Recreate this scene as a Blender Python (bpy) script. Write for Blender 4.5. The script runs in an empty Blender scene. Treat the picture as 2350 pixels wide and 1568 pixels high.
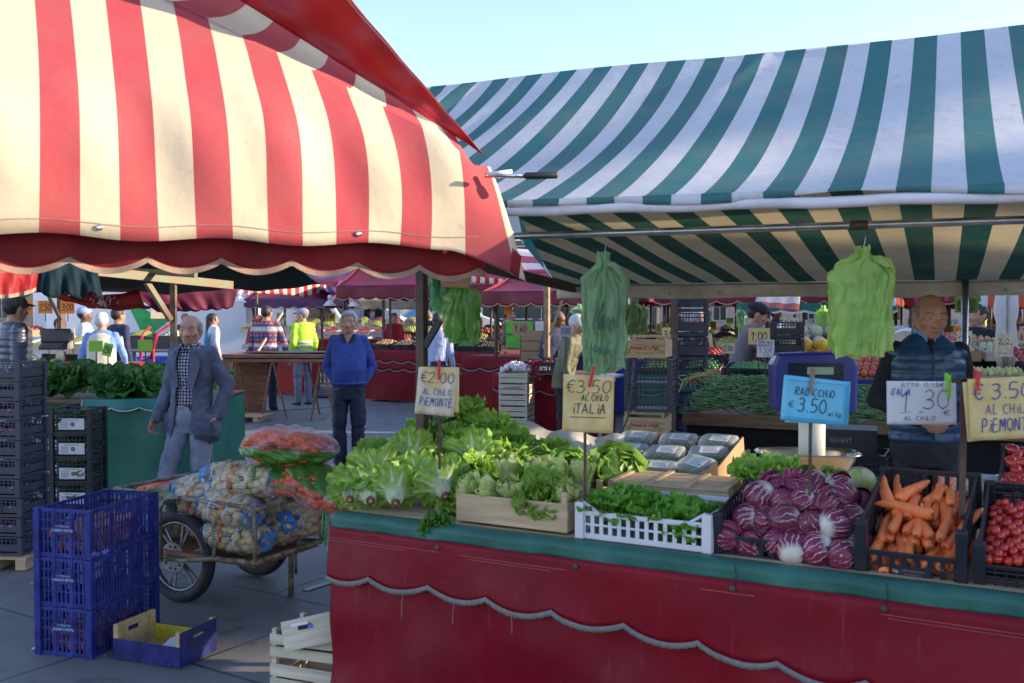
import bpy, bmesh, math, random
from math import sin, cos, pi, radians, sqrt, atan2, tan, floor
from mathutils import Vector, Matrix, noise, Euler
R = random.Random(7)
sc = bpy.context.scene
C = sc.collection
# ------------------------------------------------------------ camera
CAMH, FPX, CX, CY, PIT = 1.7, 2285.0, 1175.0, 784.0, radians(1.73)
cd = bpy.data.cameras.new('camera'); cam = bpy.data.objects.new('camera', cd); C.objects.link(cam)
cam.location = (0, 0, CAMH); cam.rotation_euler = (pi/2 - PIT, 0, 0)
cd.lens = 36.0*FPX/2350; cd.sensor_width = 36; cd.clip_end = 2000; cd.clip_start = .05
cd.dof.use_dof = True; cd.dof.focus_distance = 8.5; cd.dof.aperture_fstop = 5.0
sc.camera = cam
FW = Vector((0, cos(PIT), -sin(PIT))); UPV = Vector((0, sin(PIT), cos(PIT))); RT = Vector((1, 0, 0)); CAM = Vector((0, 0, CAMH))
def ray(px, py): return FW + RT*((px-CX)/FPX) + UPV*((CY-py)/FPX)
def Y(px, py, y): r = ray(px, py); return CAM + r*(y/r.y)
def G(px, py, z=0.0): r = ray(px, py); return CAM + r*((z-CAMH)/r.z)
# ------------------------------------------------------------ sky, sun, exposure
SUN_EL, SUN_AZ = radians(16.0), radians(0.0)          # azimuth measured from +X towards +Y
w = bpy.data.worlds.new('World'); sc.world = w; w.use_nodes = True
nt = w.node_tree; bg = nt.nodes['Background']
sk = nt.nodes.new('ShaderNodeTexSky'); sk.sky_type = 'NISHITA'; sk.sun_disc = False
sk.sun_elevation = SUN_EL; sk.sun_rotation = pi/2 - SUN_AZ; sk.altitude = 250; sk.air_density = 1.0; sk.dust_density = 0.4; sk.ozone_density = 1.5
wb = nt.nodes.new('ShaderNodeMix'); wb.data_type = 'RGBA'; wb.blend_type = 'MULTIPLY'; wb.inputs[0].default_value = 1; wb.inputs[7].default_value = (.97, .905, 1.01, 1)   # the photograph's cool white balance
nt.links.new(sk.outputs[0], wb.inputs[6]); nt.links.new(wb.outputs[2], bg.inputs[0]); bg.inputs[1].default_value = 0.15
sl = bpy.data.lights.new('sun', 'SUN'); so = bpy.data.objects.new('sun', sl); C.objects.link(so)
sl.energy = 3.4; sl.angle = radians(.6); sl.color = (1.0, .83, .62)
SD = Vector((cos(SUN_EL)*cos(SUN_AZ), cos(SUN_EL)*sin(SUN_AZ), sin(SUN_EL)))
so.rotation_euler = SD.to_track_quat('Z', 'Y').to_euler()
sc.view_settings.view_transform = 'Standard'; sc.view_settings.look = 'None'; sc.view_settings.exposure = 1.62; sc.view_settings.gamma = 1
sc.cycles.max_bounces = 8; sc.cycles.transparent_max_bounces = 12; sc.cycles.use_denoising = True
sc.cycles.diffuse_bounces = 4; sc.cycles.glossy_bounces = 3; sc.cycles.sample_clamp_indirect = 6
# ------------------------------------------------------------ materials
MATS = {}
def newmat(name):
    m = bpy.data.materials.new(name); m.use_nodes = True; n = m.node_tree.nodes; l = m.node_tree.links
    return m, n, l, n['Principled BSDF']
def mathn(n, l, op, a, b=None, c=None):
    x = n.new('ShaderNodeMath'); x.operation = op
    for i, v in enumerate((a, b, c)):
        if v is None: continue
        if isinstance(v, (int, float)): x.inputs[i].default_value = v
        else: l.new(v, x.inputs[i])
    return x.outputs[0]
def mixc(n, l, f, a, b):
    x = n.new('ShaderNodeMix'); x.data_type = 'RGBA'
    for i, v in ((0, f), (6, a), (7, b)):
        if isinstance(v, (int, float)): x.inputs[i].default_value = v
        elif isinstance(v, tuple): x.inputs[i].default_value = (v[0], v[1], v[2], 1)
        else: l.new(v, x.inputs[i])
    return x.outputs[2]
def noisen(n, l, scale, det=3, co='Object', stretch=None, rough=.55):
    t = n.new('ShaderNodeTexCoord'); x = n.new('ShaderNodeTexNoise'); x.inputs['Scale'].default_value = scale; x.inputs['Detail'].default_value = det
    x.inputs['Roughness'].default_value = rough
    o = t.outputs[co]
    if stretch:
        mp = n.new('ShaderNodeMapping'); mp.inputs['Scale'].default_value = stretch; l.new(o, mp.inputs[0]); o = mp.outputs[0]
    l.new(o, x.inputs[0]); return x.outputs[0]
def ramp(n, l, f, stops):
    x = n.new('ShaderNodeValToRGB'); l.new(f, x.inputs[0]); e = x.color_ramp.elements
    while len(e) < len(stops): e.new(.5)
    for i, (p, c) in enumerate(stops):
        e[i].position = p; e[i].color = (c[0], c[1], c[2], 1) if isinstance(c, tuple) else (c, c, c, 1)
    return x.outputs[0]
def finish(m, n, l, b, col, rough, bump=0, bscale=60, bstretch=None, trans=0, tcol=None, bdist=.002, coat=0):
    if isinstance(col, tuple): b.inputs['Base Color'].default_value = (*col, 1)
    else: l.new(col, b.inputs['Base Color'])
    if isinstance(rough, (int, float)): b.inputs['Roughness'].default_value = rough
    else: l.new(rough, b.inputs['Roughness'])
    if coat: b.inputs['Coat Weight'].default_value = coat
    if bump:
        bn = n.new('ShaderNodeBump'); bn.inputs['Strength'].default_value = bump; bn.inputs['Distance'].default_value = bdist
        l.new(noisen(n, l, bscale, 3, stretch=bstretch), bn.inputs['Height']); l.new(bn.outputs[0], b.inputs['Normal'])
    if trans:
        t = n.new('ShaderNodeBsdfTranslucent')
        tc = tcol if tcol is not None else col
        if isinstance(tc, tuple): t.inputs[0].default_value = (*tc, 1)
        else: l.new(tc, t.inputs[0])
        mx = n.new('ShaderNodeMixShader'); mx.inputs[0].default_value = trans
        l.new(b.outputs[0], mx.inputs[1]); l.new(t.outputs[0], mx.inputs[2]); l.new(mx.outputs[0], n['Material Output'].inputs[0])
    return m
def M(name, col, rough=.6, var=.15, vs=6, bump=.25, bs=60, metal=0, trans=0, spec=None, stretch=None, bstretch=None, orand=0, bdist=.002, col2=None, coat=0, vdet=4):
    if name in MATS: return MATS[name]
    m, n, l, b = newmat(name)
    c1 = tuple(min(1, x*(1-var)) for x in col); c2 = col2 or tuple(min(1, x*(1+var)) for x in col)
    f = ramp(n, l, noisen(n, l, vs, vdet, stretch=stretch), [(.3, 0.0), (.7, 1.0)])
    c = mixc(n, l, f, c1, c2)
    if orand:
        oi = n.new('ShaderNodeObjectInfo'); hs = n.new('ShaderNodeHueSaturation')
        v = mathn(n, l, 'MULTIPLY_ADD', oi.outputs['Random'], 2*orand, 1-orand); l.new(v, hs.inputs['Value'])
        h = mathn(n, l, 'MULTIPLY_ADD', oi.outputs['Random'], orand*.06, .5-orand*.03); l.new(h, hs.inputs['Hue']); l.new(c, hs.inputs['Color']); c = hs.outputs[0]
    b.inputs['Metallic'].default_value = metal
    if spec is not None: b.inputs['Specular IOR Level'].default_value = spec
    MATS[name] = finish(m, n, l, b, c, rough, bump, bs, bstretch, trans, bdist=bdist, coat=coat)
    return m
def stripes(name, ca, cb, period, rough=.75, trans=.25, axis=0, dirt=.12, duty=.5, off=0.0):
    """woven cloth dyed in stripes; UV x is metres along the cloth"""
    m, n, l, b = newmat(name); t = n.new('ShaderNodeTexCoord'); s = n.new('ShaderNodeSeparateXYZ'); l.new(t.outputs['UV'], s.inputs[0])
    u = mathn(n, l, 'DIVIDE', s.outputs[axis], period); u = mathn(n, l, 'ADD', u, off); u = mathn(n, l, 'FRACT', u); f = mathn(n, l, 'GREATER_THAN', u, duty)
    nz = ramp(n, l, noisen(n, l, 3.5, 6), [(.35, 0.0), (.75, 1.0)])
    a1 = mixc(n, l, mathn(n, l, 'MULTIPLY', nz, dirt), ca, tuple(x*.45+.04 for x in ca)); b1 = mixc(n, l, mathn(n, l, 'MULTIPLY', nz, dirt), cb, (.30, .25, .17))
    c = mixc(n, l, f, a1, b1)
    sm = ramp(n, l, noisen(n, l, 22, 5), [(.60, 0.0), (.74, 1.0)]); c = mixc(n, l, mathn(n, l, 'MULTIPLY', sm, dirt*1.2), c, (.2, .17, .13))
    return finish(m, n, l, b, c, rough, .35, 9, None, trans, bdist=.012)
def leafmat(name, edge, rib, rw=.10, base=.25, rough=.45, trans=.35, veins=14.0, orand=.15, mid=None):
    """leaf: UV x runs 0..1 across with the rib at .5, UV y from stalk to tip"""
    m, n, l, b = newmat(name); t = n.new('ShaderNodeTexCoord'); s = n.new('ShaderNodeSeparateXYZ'); l.new(t.outputs['UV'], s.inputs[0])
    d = mathn(n, l, 'ABSOLUTE', mathn(n, l, 'SUBTRACT', s.outputs[0], .5))
    wd = mathn(n, l, 'MULTIPLY_ADD', s.outputs[1], -rw*1.1, rw*1.15)
    rib_f = mathn(n, l, 'SMOOTH_MIN', 1.0, mathn(n, l, 'MAXIMUM', 0.0, mathn(n, l, 'MULTIPLY', mathn(n, l, 'SUBTRACT', wd, d), 22.0)), .05)
    k = mathn(n, l, 'SINE', mathn(n, l, 'MULTIPLY', mathn(n, l, 'SUBTRACT', s.outputs[1], mathn(n, l, 'MULTIPLY', d, .9)), veins*6.28))
    vf = mathn(n, l, 'MULTIPLY', mathn(n, l, 'MAXIMUM', mathn(n, l, 'SUBTRACT', k, .80), 0.0), 2.2)
    bf = mathn(n, l, 'MAXIMUM', 0.0, mathn(n, l, 'MULTIPLY', mathn(n, l, 'SUBTRACT', base, s.outputs[1]), 1/base*1.4))
    f = mathn(n, l, 'MINIMUM', 1.0, mathn(n, l, 'ADD', mathn(n, l, 'MAXIMUM', rib_f, vf), bf))
    nz = ramp(n, l, noisen(n, l, 30, 4), [(.3, 0.0), (.7, 1.0)])
    g = mixc(n, l, nz, edge, mid or tuple(min(1, x*1.5) for x in edge)); c = mixc(n, l, f, g, rib)
    oi = n.new('ShaderNodeObjectInfo'); hs = n.new('ShaderNodeHueSaturation')
    l.new(mathn(n, l, 'MULTIPLY_ADD', oi.outputs['Random'], 2*orand, 1-orand), hs.inputs['Value']); l.new(c, hs.inputs['Color']); c = hs.outputs[0]
    return finish(m, n, l, b, c, rough, .5, 45, None, trans, bdist=.004)
# ------------------------------------------------------------ mesh builder
I4 = Matrix.Identity(4)
def T(x, y=None, z=None): return Matrix.Translation(Vector(x) if y is None else Vector((x, y, z)))
def RZ(a): return Matrix.Rotation(a, 4, 'Z')
def RX(a): return Matrix.Rotation(a, 4, 'X')
def RY(a): return Matrix.Rotation(a, 4, 'Y')
def SC(x, y, z): return Matrix.Diagonal((x, y, z, 1))
class MB:
    def __init__(s): s.v = []; s.f = []; s.m = []; s.uv = []; s.X = I4
    def add(s, vs, fs, mi=0, uvs=None):
        o = len(s.v); X = s.X
        s.v += [tuple(X @ Vector(p)) for p in vs]
        for k, f in enumerate(fs):
            s.f.append([o+i for i in f]); s.m.append(mi); s.uv.append([uvs[i] for i in f] if uvs else None)
    def box(s, c, d, mi=0, rz=0, mat=None):
        x, y, z = d[0]/2, d[1]/2, d[2]/2
        vs = [Vector((a*x, b*y, e*z)) for e in (-1, 1) for b in (-1, 1) for a in (-1, 1)]
        q = (T(c) @ (mat or RZ(rz)))
        s.add([q @ v for v in vs], [(0, 2, 3, 1), (4, 5, 7, 6), (0, 1, 5, 4), (2, 6, 7, 3), (0, 4, 6, 2), (1, 3, 7, 5)], mi)
    def bar(s, a, b, wd, th=None, mi=0, up=(0, 0, 1)):
        a = Vector(a); b = Vector(b); d = b-a; L = d.length
        if L < 1e-6: return
        z = d/L; x = z.cross(Vector(up))
        if x.length < 1e-4: x = z.cross(Vector((0, 1, 0)))
        x.normalize(); y = z.cross(x)
        q = Matrix((x, y, z)).transposed().to_4x4(); s.box((a+b)/2, (wd, th or wd, L), mi, mat=q)
    def tube(s, pts, r, n=8, mi=0, cap=True):
        pts = [Vector(p) for p in pts]; N = len(pts); rs = r if isinstance(r, (list, tuple)) else [r]*N
        vs = []; fs = []; px = None
        for i, p in enumerate(pts):
            t = (pts[min(i+1, N-1)] - pts[max(i-1, 0)]); t = t.normalized() if t.length > 1e-9 else Vector((0, 0, 1))
            if px is None: px = t.cross(Vector((0, 0, 1))); px = px if px.length > 1e-3 else t.cross(Vector((0, 1, 0)))
            px = (px - t*px.dot(t)).normalized(); py = t.cross(px)
            for k in range(n): a = 2*pi*k/n; vs.append(p + px*(rs[i]*cos(a)) + py*(rs[i]*sin(a)))
        for i in range(N-1):
            for k in range(n): k2 = (k+1) % n; fs.append((i*n+k, i*n+k2, (i+1)*n+k2, (i+1)*n+k))
        if cap: fs.append(tuple(range(n))[::-1]); fs.append(tuple((N-1)*n+k for k in range(n)))
        s.add(vs, fs, mi)
    def lathe(s, prof, n=16, mi=0, mat=None, sx=1, sy=1):
        q = mat or I4; vs = []; fs = []; N = len(prof)
        for r, z in prof:
            for k in range(n): a = 2*pi*k/n; vs.append(q @ Vector((r*cos(a)*sx, r*sin(a)*sy, z)))
        uvs = [(k/n, i/(N-1)) for i in range(N) for k in range(n)]
        for i in range(N-1):
            for k in range(n): k2 = (k+1) % n; fs.append((i*n+k, i*n+k2, (i+1)*n+k2, (i+1)*n+k))
        fs.append(tuple(range(n))[::-1]); fs.append(tuple((N-1)*n+k for k in range(n)))
        s.add(vs, fs, mi, uvs)
    def ball(s, c, r, n=12, m=8, mi=0, mat=None):
        r = r if isinstance(r, (tuple, list)) else (r, r, r); q = T(c) @ (mat or I4)
        prof = [(max(1e-4, sin(pi*i/m)), -cos(pi*i/m)) for i in range(m+1)]
        s.lathe(prof, n, mi, q @ SC(*r))
    def grid(s, fn, nu, nv, mi=0, uv=None):
        vs = [fn(i/nu, j/nv) for j in range(nv+1) for i in range(nu+1)]
        uvs = [(uv(i/nu, j/nv) if uv else (i/nu, j/nv)) for j in range(nv+1) for i in range(nu+1)]
        fs = [(j*(nu+1)+i, j*(nu+1)+i+1, (j+1)*(nu+1)+i+1, (j+1)*(nu+1)+i) for j in range(nv) for i in range(nu)]
        if callable(mi):
            o = len(s.v); s.v += [tuple(s.X @ Vector(p)) for p in vs]
            k = 0
            for j in range(nv):
                for i in range(nu):
                    f = fs[k]; s.f.append([o+t for t in f]); s.m.append(mi((i+.5)/nu, (j+.5)/nv)); s.uv.append([uvs[t] for t in f]); k += 1
        else: s.add(vs, fs, mi, uvs)
    def mesh(s, name, mats, smooth=False):
        me = bpy.data.meshes.new(name); me.from_pydata(s.v, [], s.f)
        for m in (mats if isinstance(mats, (list, tuple)) else [mats]): me.materials.append(m)
        if any(s.m): me.polygons.foreach_set('material_index', s.m)
        if any(u is not None for u in s.uv):
            ul = me.uv_layers.new(name='UVMap'); d = []
            for f, u in zip(s.f, s.uv): d += [c for p in (u or [(0, 0)]*len(f)) for c in p]
            ul.data.foreach_set('uv', d)
        if smooth: me.polygons.foreach_set('use_smooth', [True]*len(s.f))
        me.update(); return me
def link(name, me, parent=None, X=None):
    o = bpy.data.objects.new(name, me); C.objects.link(o)
    if parent is not None: o.parent = parent
    if X is not None: o.matrix_basis = X
    return o
def part(name, mb, mats, parent, smooth=False, bevel=0, solid=0, label=None, X=None, off=0):
    o = link(name, mb.mesh(name, mats, smooth), parent, X)
    if solid: q = o.modifiers.new('solid', 'SOLIDIFY'); q.thickness = solid; q.offset = off
    if bevel: q = o.modifiers.new('bevel', 'BEVEL'); q.width = bevel; q.segments = 2; q.limit_method = 'ANGLE'; q.angle_limit = radians(40)
    if label: o['label'] = label
    return o
def tag(o, label, cat, group=None, kind=None):
    o['label'] = label; o['category'] = cat
    if group: o['group'] = group
    if kind: o['kind'] = kind
    return o
def thing(name, label, cat, X=None, group=None):
    o = bpy.data.objects.new(name, None); C.objects.link(o); o.empty_display_size = .1
    o.matrix_world = X if X is not None else I4
    return tag(o, label, cat, group)
def solo(name, mb, mats, label, cat, X=None, group=None, smooth=False, bevel=0, solid=0, kind=None):
    o = part(name, mb, mats, None, smooth, bevel, solid, X=X); return tag(o, label, cat, group, kind)
def struct(name, mb, mats, smooth=False):
    o = part(name, mb, mats, None, smooth); o['kind'] = 'structure'; return o
def dup(o, X, label=None, group=None):
    kids = [(c, list(c.children)) for c in o.children]
    r = o.copy(); C.objects.link(r); r.matrix_world = X
    if label: r['label'] = label
    if group: r['group'] = group
    for c, gs in kids:
        d = c.copy(); C.objects.link(d); d.parent = r; d.matrix_basis = c.matrix_basis.copy()
        for g in gs: e = g.copy(); C.objects.link(e); e.parent = d; e.matrix_basis = g.matrix_basis.copy()
    return r
# ------------------------------------------------------------ scratch scene for voxel remeshing
TMP = bpy.data.scenes.new('scratch')
def remesh(me, vox, smooth=4, disp=None):
    o = bpy.data.objects.new('t', me); TMP.collection.objects.link(o)
    m = o.modifiers.new('r', 'REMESH'); m.mode = 'VOXEL'; m.voxel_size = vox
    s = o.modifiers.new('s', 'SMOOTH'); s.iterations = smooth; s.factor = .5
    TMP.view_layers[0].update(); dg = TMP.view_layers[0].depsgraph
    m2 = bpy.data.meshes.new_from_object(o.evaluated_get(dg)); bpy.data.objects.remove(o)
    if disp:
        m2.update(); vn = [v.normal.copy() for v in m2.vertices]
        for v, nn in zip(m2.vertices, vn): v.co += nn*disp(v.co)
    m2.polygons.foreach_set('use_smooth', [True]*len(m2.polygons)); m2.update()
    return m2
# ------------------------------------------------------------ writing
STK = {
'0': ['.3,0 .05,.25 .05,.75 .3,1 .55,.75 .55,.25 .3,0'], '1': ['.1,.72 .35,1 .35,0'], '2': ['.05,.8 .2,1 .45,.98 .52,.72 .3,.4 .02,.02 .58,.04'],
'3': ['.05,.9 .3,1 .52,.8 .4,.56 .2,.52 .45,.48 .56,.25 .35,0 .03,.08'], '4': ['.4,0 .4,1 .02,.35 .58,.35'], '5': ['.52,1 .12,1 .08,.55 .35,.6 .55,.38 .42,.05 .05,.03'],
'6': ['.45,1 .12,.6 .05,.25 .28,0 .52,.22 .4,.46 .1,.38'], '7': ['.03,.97 .55,1 .25,0'], '8': ['.3,.53 .08,.75 .3,1 .5,.77 .3,.53 .05,.25 .3,0 .54,.25 .3,.53'], '9': ['.5,.7 .3,.5 .08,.72 .28,1 .5,.85 .48,.4 .3,0'],
'E': ['.55,1 .1,1 .1,0 .55,0', '.1,.52 .45,.52'], '\u20ac': ['.6,.92 .38,1 .16,.75 .14,.3 .35,.02 .6,.1', '.0,.62 .48,.64', '.0,.42 .44,.43'],
'A': ['.02,0 .3,1 .56,0', '.12,.36 .48,.36'], 'L': ['.1,1 .1,0 .55,.03'], 'C': ['.55,.88 .32,1 .1,.7 .1,.3 .32,0 .56,.1'], 'H': ['.08,1 .08,0', '.52,1 .52,0', '.08,.5 .52,.52'], 'I': ['.3,1 .3,0'], 'i': ['.3,.62 .3,0', '.3,.88 .31,.92'],
'O': ['.3,0 .05,.3 .08,.8 .32,1 .55,.7 .52,.2 .3,0'], 'P': ['.1,0 .1,1 .45,.95 .52,.7 .4,.5 .1,.48'], 'M': ['.03,0 .1,1 .3,.4 .5,1 .58,0'], 'N': ['.06,0 .08,1 .5,0 .53,1'], 'T': ['.02,.98 .58,1', '.3,1 .28,0'],
'R': ['.1,0 .1,1 .45,.95 .5,.7 .38,.52 .1,.48 .55,0'], 'D': ['.1,0 .1,1 .4,.9 .55,.5 .4,.08 .1,0'], 'G': ['.55,.88 .32,1 .08,.65 .1,.2 .35,0 .55,.15 .55,.42 .35,.42'], 'U': ['.06,1 .08,.2 .3,0 .5,.2 .52,1'], 'V': ['.03,1 .3,0 .57,1'],
'S': ['.52,.9 .3,1 .1,.8 .2,.55 .45,.45 .52,.2 .3,0 .05,.1'], 'B': ['.1,0 .1,1 .42,.95 .46,.7 .1,.52 .5,.45 .52,.15 .1,0'], 'Z': ['.05,1 .55,1 .05,0 .57,.02'], 'F': ['.1,0 .1,1 .55,1', '.1,.52 .42,.52'], 'K': ['.1,0 .1,1', '.52,1 .1,.45 .56,0'], 'Q': ['.3,0 .05,.3 .08,.8 .32,1 .55,.7 .52,.2 .3,0', '.35,.25 .6,-.08'],
'a': ['.5,.55 .25,.62 .08,.3 .25,0 .48,.2 .5,.6 .52,0'], 'l': ['.3,1 .3,.1 .4,0'], 'k': ['.12,1 .12,0', '.48,.6 .12,.3 .5,0'], 'g': ['.5,.55 .25,.6 .1,.3 .28,.05 .48,.3 .5,.6 .48,-.2 .28,-.35 .08,-.22'], '.': ['.2,0 .24,.04'], ',': ['.25,.06 .15,-.16'], '-': ['.1,.5 .5,.5'], '/': ['.1,-.05 .5,1.05'], '_': ['-.2,0 .8,.03']}
def write(mb, txt, x, y, h, mi=1, wd=.09, jit=.03, slant=.08, fit=None, seed=1, z=.0022):
    """handwriting as thin raised marker strokes on a card in the local XZ plane; the card faces -Y"""
    r = random.Random(seed); cx = x; un = sum(.5 if c == ' ' else (.45 if c in ',.i' else 1.0) for c in txt); adv = (fit or un*h*.78)/un; wf = adv/h*.78
    for ch in txt:
        if ch == ' ': cx += adv*.5; continue
        if ch in ',.i': cx -= adv*.12
        for st in STK.get(ch, ['.1,.1 .5,.9']):
            pts = [tuple(map(float, p.split(','))) for p in st.split(' ')]
            P = [(cx + (a*wf/.6 + slant*b + r.uniform(-jit, jit))*h, y + (b + r.uniform(-jit, jit))*h) for a, b in pts]
            Q = []
            for i in range(len(P)-1):       # smooth the corners a little
                a, b = P[i], P[i+1]; Q.append(a)
                if len(P) > 3:
                    p0 = P[max(0, i-1)]; p3 = P[min(len(P)-1, i+2)]
                    for t in (.33, .66):
                        f = lambda k: .5*((2*a[k]) + (-p0[k]+b[k])*t + (2*p0[k]-5*a[k]+4*b[k]-p3[k])*t*t + (-p0[k]+3*a[k]-3*b[k]+p3[k])*t**3)
                        Q.append((f(0), f(1)))
            Q.append(P[-1])
            hw = h*wd/2
            for i in range(len(Q)-1):
                a, b = Vector(Q[i]), Vector(Q[i+1]); d = b-a
                if d.length < 1e-6: continue
                d.normalize(); nn = Vector((-d.y, d.x))*hw; a = a-d*hw*.6; b = b+d*hw*.6; z = z+1e-6
                mb.add([(p.x, -z, p.y) for p in (a-nn, b-nn, b+nn, a+nn)], [(0, 1, 2, 3)], mi)
        cx += adv*(.57 if ch in ',.i' else 1.0)
TXC = {}
def printed(mb, txt, x, y, h, mi=1, z=.0015, bold=.0, sx=1.0, align='CENTER'):
    key = (txt, bold, align)
    if key not in TXC:
        cu = bpy.data.curves.new('t', 'FONT'); cu.body = txt; cu.size = 1; cu.offset = bold; cu.align_x = align; cu.resolution_u = 1
        o = bpy.data.objects.new('t', cu); me = o.to_mesh(); TXC[key] = ([v.co.copy() for v in me.vertices], [tuple(p.vertices) for p in me.polygons]); o.to_mesh_clear(); bpy.data.objects.remove(o)
    vs, fs = TXC[key]
    mb.add([(x+v.x*h*1.35*sx, -z, y+v.y*h*1.35) for v in vs], fs, mi)
# ============================================================ SETTING
def ground_mat():
    m, n, l, b = newmat('stone_paving'); t = n.new('ShaderNodeTexCoord'); mp = n.new('ShaderNodeMapping'); mp.inputs['Rotation'].default_value = (0, 0, radians(33)); l.new(t.outputs['Object'], mp.inputs[0])
    br = n.new('ShaderNodeTexBrick'); l.new(mp.outputs[0], br.inputs[0]); br.inputs['Scale'].default_value = 1; br.inputs['Brick Width'].default_value = 1.3; br.inputs['Row Height'].default_value = 1.05
    br.inputs['Mortar Size'].default_value = .011; br.inputs['Mortar Smooth'].default_value = .2; br.inputs['Bias'].default_value = -.3; br.offset = .42
    br.inputs['Color1'].default_value = (.150, .146, .144, 1); br.inputs['Color2'].default_value = (.200, .194, .188, 1); br.inputs['Mortar'].default_value = (.018, .018, .02, 1)
    n1 = ramp(n, l, noisen(n, l, 1.1, 6), [(.35, 0.0), (.7, 1.0)]); c = mixc(n, l, mathn(n, l, 'MULTIPLY', n1, .5), br.outputs[0], (.26, .25, .235))
    n2 = ramp(n, l, noisen(n, l, 150, 3, rough=.8), [(.35, .55), (.7, 1.3)]); mx = n.new('ShaderNodeMix'); mx.data_type = 'RGBA'; mx.blend_type = 'MULTIPLY'; mx.inputs[0].default_value = .8; l.new(c, mx.inputs[6]); l.new(n2, mx.inputs[7])
    n3 = ramp(n, l, noisen(n, l, 5, 6), [(.56, 0.0), (.68, 1.0)]); c = mixc(n, l, mathn(n, l, 'MULTIPLY', n3, .55), mx.outputs[2], (.045, .045, .048))
    l.new(c, b.inputs['Base Color']); b.inputs['Roughness'].default_value = .62
    h = mathn(n, l, 'SUBTRACT', noisen(n, l, 90, 4), mathn(n, l, 'MULTIPLY', br.outputs['Fac'], 1.5))
    bn = n.new('ShaderNodeBump'); bn.inputs['Strength'].default_value = .5; bn.inputs['Distance'].default_value = .004; l.new(h, bn.inputs['Height']); l.new(bn.outputs[0], b.inputs['Normal'])
    return m
mb = MB(); mb.add([(-500, -60, 0), (500, -60, 0), (500, 700, 0), (-500, 700, 0)], [(0, 1, 2, 3)]); struct('ground', mb, ground_mat())
# palette
steel = M('galvanised steel', (.42, .43, .44), .32, .2, 12, .15, 80, metal=.9)
chrome = M('chrome', (.62, .62, .63), .15, .05, metal=1, bump=0)
brownsteel = M('brown painted steel', (.075, .042, .028), .55, .4, 14, .4, 50)
rustgreen = M('green painted steel with rust', (.20, .27, .14), .55, .3, 5, .4, 40, col2=(.22, .10, .05))
rust = M('flaking cream paint and rust', (.075, .038, .022), .7, .3, 26, .8, 60, col2=(.34, .29, .20))
wood = M('pale poplar wood', (.44, .30, .165), .75, .2, 3, .35, 50, stretch=(1, 6, 14), bstretch=(1, 8, 20), col2=(.58, .42, .25))
woodw = M('whitish crate wood', (.50, .42, .30), .75, .15, 3, .3, 50, stretch=(1, 6, 14), col2=(.66, .57, .43))
woodd = M('dark stained table wood', (.15, .060, .032), .6, .3, 3, .4, 50, stretch=(1, 4, 10), col2=(.30, .13, .065))
blackp = M('black crate plastic', (.018, .020, .028), .42, .25, 9, .1, 60)
greyp = M('charcoal crate plastic', (.035, .04, .062), .45, .25, 9, .1, 60)
bluep = M('blue crate plastic', (.008, .014, .15), .5, .3, 14, .3, 60, col2=(.03, .045, .26), vdet=8, spec=.3)
whitep = M('white crate plastic', (.62, .60, .62), .42, .08, 8, .15, 50)
paperw = M('white paper', (.68, .68, .70), .8, .04, bump=.1)
ink = M('black marker ink', (.012, .012, .02), .6, 0, bump=0)
inkb = M('blue marker ink', (.02, .035, .26), .6, 0, bump=0)
inkr = M('red print', (.50, .03, .035), .6, .1, bump=0)
inkw = M('white print', (.70, .72, .78), .6, 0, bump=0)
burg = M('burgundy awning cloth', (.21, .012, .035), .5, .35, 2.2, .4, 8, trans=.25, bdist=.02)
redcl = M('bright red awning cloth', (.42, .014, .018), .5, .25, 2.2, .4, 8, trans=.35, bdist=.02)
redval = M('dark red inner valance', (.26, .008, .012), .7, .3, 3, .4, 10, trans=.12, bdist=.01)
beigetrim = M('frayed beige trim', (.34, .22, .16), .9, .2, 20, .6, 120)
greytrim = M('grey braid trim', (.19, .17, .155), .9, .2, 60, .9, 160)
_unused = M('red oilcloth old', (.29, .0045, .018), .5, .2, 3, .35, 16, col2=(.21, .003, .013), bdist=.01, spec=.3)
def clothworn(name, c1, c2, light, sc=1.0):
    m, n, l, b = newmat(name); f = ramp(n, l, noisen(n, l, 1.6*sc, 6), [(.3, 0.0), (.72, 1.0)]); c = mixc(n, l, f, c1, c2)
    st = ramp(n, l, noisen(n, l, 9*sc, 5, stretch=(3.5, 3.5, .22), rough=.7), [(.60, 0.0), (.70, 1.0)]); c = mixc(n, l, mathn(n, l, 'MULTIPLY', st, .35), c, light)
    dg = ramp(n, l, noisen(n, l, 46, 5, rough=.75), [(.58, 0.0), (.75, 1.0)]); c = mixc(n, l, mathn(n, l, 'MULTIPLY', dg, .30), c, tuple(x*.4 for x in c1)); b.inputs['Specular IOR Level'].default_value = .22
    rg = mathn(n, l, 'MULTIPLY_ADD', noisen(n, l, 6, 4), .35, .33); return finish(m, n, l, b, c, rg, .55, 7, (1, 1, .6), 0, bdist=.016)
redpvc = clothworn('red oilcloth', (.23, .0018, .012), (.135, .0012, .008), (.34, .035, .05))
greenpvc = M('green oilcloth', (.016, .095, .07), .5, .3, 3, .5, 9, col2=(.035, .15, .115), bdist=.014, spec=.35, vdet=6)
tealpvc = M('sea green tarpaulin', (.012, .13, .085), .5, .2, 3, .35, 14, bdist=.01, trans=.1)
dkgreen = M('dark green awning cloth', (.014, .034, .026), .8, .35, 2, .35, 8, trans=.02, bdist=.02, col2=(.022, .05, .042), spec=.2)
bluecl = M('royal blue cloth', (.018, .035, .24), .7, .2, 3, .4, 10, bdist=.01)
whitecl = M('white cotton cloth', (.62, .58, .53), .9, .1, 5, .4, 12, trans=.15, bdist=.01)
purplecl = M('purple awning cloth', (.11, .035, .12), .6, .3, 2, .4, 8, trans=.2, bdist=.02)
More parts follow.
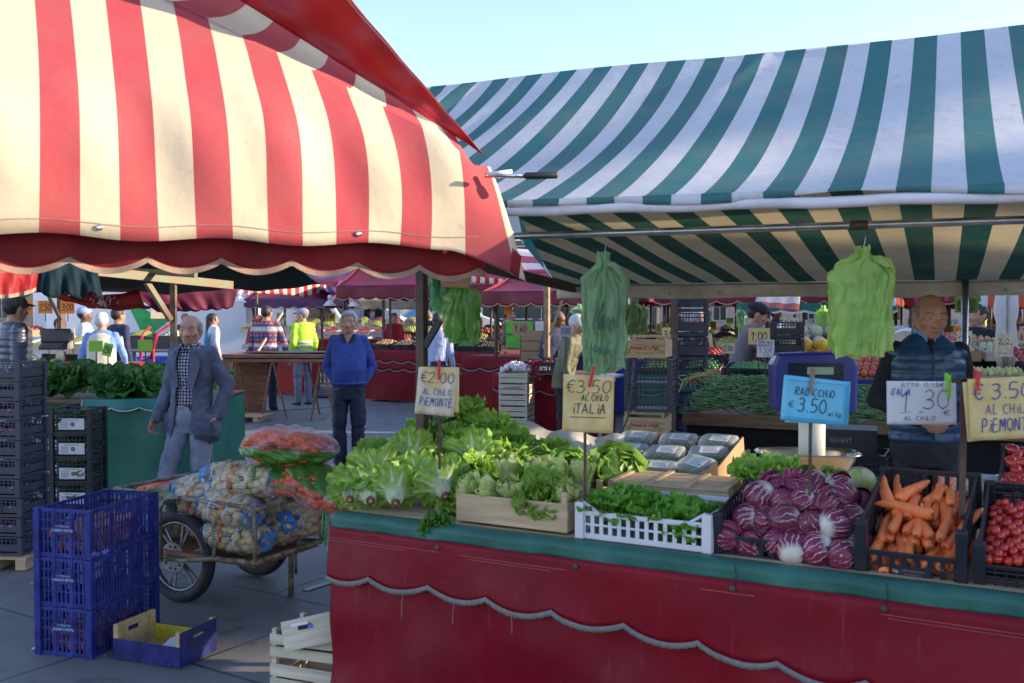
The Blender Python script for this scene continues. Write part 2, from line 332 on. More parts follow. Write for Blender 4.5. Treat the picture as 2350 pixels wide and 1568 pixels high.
beigecl = M('beige awning cloth', (.30, .25, .18), .8, .3, 3, .4, 8, trans=.25, bdist=.02)
orangestr = stripes('orange and white striped cloth', (.62, .62, .62), (.62, .10, .03), .30, trans=.3, dirt=.05)
redstr = stripes('cream and red striped cloth', (.74, .60, .40), (.50, .062, .072), .256, rough=.85, trans=.12, dirt=.16)
redstrs = stripes('small red and white striped cloth', (.70, .62, .52), (.50, .02, .03), .22, trans=.3, dirt=.1)
grnstr = stripes('green and white striped cloth', (.74, .73, .74), (.035, .195, .19), .245, rough=.75, trans=.28, dirt=.26)
grnlin = stripes('striped lining seen from below', (.80, .66, .42), (.010, .10, .075), .245, rough=.8, trans=.3, dirt=.3)  # cream lightened and warmed in the colour for light bounced off the paving
cardb = M('brown cardboard', (.36, .225, .12), .85, .12, 8, .2, 60)
cardy = M('yellow card', (.66, .44, .14), .8, .15, 14, .3, 30, col2=(.74, .56, .26))
cardcream = M('weathered cream card', (.60, .46, .26), .85, .3, 12, .5, 30, stretch=(3, 1, .6), col2=(.72, .60, .42))
cardblue = M('laminated blue card', (.10, .44, .62), .28, .12, 8, .2, 30)
cardwhite = M('white card', (.60, .57, .56), .6, .06, 8, .1, 30)
cardorange = M('orange card', (.72, .20, .02), .7, .08, bump=0)
cardgreen = M('lime card', (.25, .50, .05), .7, .08, bump=0)
def clearplastic():
    m, n, l, b = newmat('clear plastic film'); b.inputs['Base Color'].default_value = (.9, .93, .95, 1); b.inputs['Roughness'].default_value = .08
    t = n.new('ShaderNodeBsdfTransparent'); mx = n.new('ShaderNodeMixShader'); lw = n.new('ShaderNodeLayerWeight'); lw.inputs[0].default_value = .45
    f = mathn(n, l, 'MULTIPLY_ADD', lw.outputs['Facing'], .45, .09); l.new(f, mx.inputs[0]); l.new(t.outputs[0], mx.inputs[1]); l.new(b.outputs[0], mx.inputs[2]); l.new(mx.outputs[0], n['Material Output'].inputs[0])
    bn = n.new('ShaderNodeBump'); bn.inputs['Strength'].default_value = .7; bn.inputs['Distance'].default_value = .006; l.new(noisen(n, l, 26, 3), bn.inputs['Height']); l.new(bn.outputs[0], b.inputs['Normal']); return m
film = clearplastic()
def xyv(a, z=0): return Vector((a[0], a[1], z))
# ============================================================ RED AND WHITE STRIPED AWNING
e = Vector((.902, .431, 0)).normalized(); vv = Vector((-e.y, e.x, 0)); E0 = G(0, 537, 1.956)
ZD, PH = .30, radians(44)                       # vertical drop, then the slope
PROF = [(0.02, 0.0)]
for k_ in range(400):                            # integrate the easing angle of the cloth
    s_ = k_*.01; q_ = min(1, max(0, (s_-.20)/.42)); q_ = q_*q_*(3-2*q_); an_ = radians(88)*(1-q_)+PH*q_ - radians(3)*sin(min(1, max(0, (s_-.6)/1.4))*pi)
    PROF.append((PROF[-1][0]+.01*cos(an_), PROF[-1][1]+.01*sin(an_)))
def redsurf(t, s):
    f = min(398.9, s*100); k = int(f); f -= k; a, b = PROF[k], PROF[k+1]; v = a[0]*(1-f)+b[0]*f; z = a[1]*(1-f)+b[1]*f
    wdw = sin(pi*min(1, s/.75))**1.3; v -= (.022*sin(t*8.2+1) + .010*sin(t*19+s*6))*wdw
    z += .010*sin(t*11)*max(0, 1-s/.3)
    return E0 + e*t + vv*v + Vector((0, 0, z))
RP = PROF[70]
def planept(px, py):
    p0 = E0 + vv*RP[0] + Vector((0, 0, RP[1])); nrm = (e).cross(vv*cos(PH)+Vector((0, 0, sin(PH)))); r = ray(px, py)
    k = (p0-CAM).dot(nrm)/r.dot(nrm); P = CAM + r*k; q = P-p0; return q.dot(e), q.dot(vv*cos(PH)+Vector((0, 0, sin(PH))))
ta, sa = planept(409, 0); tb, sb = planept(1090, 352)
def hipline(t): return max(.34, .70 + sb + (sa-sb)*(t-tb)/(ta-tb))
TEND = (G(1172, 566, 1.956)-E0).dot(e)
aw = thing('striped_awning', 'faded red and cream striped awning with dark red scalloped valance above the blue crates', 'awning')
mb = MB(); tl = -1.0
def fr(i, j):
    t = tl + (TEND-tl)*i; s = min(2.6, hipline(t))*j; p = redsurf(t, s)
    cr = max(0, (t-TEND+.20)/.20)**1.5; return p + Vector((0, 0, -.14*cr*(1-j)**1.5)) + e*(.15*cr*(1-j))
mb.grid(fr, 170, 26, 0, uv=lambda i, j: (tl+(TEND-tl)*i + .012 + .010*sin(i*13)*sin(j*5), j))
part('canopy', mb, redstr, aw, True, solid=.003)
# folded back band beyond the hip, then the plain red side panel
A_ = lambda k: (-168+(1098+168)*k, -300+658*k); B_ = lambda k: (75+(1044-75)*k, -300+612*k); S_ = lambda k: (549+(1110-549)*k, -300+(655)*k)
def hipP(k):
    px, py = A_(k); t, s = planept(px, py); return redsurf(t, max(.34, s+.70))
mb = MB()
def bandf(i, j):
    a = hipP(i); d = (a-CAM).dot(FW); px, py = B_(i); b = CAM + ray(px, py)*(d+.16); q = a.lerp(b, j); return q + FW*(.05*sin(pi*j))
mb.grid(bandf, 60, 6, 0, uv=lambda i, j: (planept(*A_(i))[0]+.012, j)); part('folded_edge', mb, redstr, aw, True)
mb = MB()
def sidef(i, j):
    a = bandf(i, 1); d = (a-CAM).dot(FW); px, py = S_(i); b = CAM + ray(px, py)*(d+.05 - .5*(1-i)); q = a.lerp(b, j)
    return q + FW*(.03*sin(j*9+i*7)*(1-i) + .012*sin(i*40+j*6))*min(1, j*4)
mb.grid(sidef, 70, 14, 0); part('side_panel', mb, redcl, aw, True, solid=.003)
mb = MB()
def seam(i, j):
    a = sidef(i, .955+.02*j); return a - FW*.006
mb.grid(seam, 60, 1, 0); part('seam', mb, beigetrim, aw)
def scal(t, per, amp, ph=0): u = (t/per+ph) % 1; return -amp*sin(pi*u)**.8
VB = lambda t: 1.875 + .012*sin(t*2) + scal(t, .262, .042, .2) - E0.z
mb = MB()
def valf(i, j):
    t = -.9 + (TEND+.9+.02)*i; zt = .12; zb = VB(t); return E0 + e*t + vv*(.13+.012*sin(t*24)+.02*(1-j)) + Vector((0, 0, zb+(zt-zb)*j))
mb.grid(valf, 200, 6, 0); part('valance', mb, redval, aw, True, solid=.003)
mb = MB()
def trf(i, j):
    t = -.9 + (TEND+.9+.02)*i; zb = VB(t); return E0 + e*t + vv*(.125+.012*sin(t*24)+.02) + Vector((0, 0, zb-.006+.022*j))
mb.grid(trf, 200, 1, 0); part('trim', mb, beigetrim, aw, solid=.006)
for px, py in ((228, 528), (822, 546)):
    g = MB(); t = 0
    p = Y(px, py, 3.3)
    for _ in range(3): t = (p-E0).dot(e); p = Y(px, py, redsurf(t, .03).y)
    p = redsurf((p-E0).dot(e), .035) - vv*.006
    g.lathe([(.003, 0), (.010, 0), (.011, .002), (.009, .004), (.003, .004)], 16, 0, T(p) @ RZ(atan2(e.y, e.x)) @ RX(pi/2)); part('grommet', g, chrome, aw, True)
g = MB(); s0 = 0
part('hem_stitching', (lambda g: (g.grid(lambda i, j: redsurf(-.9+(TEND+.85)*i, .047+.0025*j) - vv*.004, 120, 1, 0), g)[1])(g), beigetrim, aw)
rod = MB(); p0 = Y(1112, 403, 4.05); p1 = Y(1205, 404, 4.06); p2 = Y(1280, 402, 4.07)
rod.tube([p0, p1], .0095, 12); part('awning_rod', rod, chrome, aw, True)
rod = MB(); rod.tube([p1, p1+(p2-p1)*.05, p2-(p2-p1)*.04, p2], [.012, .0145, .0145, .010], 14); part('rod_grip', rod, M('black rubber grip', (.02, .02, .02), .5), aw, True)
rod = MB(); rod.tube([Y(1120, 400, 4.0), Y(1175, 394, 4.02)], .009, 10); part('rod_sleeve', rod, paperw, aw, True)
g = MB(); tip = Y(1182, 592, 4.02)
g.grid(lambda i, j: tip + Vector((.035*i-.02+.01*j, .05*i, .0)) + Vector((0, 0, -.05+.09*j-.03*i)), 6, 4, 0); part('corner_flap', g, redval, aw, True, solid=.004)
# brown frame of the stall
fr_ = thing('stall_frame', 'dark brown steel post and sloping beam behind the lettuce pile', 'stall frame')
mb = MB(); pb = Y(968, 700, 4.75); mb.box((pb.x, pb.y, 1.0), (.044, .044, 2.05), 0, rz=radians(-26)); part('post', mb, brownsteel, fr_, bevel=.003)
mb = MB(); mb.bar((pb.x, pb.y-.03, 1.985), Y(1330, 665, 7.6), .035, .062); part('beam', mb, brownsteel, fr_, bevel=.003)
mb = MB(); mb.bar(Y(975, 795, 4.74), Y(1010, 735, 4.72), .03, .03); part('brace', mb, blackp, fr_)
# ============================================================ GREEN AND WHITE STRIPED AWNING
HR = 3.3
RR = G(2350, 60, HR); RL = G(965, 200, HR); U1 = (RR-RL); U1.z = 0; U1.normalize(); V1 = Vector((-U1.y, U1.x, 0))
vr = RR.dot(V1); vf = 4.03; vb = 7.0
ZF = lambda u: 2.205 - .055*(u-uLr)/(uR-uLr)
uR = RR.dot(U1)+.55; uLr = RL.dot(U1)-.12; uLb = -2.65
def P1(u, v, z): return U1*u + V1*v + Vector((0, 0, z))
ga = thing('striped_awning', 'green and white striped awning with a sagging roof above the vegetable stall', 'awning')
mb = MB()
def wr(u, s): return .018*sin(u*5.3+s*3)*sin(pi*s) + .05*math.exp(-((u-uLr-.25)/.5)**2)*sin(s*9+u*14)*sin(pi*s)**.5*(1-s) + .03*math.exp(-((u+1.0+.9*s)/.05)**2)*max(0, 1-s*1.5)*sin(pi*min(1, s*3+.1))
def gf(i, j):
    u = uLr-.2 + (uR-uLr+.2)*i; zf = ZF(u); z = HR - (HR-zf)*j - .42*j*(1-j) + wr(u, j); return P1(u, vr+(vf-vr)*j, z + .012*sin(u*2.2)*(1-j))
mb.grid(gf, 180, 26, 0, uv=lambda i, j: (uLr-.2+(uR-uLr+.2)*i+.04, j)); part('canopy_front', mb, grnstr, ga, True)
mb = MB()
def gb(i, j):
    ul = uLr + (uLb-uLr)*j; u = ul + (uR-ul)*i; return P1(u, vr+(vb+.02-vr)*j, HR-.003 - (HR-1.9)*j - .1*j*(1-j) + .012*sin(u*7)*sin(pi*j))
mb.grid(gb, 120, 12, 0, uv=lambda i, j: ((uLr+(uLb-uLr)*j)*(1-i)+uR*i+.04, j)); part('canopy_back', mb, grnstr, ga, True)
mb = MB()
def gc(i, j):
    ul = -1.755 + (uLb+1.755)*j; u = ul + (uR-ul)*i; zf = ZF(u)+.004; return P1(u, vf+.03+(vb-vf-.03)*j, zf + (1.9-zf)*j - .03*j*(1-j)*(1+.4*sin(u*1.3)) + .010*sin(u*7+j*4)*sin(pi*j) + .02*math.exp(-((u-uLb-.9)/.03)**2)*sin(pi*j))
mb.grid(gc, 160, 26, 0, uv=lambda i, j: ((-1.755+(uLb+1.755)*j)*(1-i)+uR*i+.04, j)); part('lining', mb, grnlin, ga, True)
mb = MB(); mb.grid(lambda i, j: P1(uLr-.2+(uR-uLr+.2)*i, vf-.012+.012*sin(i*50)*j, ZF(uLr-.2+(uR-uLr+.2)*i)+.004-.036*j - (.008*sin(i*23)*j)+ .02*math.exp(-((i-.72)/.06)**2)*j), 180, 2, 0, uv=lambda i, j: (uLr-.2+(uR-uLr+.2)*i+.04, j)); part('front_hem', mb, grnstr, ga, True, solid=.003)
mb = MB(); mb.tube([P1(uLr-.2+(uR-uLr+.2)*i/30, vf+.012, ZF(uLr-.2+(uR-uLr+.2)*i/30)-.042+.004*sin(i*1.7)) for i in range(31)], .023, 10); part('rolled_edge', mb, M('white canvas roll', (.66, .62, .66), .8, .15, 6, .6, 20), ga, True)
mb = MB(); mb.grid(lambda i, j: P1(uLb+(uR-uLb)*i, vb+.01*sin(i*40)*j, 1.905-.11*j+.006*sin(i*17)), 120, 3, 0); part('back_hem', mb, M('dirty white canvas hem', (.58, .53, .43), .85, .25, 5, .5, 20, trans=.12), ga, True, solid=.004)
for k, px in enumerate((1536, 1652, 1771, 1898, 2165, 2308)):
    g = MB(); u = 0; r = ray(px, 665); q = (vb-.008)/(Vector((r.x, r.y, 0)).dot(V1)); p = CAM + r*q; p.z = 1.905-.075
    g.lathe([(.004, 0), (.013, 0), (.014, .003), (.010, .005), (.009, .0), (.004, 0)], 16, 0, T(p) @ RZ(atan2(U1.y, U1.x)) @ RX(pi/2)); part('grommet', g, steel, ga, True)
PIPEZ = 2.05; vp = vf + .25
mb = MB(); mb.tube([P1(uLr-.1, vp, PIPEZ), P1(uR, vp, PIPEZ)], .0165, 12); part('cross_pipe', mb, steel, ga, True)
mb = MB(); r = ray(1972, 520); q = vp/(Vector((r.x, r.y, 0)).dot(V1)); pj = CAM+r*q; mb.tube([pj-U1*.035+Vector((0, 0, PIPEZ-pj.z)), pj+U1*.035+Vector((0, 0, PIPEZ-pj.z))], .019, 12); part('pipe_tape', mb, M('brown tape', (.08, .04, .03), .5), ga, True)
r = ray(2214, 750); q = (vb-.05)/(Vector((r.x, r.y, 0)).dot(V1)); pj = CAM+r*q
mb = MB(); mb.tube([(pj.x, pj.y, 0), (pj.x, pj.y, 1.9)], .021, 12); part('pole', mb, steel, ga, True)
mb = MB()
for uu in (-1.2, .3):
    mb.tube([P1(uR-.3+uu*0, vp, PIPEZ), P1(uR-.3, vb, 1.88)], .014, 8)
mb.tube([P1(uLb+.05, vb, 1.9), P1(uR, vb, 1.9)], .016, 8); part('back_rail', mb, steel, ga, True)
mb = MB(); mb.tube([P1(uLr, vr, HR-.03), P1(uR, vr, HR-.03)], .014, 8); part('ridge_pole', mb, steel, ga, True)
# torn hole with a fluttering scrap
r = ray(1602, 290); mb = MB()
def onroof(px, py):
    j = .45; 
    for _ in range(12):
        z = HR - (HR-2.17)*j - .42*j*(1-j); p = G(px, py, z); j = max(0, min(1, (p.dot(V1)-vr)/(vf-vr)))
    return p
p = onroof(1602, 290); rr = random.Random(4)
vs = [p + U1*(.035*cos(a)*rr.uniform(.5, 1.2)) + Vector((0, 0, .02*sin(a)*rr.uniform(.5, 1.2))) - V1*.01 + Vector((0, 0, .012)) for a in [i*pi/5 for i in range(10)]]
mb.add(vs, [tuple(range(10))]); mb.tube([p+Vector((-.03, -.03, .02)), p+Vector((.0, -.04, .04)), p+Vector((.04, -.04, .01))], .005, 5, 1); part('torn_patch', mb, [M('dark torn hole', (.05, .04, .03), .9), beigetrim], ga)
# ============================================================ NEAR STALL TABLE
ZT = .85
O = G(768, 1178, ZT); O2 = G(2350, 1375, ZT); UU = (O2-O); UU.z = 0; UU.normalize(); VV = Vector((-UU.y, UU.x, 0)); ANG = atan2(UU.y, UU.x)
def TP(u, v, z=0): return O + UU*u + VV*v + Vector((0, 0, z))
def TM(u, v, z=0, rz=0, tilt=0): return T(TP(u, v, z)) @ RZ(ANG+rz) @ RX(tilt)
TL = 3.9
tb_ = thing('market_table', 'long stall table draped in red oilcloth with a scalloped grey braid and green edge', 'table', T(O) @ RZ(ANG))
mb = MB(); mb.box((TL/2, .75, -.03), (TL-.02, 1.46, .05)); part('tabletop', mb, wood, tb_)
mb = MB()
for a in (.1, TL/2, TL-.1):
    for b in (.1, 1.35): mb.box((a, b, -.455), (.05, .05, .79))
for a in (.1, TL-.1):
    for b in (.1, 1.35): q = MB(); q.box((a, b, -.4515), (.05, .05, .79)); part('leg', q, brownsteel, tb_)
mb = MB()
def edgef(i, j):
    u = TL*i; k = j; y = .05-.073*min(1, k*2.2); z = .004 + .003*sin(u*13)*k - max(0, (k-.36))*.098
    return Vector((u, y - .005*sin(u*17)*k - .003*sin(u*41)*k, z))
mb.grid(edgef, 200, 8, 0); part('green_edge', mb, greenpvc, tb_, True, solid=.003)
def clothf(u, zz):   # red hanging cloth with soft folds
    d = max(0, -zz-.05)
    return -.022 - .026*sin(u*3.1+d*2)*min(1, d*2) - .016*sin(u*7.7-d*5+1)*min(1, d*3) - .03*noise.noise(Vector((u*2.2+d*1.8, d*3, 0)))*min(1, d*3) - .012*noise.noise(Vector((u*9, d*3, 5)))*min(1, d*4) - .03*math.exp(-((u-.55-d*1.6)/.28)**2)*min(1, d*2)*.6
vz = lambda u: -.232 - .030*u + scal(u+.05, .275, .036) + .018*sin(u*1.9)
mb = MB(); mb.grid(lambda i, j: Vector((TL*i, clothf(TL*i, -.84*j)+.004, -.058-.785*j)), 170, 30, 0)
part('red_cloth', mb, redpvc, tb_, True, solid=.003)
mb = MB(); mb.grid(lambda i, j: Vector((TL*i, clothf(TL*i, -.25*j)-.012-.012*j, -.05+(vz(TL*i)+.05)*j)), 260, 10, 0); part('valance', mb, redpvc, tb_, True, solid=.003)
mb = MB(); mb.grid(lambda i, j: Vector((TL*i, clothf(TL*i, -.25)-.030, vz(TL*i)+.008-(.019+.003*abs(sin(TL*i*110)))*j)), 700, 1, 0); part('braid', mb, greytrim, tb_, True, solid=.003)
mb = MB(); mb.grid(lambda i, j: Vector((TL*i, clothf(TL*i, -.1)-.016, -.092-.0022*j)), 100, 1, 0); mb.grid(lambda i, j: Vector((TL*i, clothf(TL*i, -.1)-.0155, -.103-.0018*j)), 100, 1, 0); part('stitching', mb, M('pink thread', (.36, .09, .10), .9), tb_)
for u in (.54, 1.14, 1.72, 2.2, 2.7):
    g = MB(); g.lathe([(.004, 0), (.010, 0), (.012, .002), (.009, .004), (.004, .004)], 14, 0, T(u, clothf(u, -.05)-.017, -.077) @ RX(pi/2)); part('eyelet', g, brownsteel, tb_, True)
    if u in (1.72, 2.2): g = MB(); g.tube([(u, clothf(u, 0)-.02, -.075), (u+.01, -.034, -.04), (u+.004, -.03, .006)], .0018, 5); part('lacing', g, ink, tb_)
for px, py, L in ((930, 1385, .105), (1047, 1405, .085), (1182, 1428, .075)):
    p = Y(px, py, 4.0)
    for _ in range(4): u = (p-O).dot(UU); p = Y(px, py, (TP(u, 0)).y-.04)
    u = (p-O).dot(UU); g = MB(); z0 = vz(u); g.tube([(u, clothf(u, -.25)-.036, z0), (u+.003, -.075, z0-.5*L), (u+.001, -.072, z0-L)], .0016, 5); part('loose_thread', g, greytrim, tb_)
# ============================================================ CRATES
def slats(mb, a, b, z0, z1, n, sw, th, rails, mi=0):
    a = Vector(a); b = Vector(b); d = b-a; L = d.length; rz = atan2(d.y, d.x)
    for r0, r1 in rails: c = (a+b)/2; mb.box((c.x, c.y, (r0+r1)/2), (L, th*1.5, r1-r0), mi, rz)
    for i in range(n): c = a + d*((i+.5)/n); mb.box((c.x, c.y, (z0+z1)/2), (sw, th, z1-z0), mi, rz)
def plastic(W, D, H, style='mid', front=None):
    """open plastic crate, origin at the centre of its bottom"""
    mb = MB(); t = .005; w, d = W/2, D/2; cs = [(-w, -d), (w, -d), (w, d), (-w, d)]
    mb.box((0, 0, .004), (W-.01, D-.01, .006))
    for k in range(4):
        a, b = cs[k], cs[(k+1) % 4]; L = W if k % 2 == 0 else D; h = front if (front and k == 0) else H
        if style == 'low':    # vertical slots in one band
            slats(mb, (*a, 0), (*b, 0), .0, h, int(L/.034), .016, t, [(0, .022), (h*.48, h*.56), (h-.018, h)])
        elif style == 'panel':  # solid band in the middle, slots above
            slats(mb, (*a, 0), (*b, 0), h*.60, h, int(L/.028), .006, t, [(0, h*.14), (h*.22, h*.60), (h*.78, h*.82), (h-.010, h)])
        elif style == 'grid':
            slats(mb, (*a, 0), (*b, 0), 0, h, int(L/.030), .005, t, [(0, .016)]+[(h*q-.003, h*q+.003) for q in (.22, .4, .58, .76)]+[(h-.013, h)])
        elif style == 'fruit':   # tall fruit crate: three bands of slots
            slats(mb, (*a, 0), (*b, 0), .0, h, int(L/.024), .011, t, [(0, .022), (h*.30, h*.33), (h*.55, h*.585), (h*.74, h*.78), (h*.93, h)])
            for q in (.33, .66): c = (a[0]+(b[0]-a[0])*q, a[1]+(b[1]-a[1])*q); mb.box((c[0], c[1], h/2), (.018, .011, h) if k % 2 == 0 else (.011, .018, h))
    for x, y in cs:
        hh = H
        mb.box((x*.985, y*.985, hh/2), (.034, .034, hh))
    return mb
def wcrate(X, label, W, D, H, mat=None, group=None, post=.03, n=2, name='wooden_crate', text=None, handle=False, ends='low', cat='crate', h_side=None):
    mat = mat or wood; t = thing(name, label, cat, X, group); w, d = W/2, D/2; hs = h_side or H-post
    bh = hs/n
    for s, nm in ((-1, 'front_board'), (1, 'back_board')):
        mb = MB()
        for k in range(n): mb.box((0, s*(d-.003), .006+bh*(k+.5)), (W-.001, .006, bh-(.010 if n > 1 else 0)))
        if text and s == -1:
            mb.X = T(0, -d-.002, 0); text(mb)
        part(nm, mb, [mat, inkr, ink, inkw], t, bevel=.0008)
    for s in (-1, 1):
        mb = MB(); he = hs if ends == 'low' else H
        for k in range(n): mb.box((s*(w-.004), 0, .006+he/n*(k+.5)), (.008, D-.013, he/n-(.010 if n > 1 else 0)))
        mb.X = T(s*(w+.0005), 0, 0) @ RZ(s*pi/2)
        if handle: mb.add([(x, -.002, z) for x, z in [(.035*cos(a)*(1.2), he*.72+.010*sin(a)) for a in [i*pi/6 for i in range(12)]]], [tuple(range(12))], 2)
        part('end_board', mb, [mat, inkr, ink], t, bevel=.0008)
        for r in (-1, 1): mb = MB(); mb.box((s*(w-.019), r*(d-.017), H/2+.003), (.022, .022, H)); part('corner_post', mb, mat, t, bevel=.0008)
    mb = MB()
    for k in range(4): mb.box((0, -d+.02+(D-.04)*(k+.5)/4, .003), (W-.02, (D-.04)/4-.008, .004))
    part('base', mb, mat, t)
    return t
# ============================================================ LEAVES AND HEADS
def leaf(mb, X, L, W, th0, curl, ruf=.012, seed=0, cup=.3, mi=0, nu=7, nv=9, tw=0, kr=5.0, base=.22):
    r = random.Random(seed); ph = r.uniform(0, 6); ph2 = r.uniform(0, 6); old = mb.X; mb.X = old @ X
    cy = [0.0]; cz = [0.0]; N = 24
    for i in range(N): th = th0 + curl*(i/N)**1.3; cy.append(cy[-1]+cos(th)*L/N); cz.append(cz[-1]+sin(th)*L/N)
    def fn(i, j):
        t = i*2-1; f = j*N; k = min(N-1, int(f)); f -= k; y = cy[k]*(1-f)+cy[k+1]*f; z = cz[k]*(1-f)+cz[k+1]*f; th = th0 + curl*j**1.3
        wd = W*(base + (1-base)*sin(pi*min(1, j*.64+.10))**.8) * (1 if j < .85 else sqrt(max(.03, 1-((j-.85)/.16)**2)))
        a = abs(t); off = ruf*(a**1.6*sin(kr*j*pi*1.6+ph+t*2)+.6*a**2.2*sin(kr*j*pi*3.7+ph2-t*3))*(.25+j) + cup*W*a*a + (ruf*.8*sin(t*7+ph2) if j > .8 else 0)
        return Vector((t*wd*(1-.15*cup*a), y - sin(th)*off, z + cos(th)*off))
    mb.grid(fn, nu, nv, mi); mb.X = old
def head(kind, seed):
    r = random.Random(seed); mb = MB()
    if kind == 'escarole': rings = [(7, .12, 1.5, .25, .036), (10, .15, 1.42, -.15, .042), (12, .19, 1.32, -.75, .046), (13, .21, 1.2, -1.25, .050)]; ruf = .015; cup = .3
    elif kind == 'butter': rings = [(5, .10, 1.5, .9, .06), (6, .12, 1.3, .8, .075), (7, .14, 1.0, .6, .085), (7, .15, .75, .3, .09)]; ruf = .007; cup = .5
    elif kind == 'pale': rings = [(5, .14, 1.5, .5, .045), (7, .17, 1.42, .5, .050), (8, .19, 1.32, .45, .052), (5, .19, 1.2, .25, .050)]; ruf = .005; cup = .55
    elif kind == 'curly': rings = [(8, .10, 1.4, -.3, .03), (12, .13, 1.0, -.4, .035), (14, .15, .7, -.3, .04), (14, .16, .4, -.1, .04)]; ruf = .016; cup = .2
    elif kind == 'broad': rings = [(5, .2, 1.3, -.3, .06), (7, .28, 1.0, -.6, .085), (8, .32, .7, -.5, .1)]; ruf = .015; cup = .3
    q = 0
    for n, L, th, cu, W in rings:
        ph = r.uniform(0, 6)
        for k in range(n):
            q += 1; a = ph + 2*pi*k/n + r.uniform(-.15, .15)
            leaf(mb, RZ(a) @ T(0, .012, 0), L*r.uniform(.88, 1.1), W*r.uniform(.85, 1.12), th+r.uniform(-.12, .12), cu+r.uniform(-.15, .15), ruf*r.uniform(.8, 1.3), seed*100+q, cup, base=.5 if kind == 'escarole' else .3, kr=9 if kind == 'curly' else 6.5)
    return mb
Lesc = leafmat('escarole leaf', (.24, .46, .035), (.72, .74, .52), rw=.20, base=.50, trans=.42, mid=(.44, .64, .10), veins=5)
Lesg = leafmat('escarole outer leaf', (.21, .43, .03), (.50, .64, .22), rw=.08, base=.25, trans=.45, mid=(.40, .61, .09))
Lbut = leafmat('butter lettuce leaf', (.24, .43, .06), (.55, .66, .26), rw=.10, base=.2, trans=.4, mid=(.30, .50, .10))
Lpal = leafmat('pale chicory leaf', (.46, .58, .13), (.80, .78, .52), rw=.16, base=.6, trans=.35, mid=(.64, .70, .26))
Lcur = leafmat('curly endive leaf', (.07, .20, .02), (.55, .62, .35), rw=.14, base=.5, trans=.4)
Lbro = leafmat('dark broad leaf', (.035, .13, .020), (.22, .36, .12), rw=.09, base=.2, trans=.3, mid=(.07, .21, .045))
stemc = M('cut stem brown', (.17, .06, .035), .8, .3, 60, .4, 100); stemi = M('stem core', (.45, .38, .15), .8)
SRC = {}
def src(key, name, build, mats, smooth=True, stem=None):
    if key not in SRC: SRC[key] = build().mesh(name, mats, smooth)
    return SRC[key]
HEADN = {'escarole': ('lettuce_head', Lesc), 'butter': ('butter_lettuce', Lbut), 'pale': ('chicory_head', Lpal), 'curly': ('curly_endive', Lcur), 'broad': ('leafy_greens', Lbro)}
def puthead(kind, var, X, label, group=None, stem=False, cat='lettuce'):
    nm, mt = HEADN[kind]; me = src((kind, var), nm, lambda: head(kind, var*7+1), [mt])
    if stem:
        t = thing(nm, label, cat, X, group); link('leaves', me, t)
        sm = src('stem', 'stem', lambda: (lambda g: (g.lathe([(.004, -.012), (.019, -.012), (.024, -.004), (.020, .03)], 12, 0), g.lathe([(.002, -.0125), (.009, -.0128), (.009, -.012)], 10, 1), g)[2])(MB()), [stemc, stemi])
        link('stem', sm, t); return t
    if kind == 'escarole': me = src(('escg', var), nm, lambda: head(kind, var*7+1), [Lesg])
    o = link(nm, me, None, X); return tag(o, label, cat, group)
def look(p, axis, up=(0, 0, 1), roll=0, s=1):
    z = Vector(axis).normalized(); x = Vector(up).cross(z)
    if x.length < 1e-3: x = Vector((1, 0, 0))
    x.normalize(); y = z.cross(x); m = Matrix((x, y, z)).transposed().to_4x4(); return T(p) @ m @ RZ(roll) @ SC(s, s, s)
# escarole pile: heads with their cut stems towards the viewer
G1 = 'escarole heads piled at the end of the red stall'
spots = [(803, 1152, 4.25, 'lowest escarole head at the table corner'), (850, 1160, 4.22, 'escarole head with round brown stem at the front edge'), (908, 1165, 4.18, 'escarole head with a pale hollow stem on the table edge'),
         (862, 1112, 4.32, 'escarole head lying on top of the corner heads'), (952, 1120, 4.26, 'sunlit escarole head above the hollow stemmed one'), (1022, 1138, 4.16, 'small escarole head against the wooden crate'),
         (950, 1068, 4.42, 'escarole head with white ribs halfway up the pile'), (1082, 1072, 4.40, 'escarole head with long white ribs under the price stick')]
r = random.Random(3)
for k, (px, py, d, lab) in enumerate(spots):
    p = Y(px, py, d); sc_ = .74 + .1*r.random(); p.z = max(p.z, ZT+.045)
    puthead('escarole', k % 4, look(p, (r.uniform(-.25, .25), .9, .25+.2*r.random()), roll=r.uniform(0, 6), s=sc_), lab, G1, stem=True)
# upper leafy heads of the pile
tops = []
for j, (py, d, x0, x1, n) in enumerate(((968, 5.0, 1005, 1085, 3), (1000, 4.9, 940, 1140, 5), (1032, 4.75, 885, 1190, 6), (1060, 4.6, 850, 1215, 7), (1095, 4.45, 820, 1000, 3), (1125, 4.36, 800, 850, 1), (1110, 4.35, 1035, 1130, 2))):
    for i in range(n): tops.append((x0+(x1-x0)*(i+.5)/n, py+14, d))
for k, (px, py, d) in enumerate(tops):
    p = Y(px+r.uniform(-10, 10), py+r.uniform(-8, 8), d)
    puthead('escarole' if k % 5 else 'curly', k % 4, look(p, (r.uniform(-.6, .6)-.1, r.uniform(-.7, .2), 1), roll=r.uniform(0, 6), s=r.uniform(.6, .8)), 'leafy green head standing among the others in the escarole pile', 'leafy heads filling the escarole pile')
for k in range(30):   # body of the pile, half hidden
    u = r.uniform(.0, .6); v = r.uniform(.3, 1.0); puthead('escarole', k % 4, look(TP(u*.8+.1, v, .02+.10*r.random()), (r.uniform(-1, 1), r.uniform(-1, .4), 1), roll=r.uniform(0, 6), s=.68), 'leafy green head standing among the others in the escarole pile', 'leafy heads filling the escarole pile')
puthead('curly', 1, look(TP(.50, .02, .0), (.1, -1, -.35), s=.5), 'curly endive sprig hanging over the green table edge')
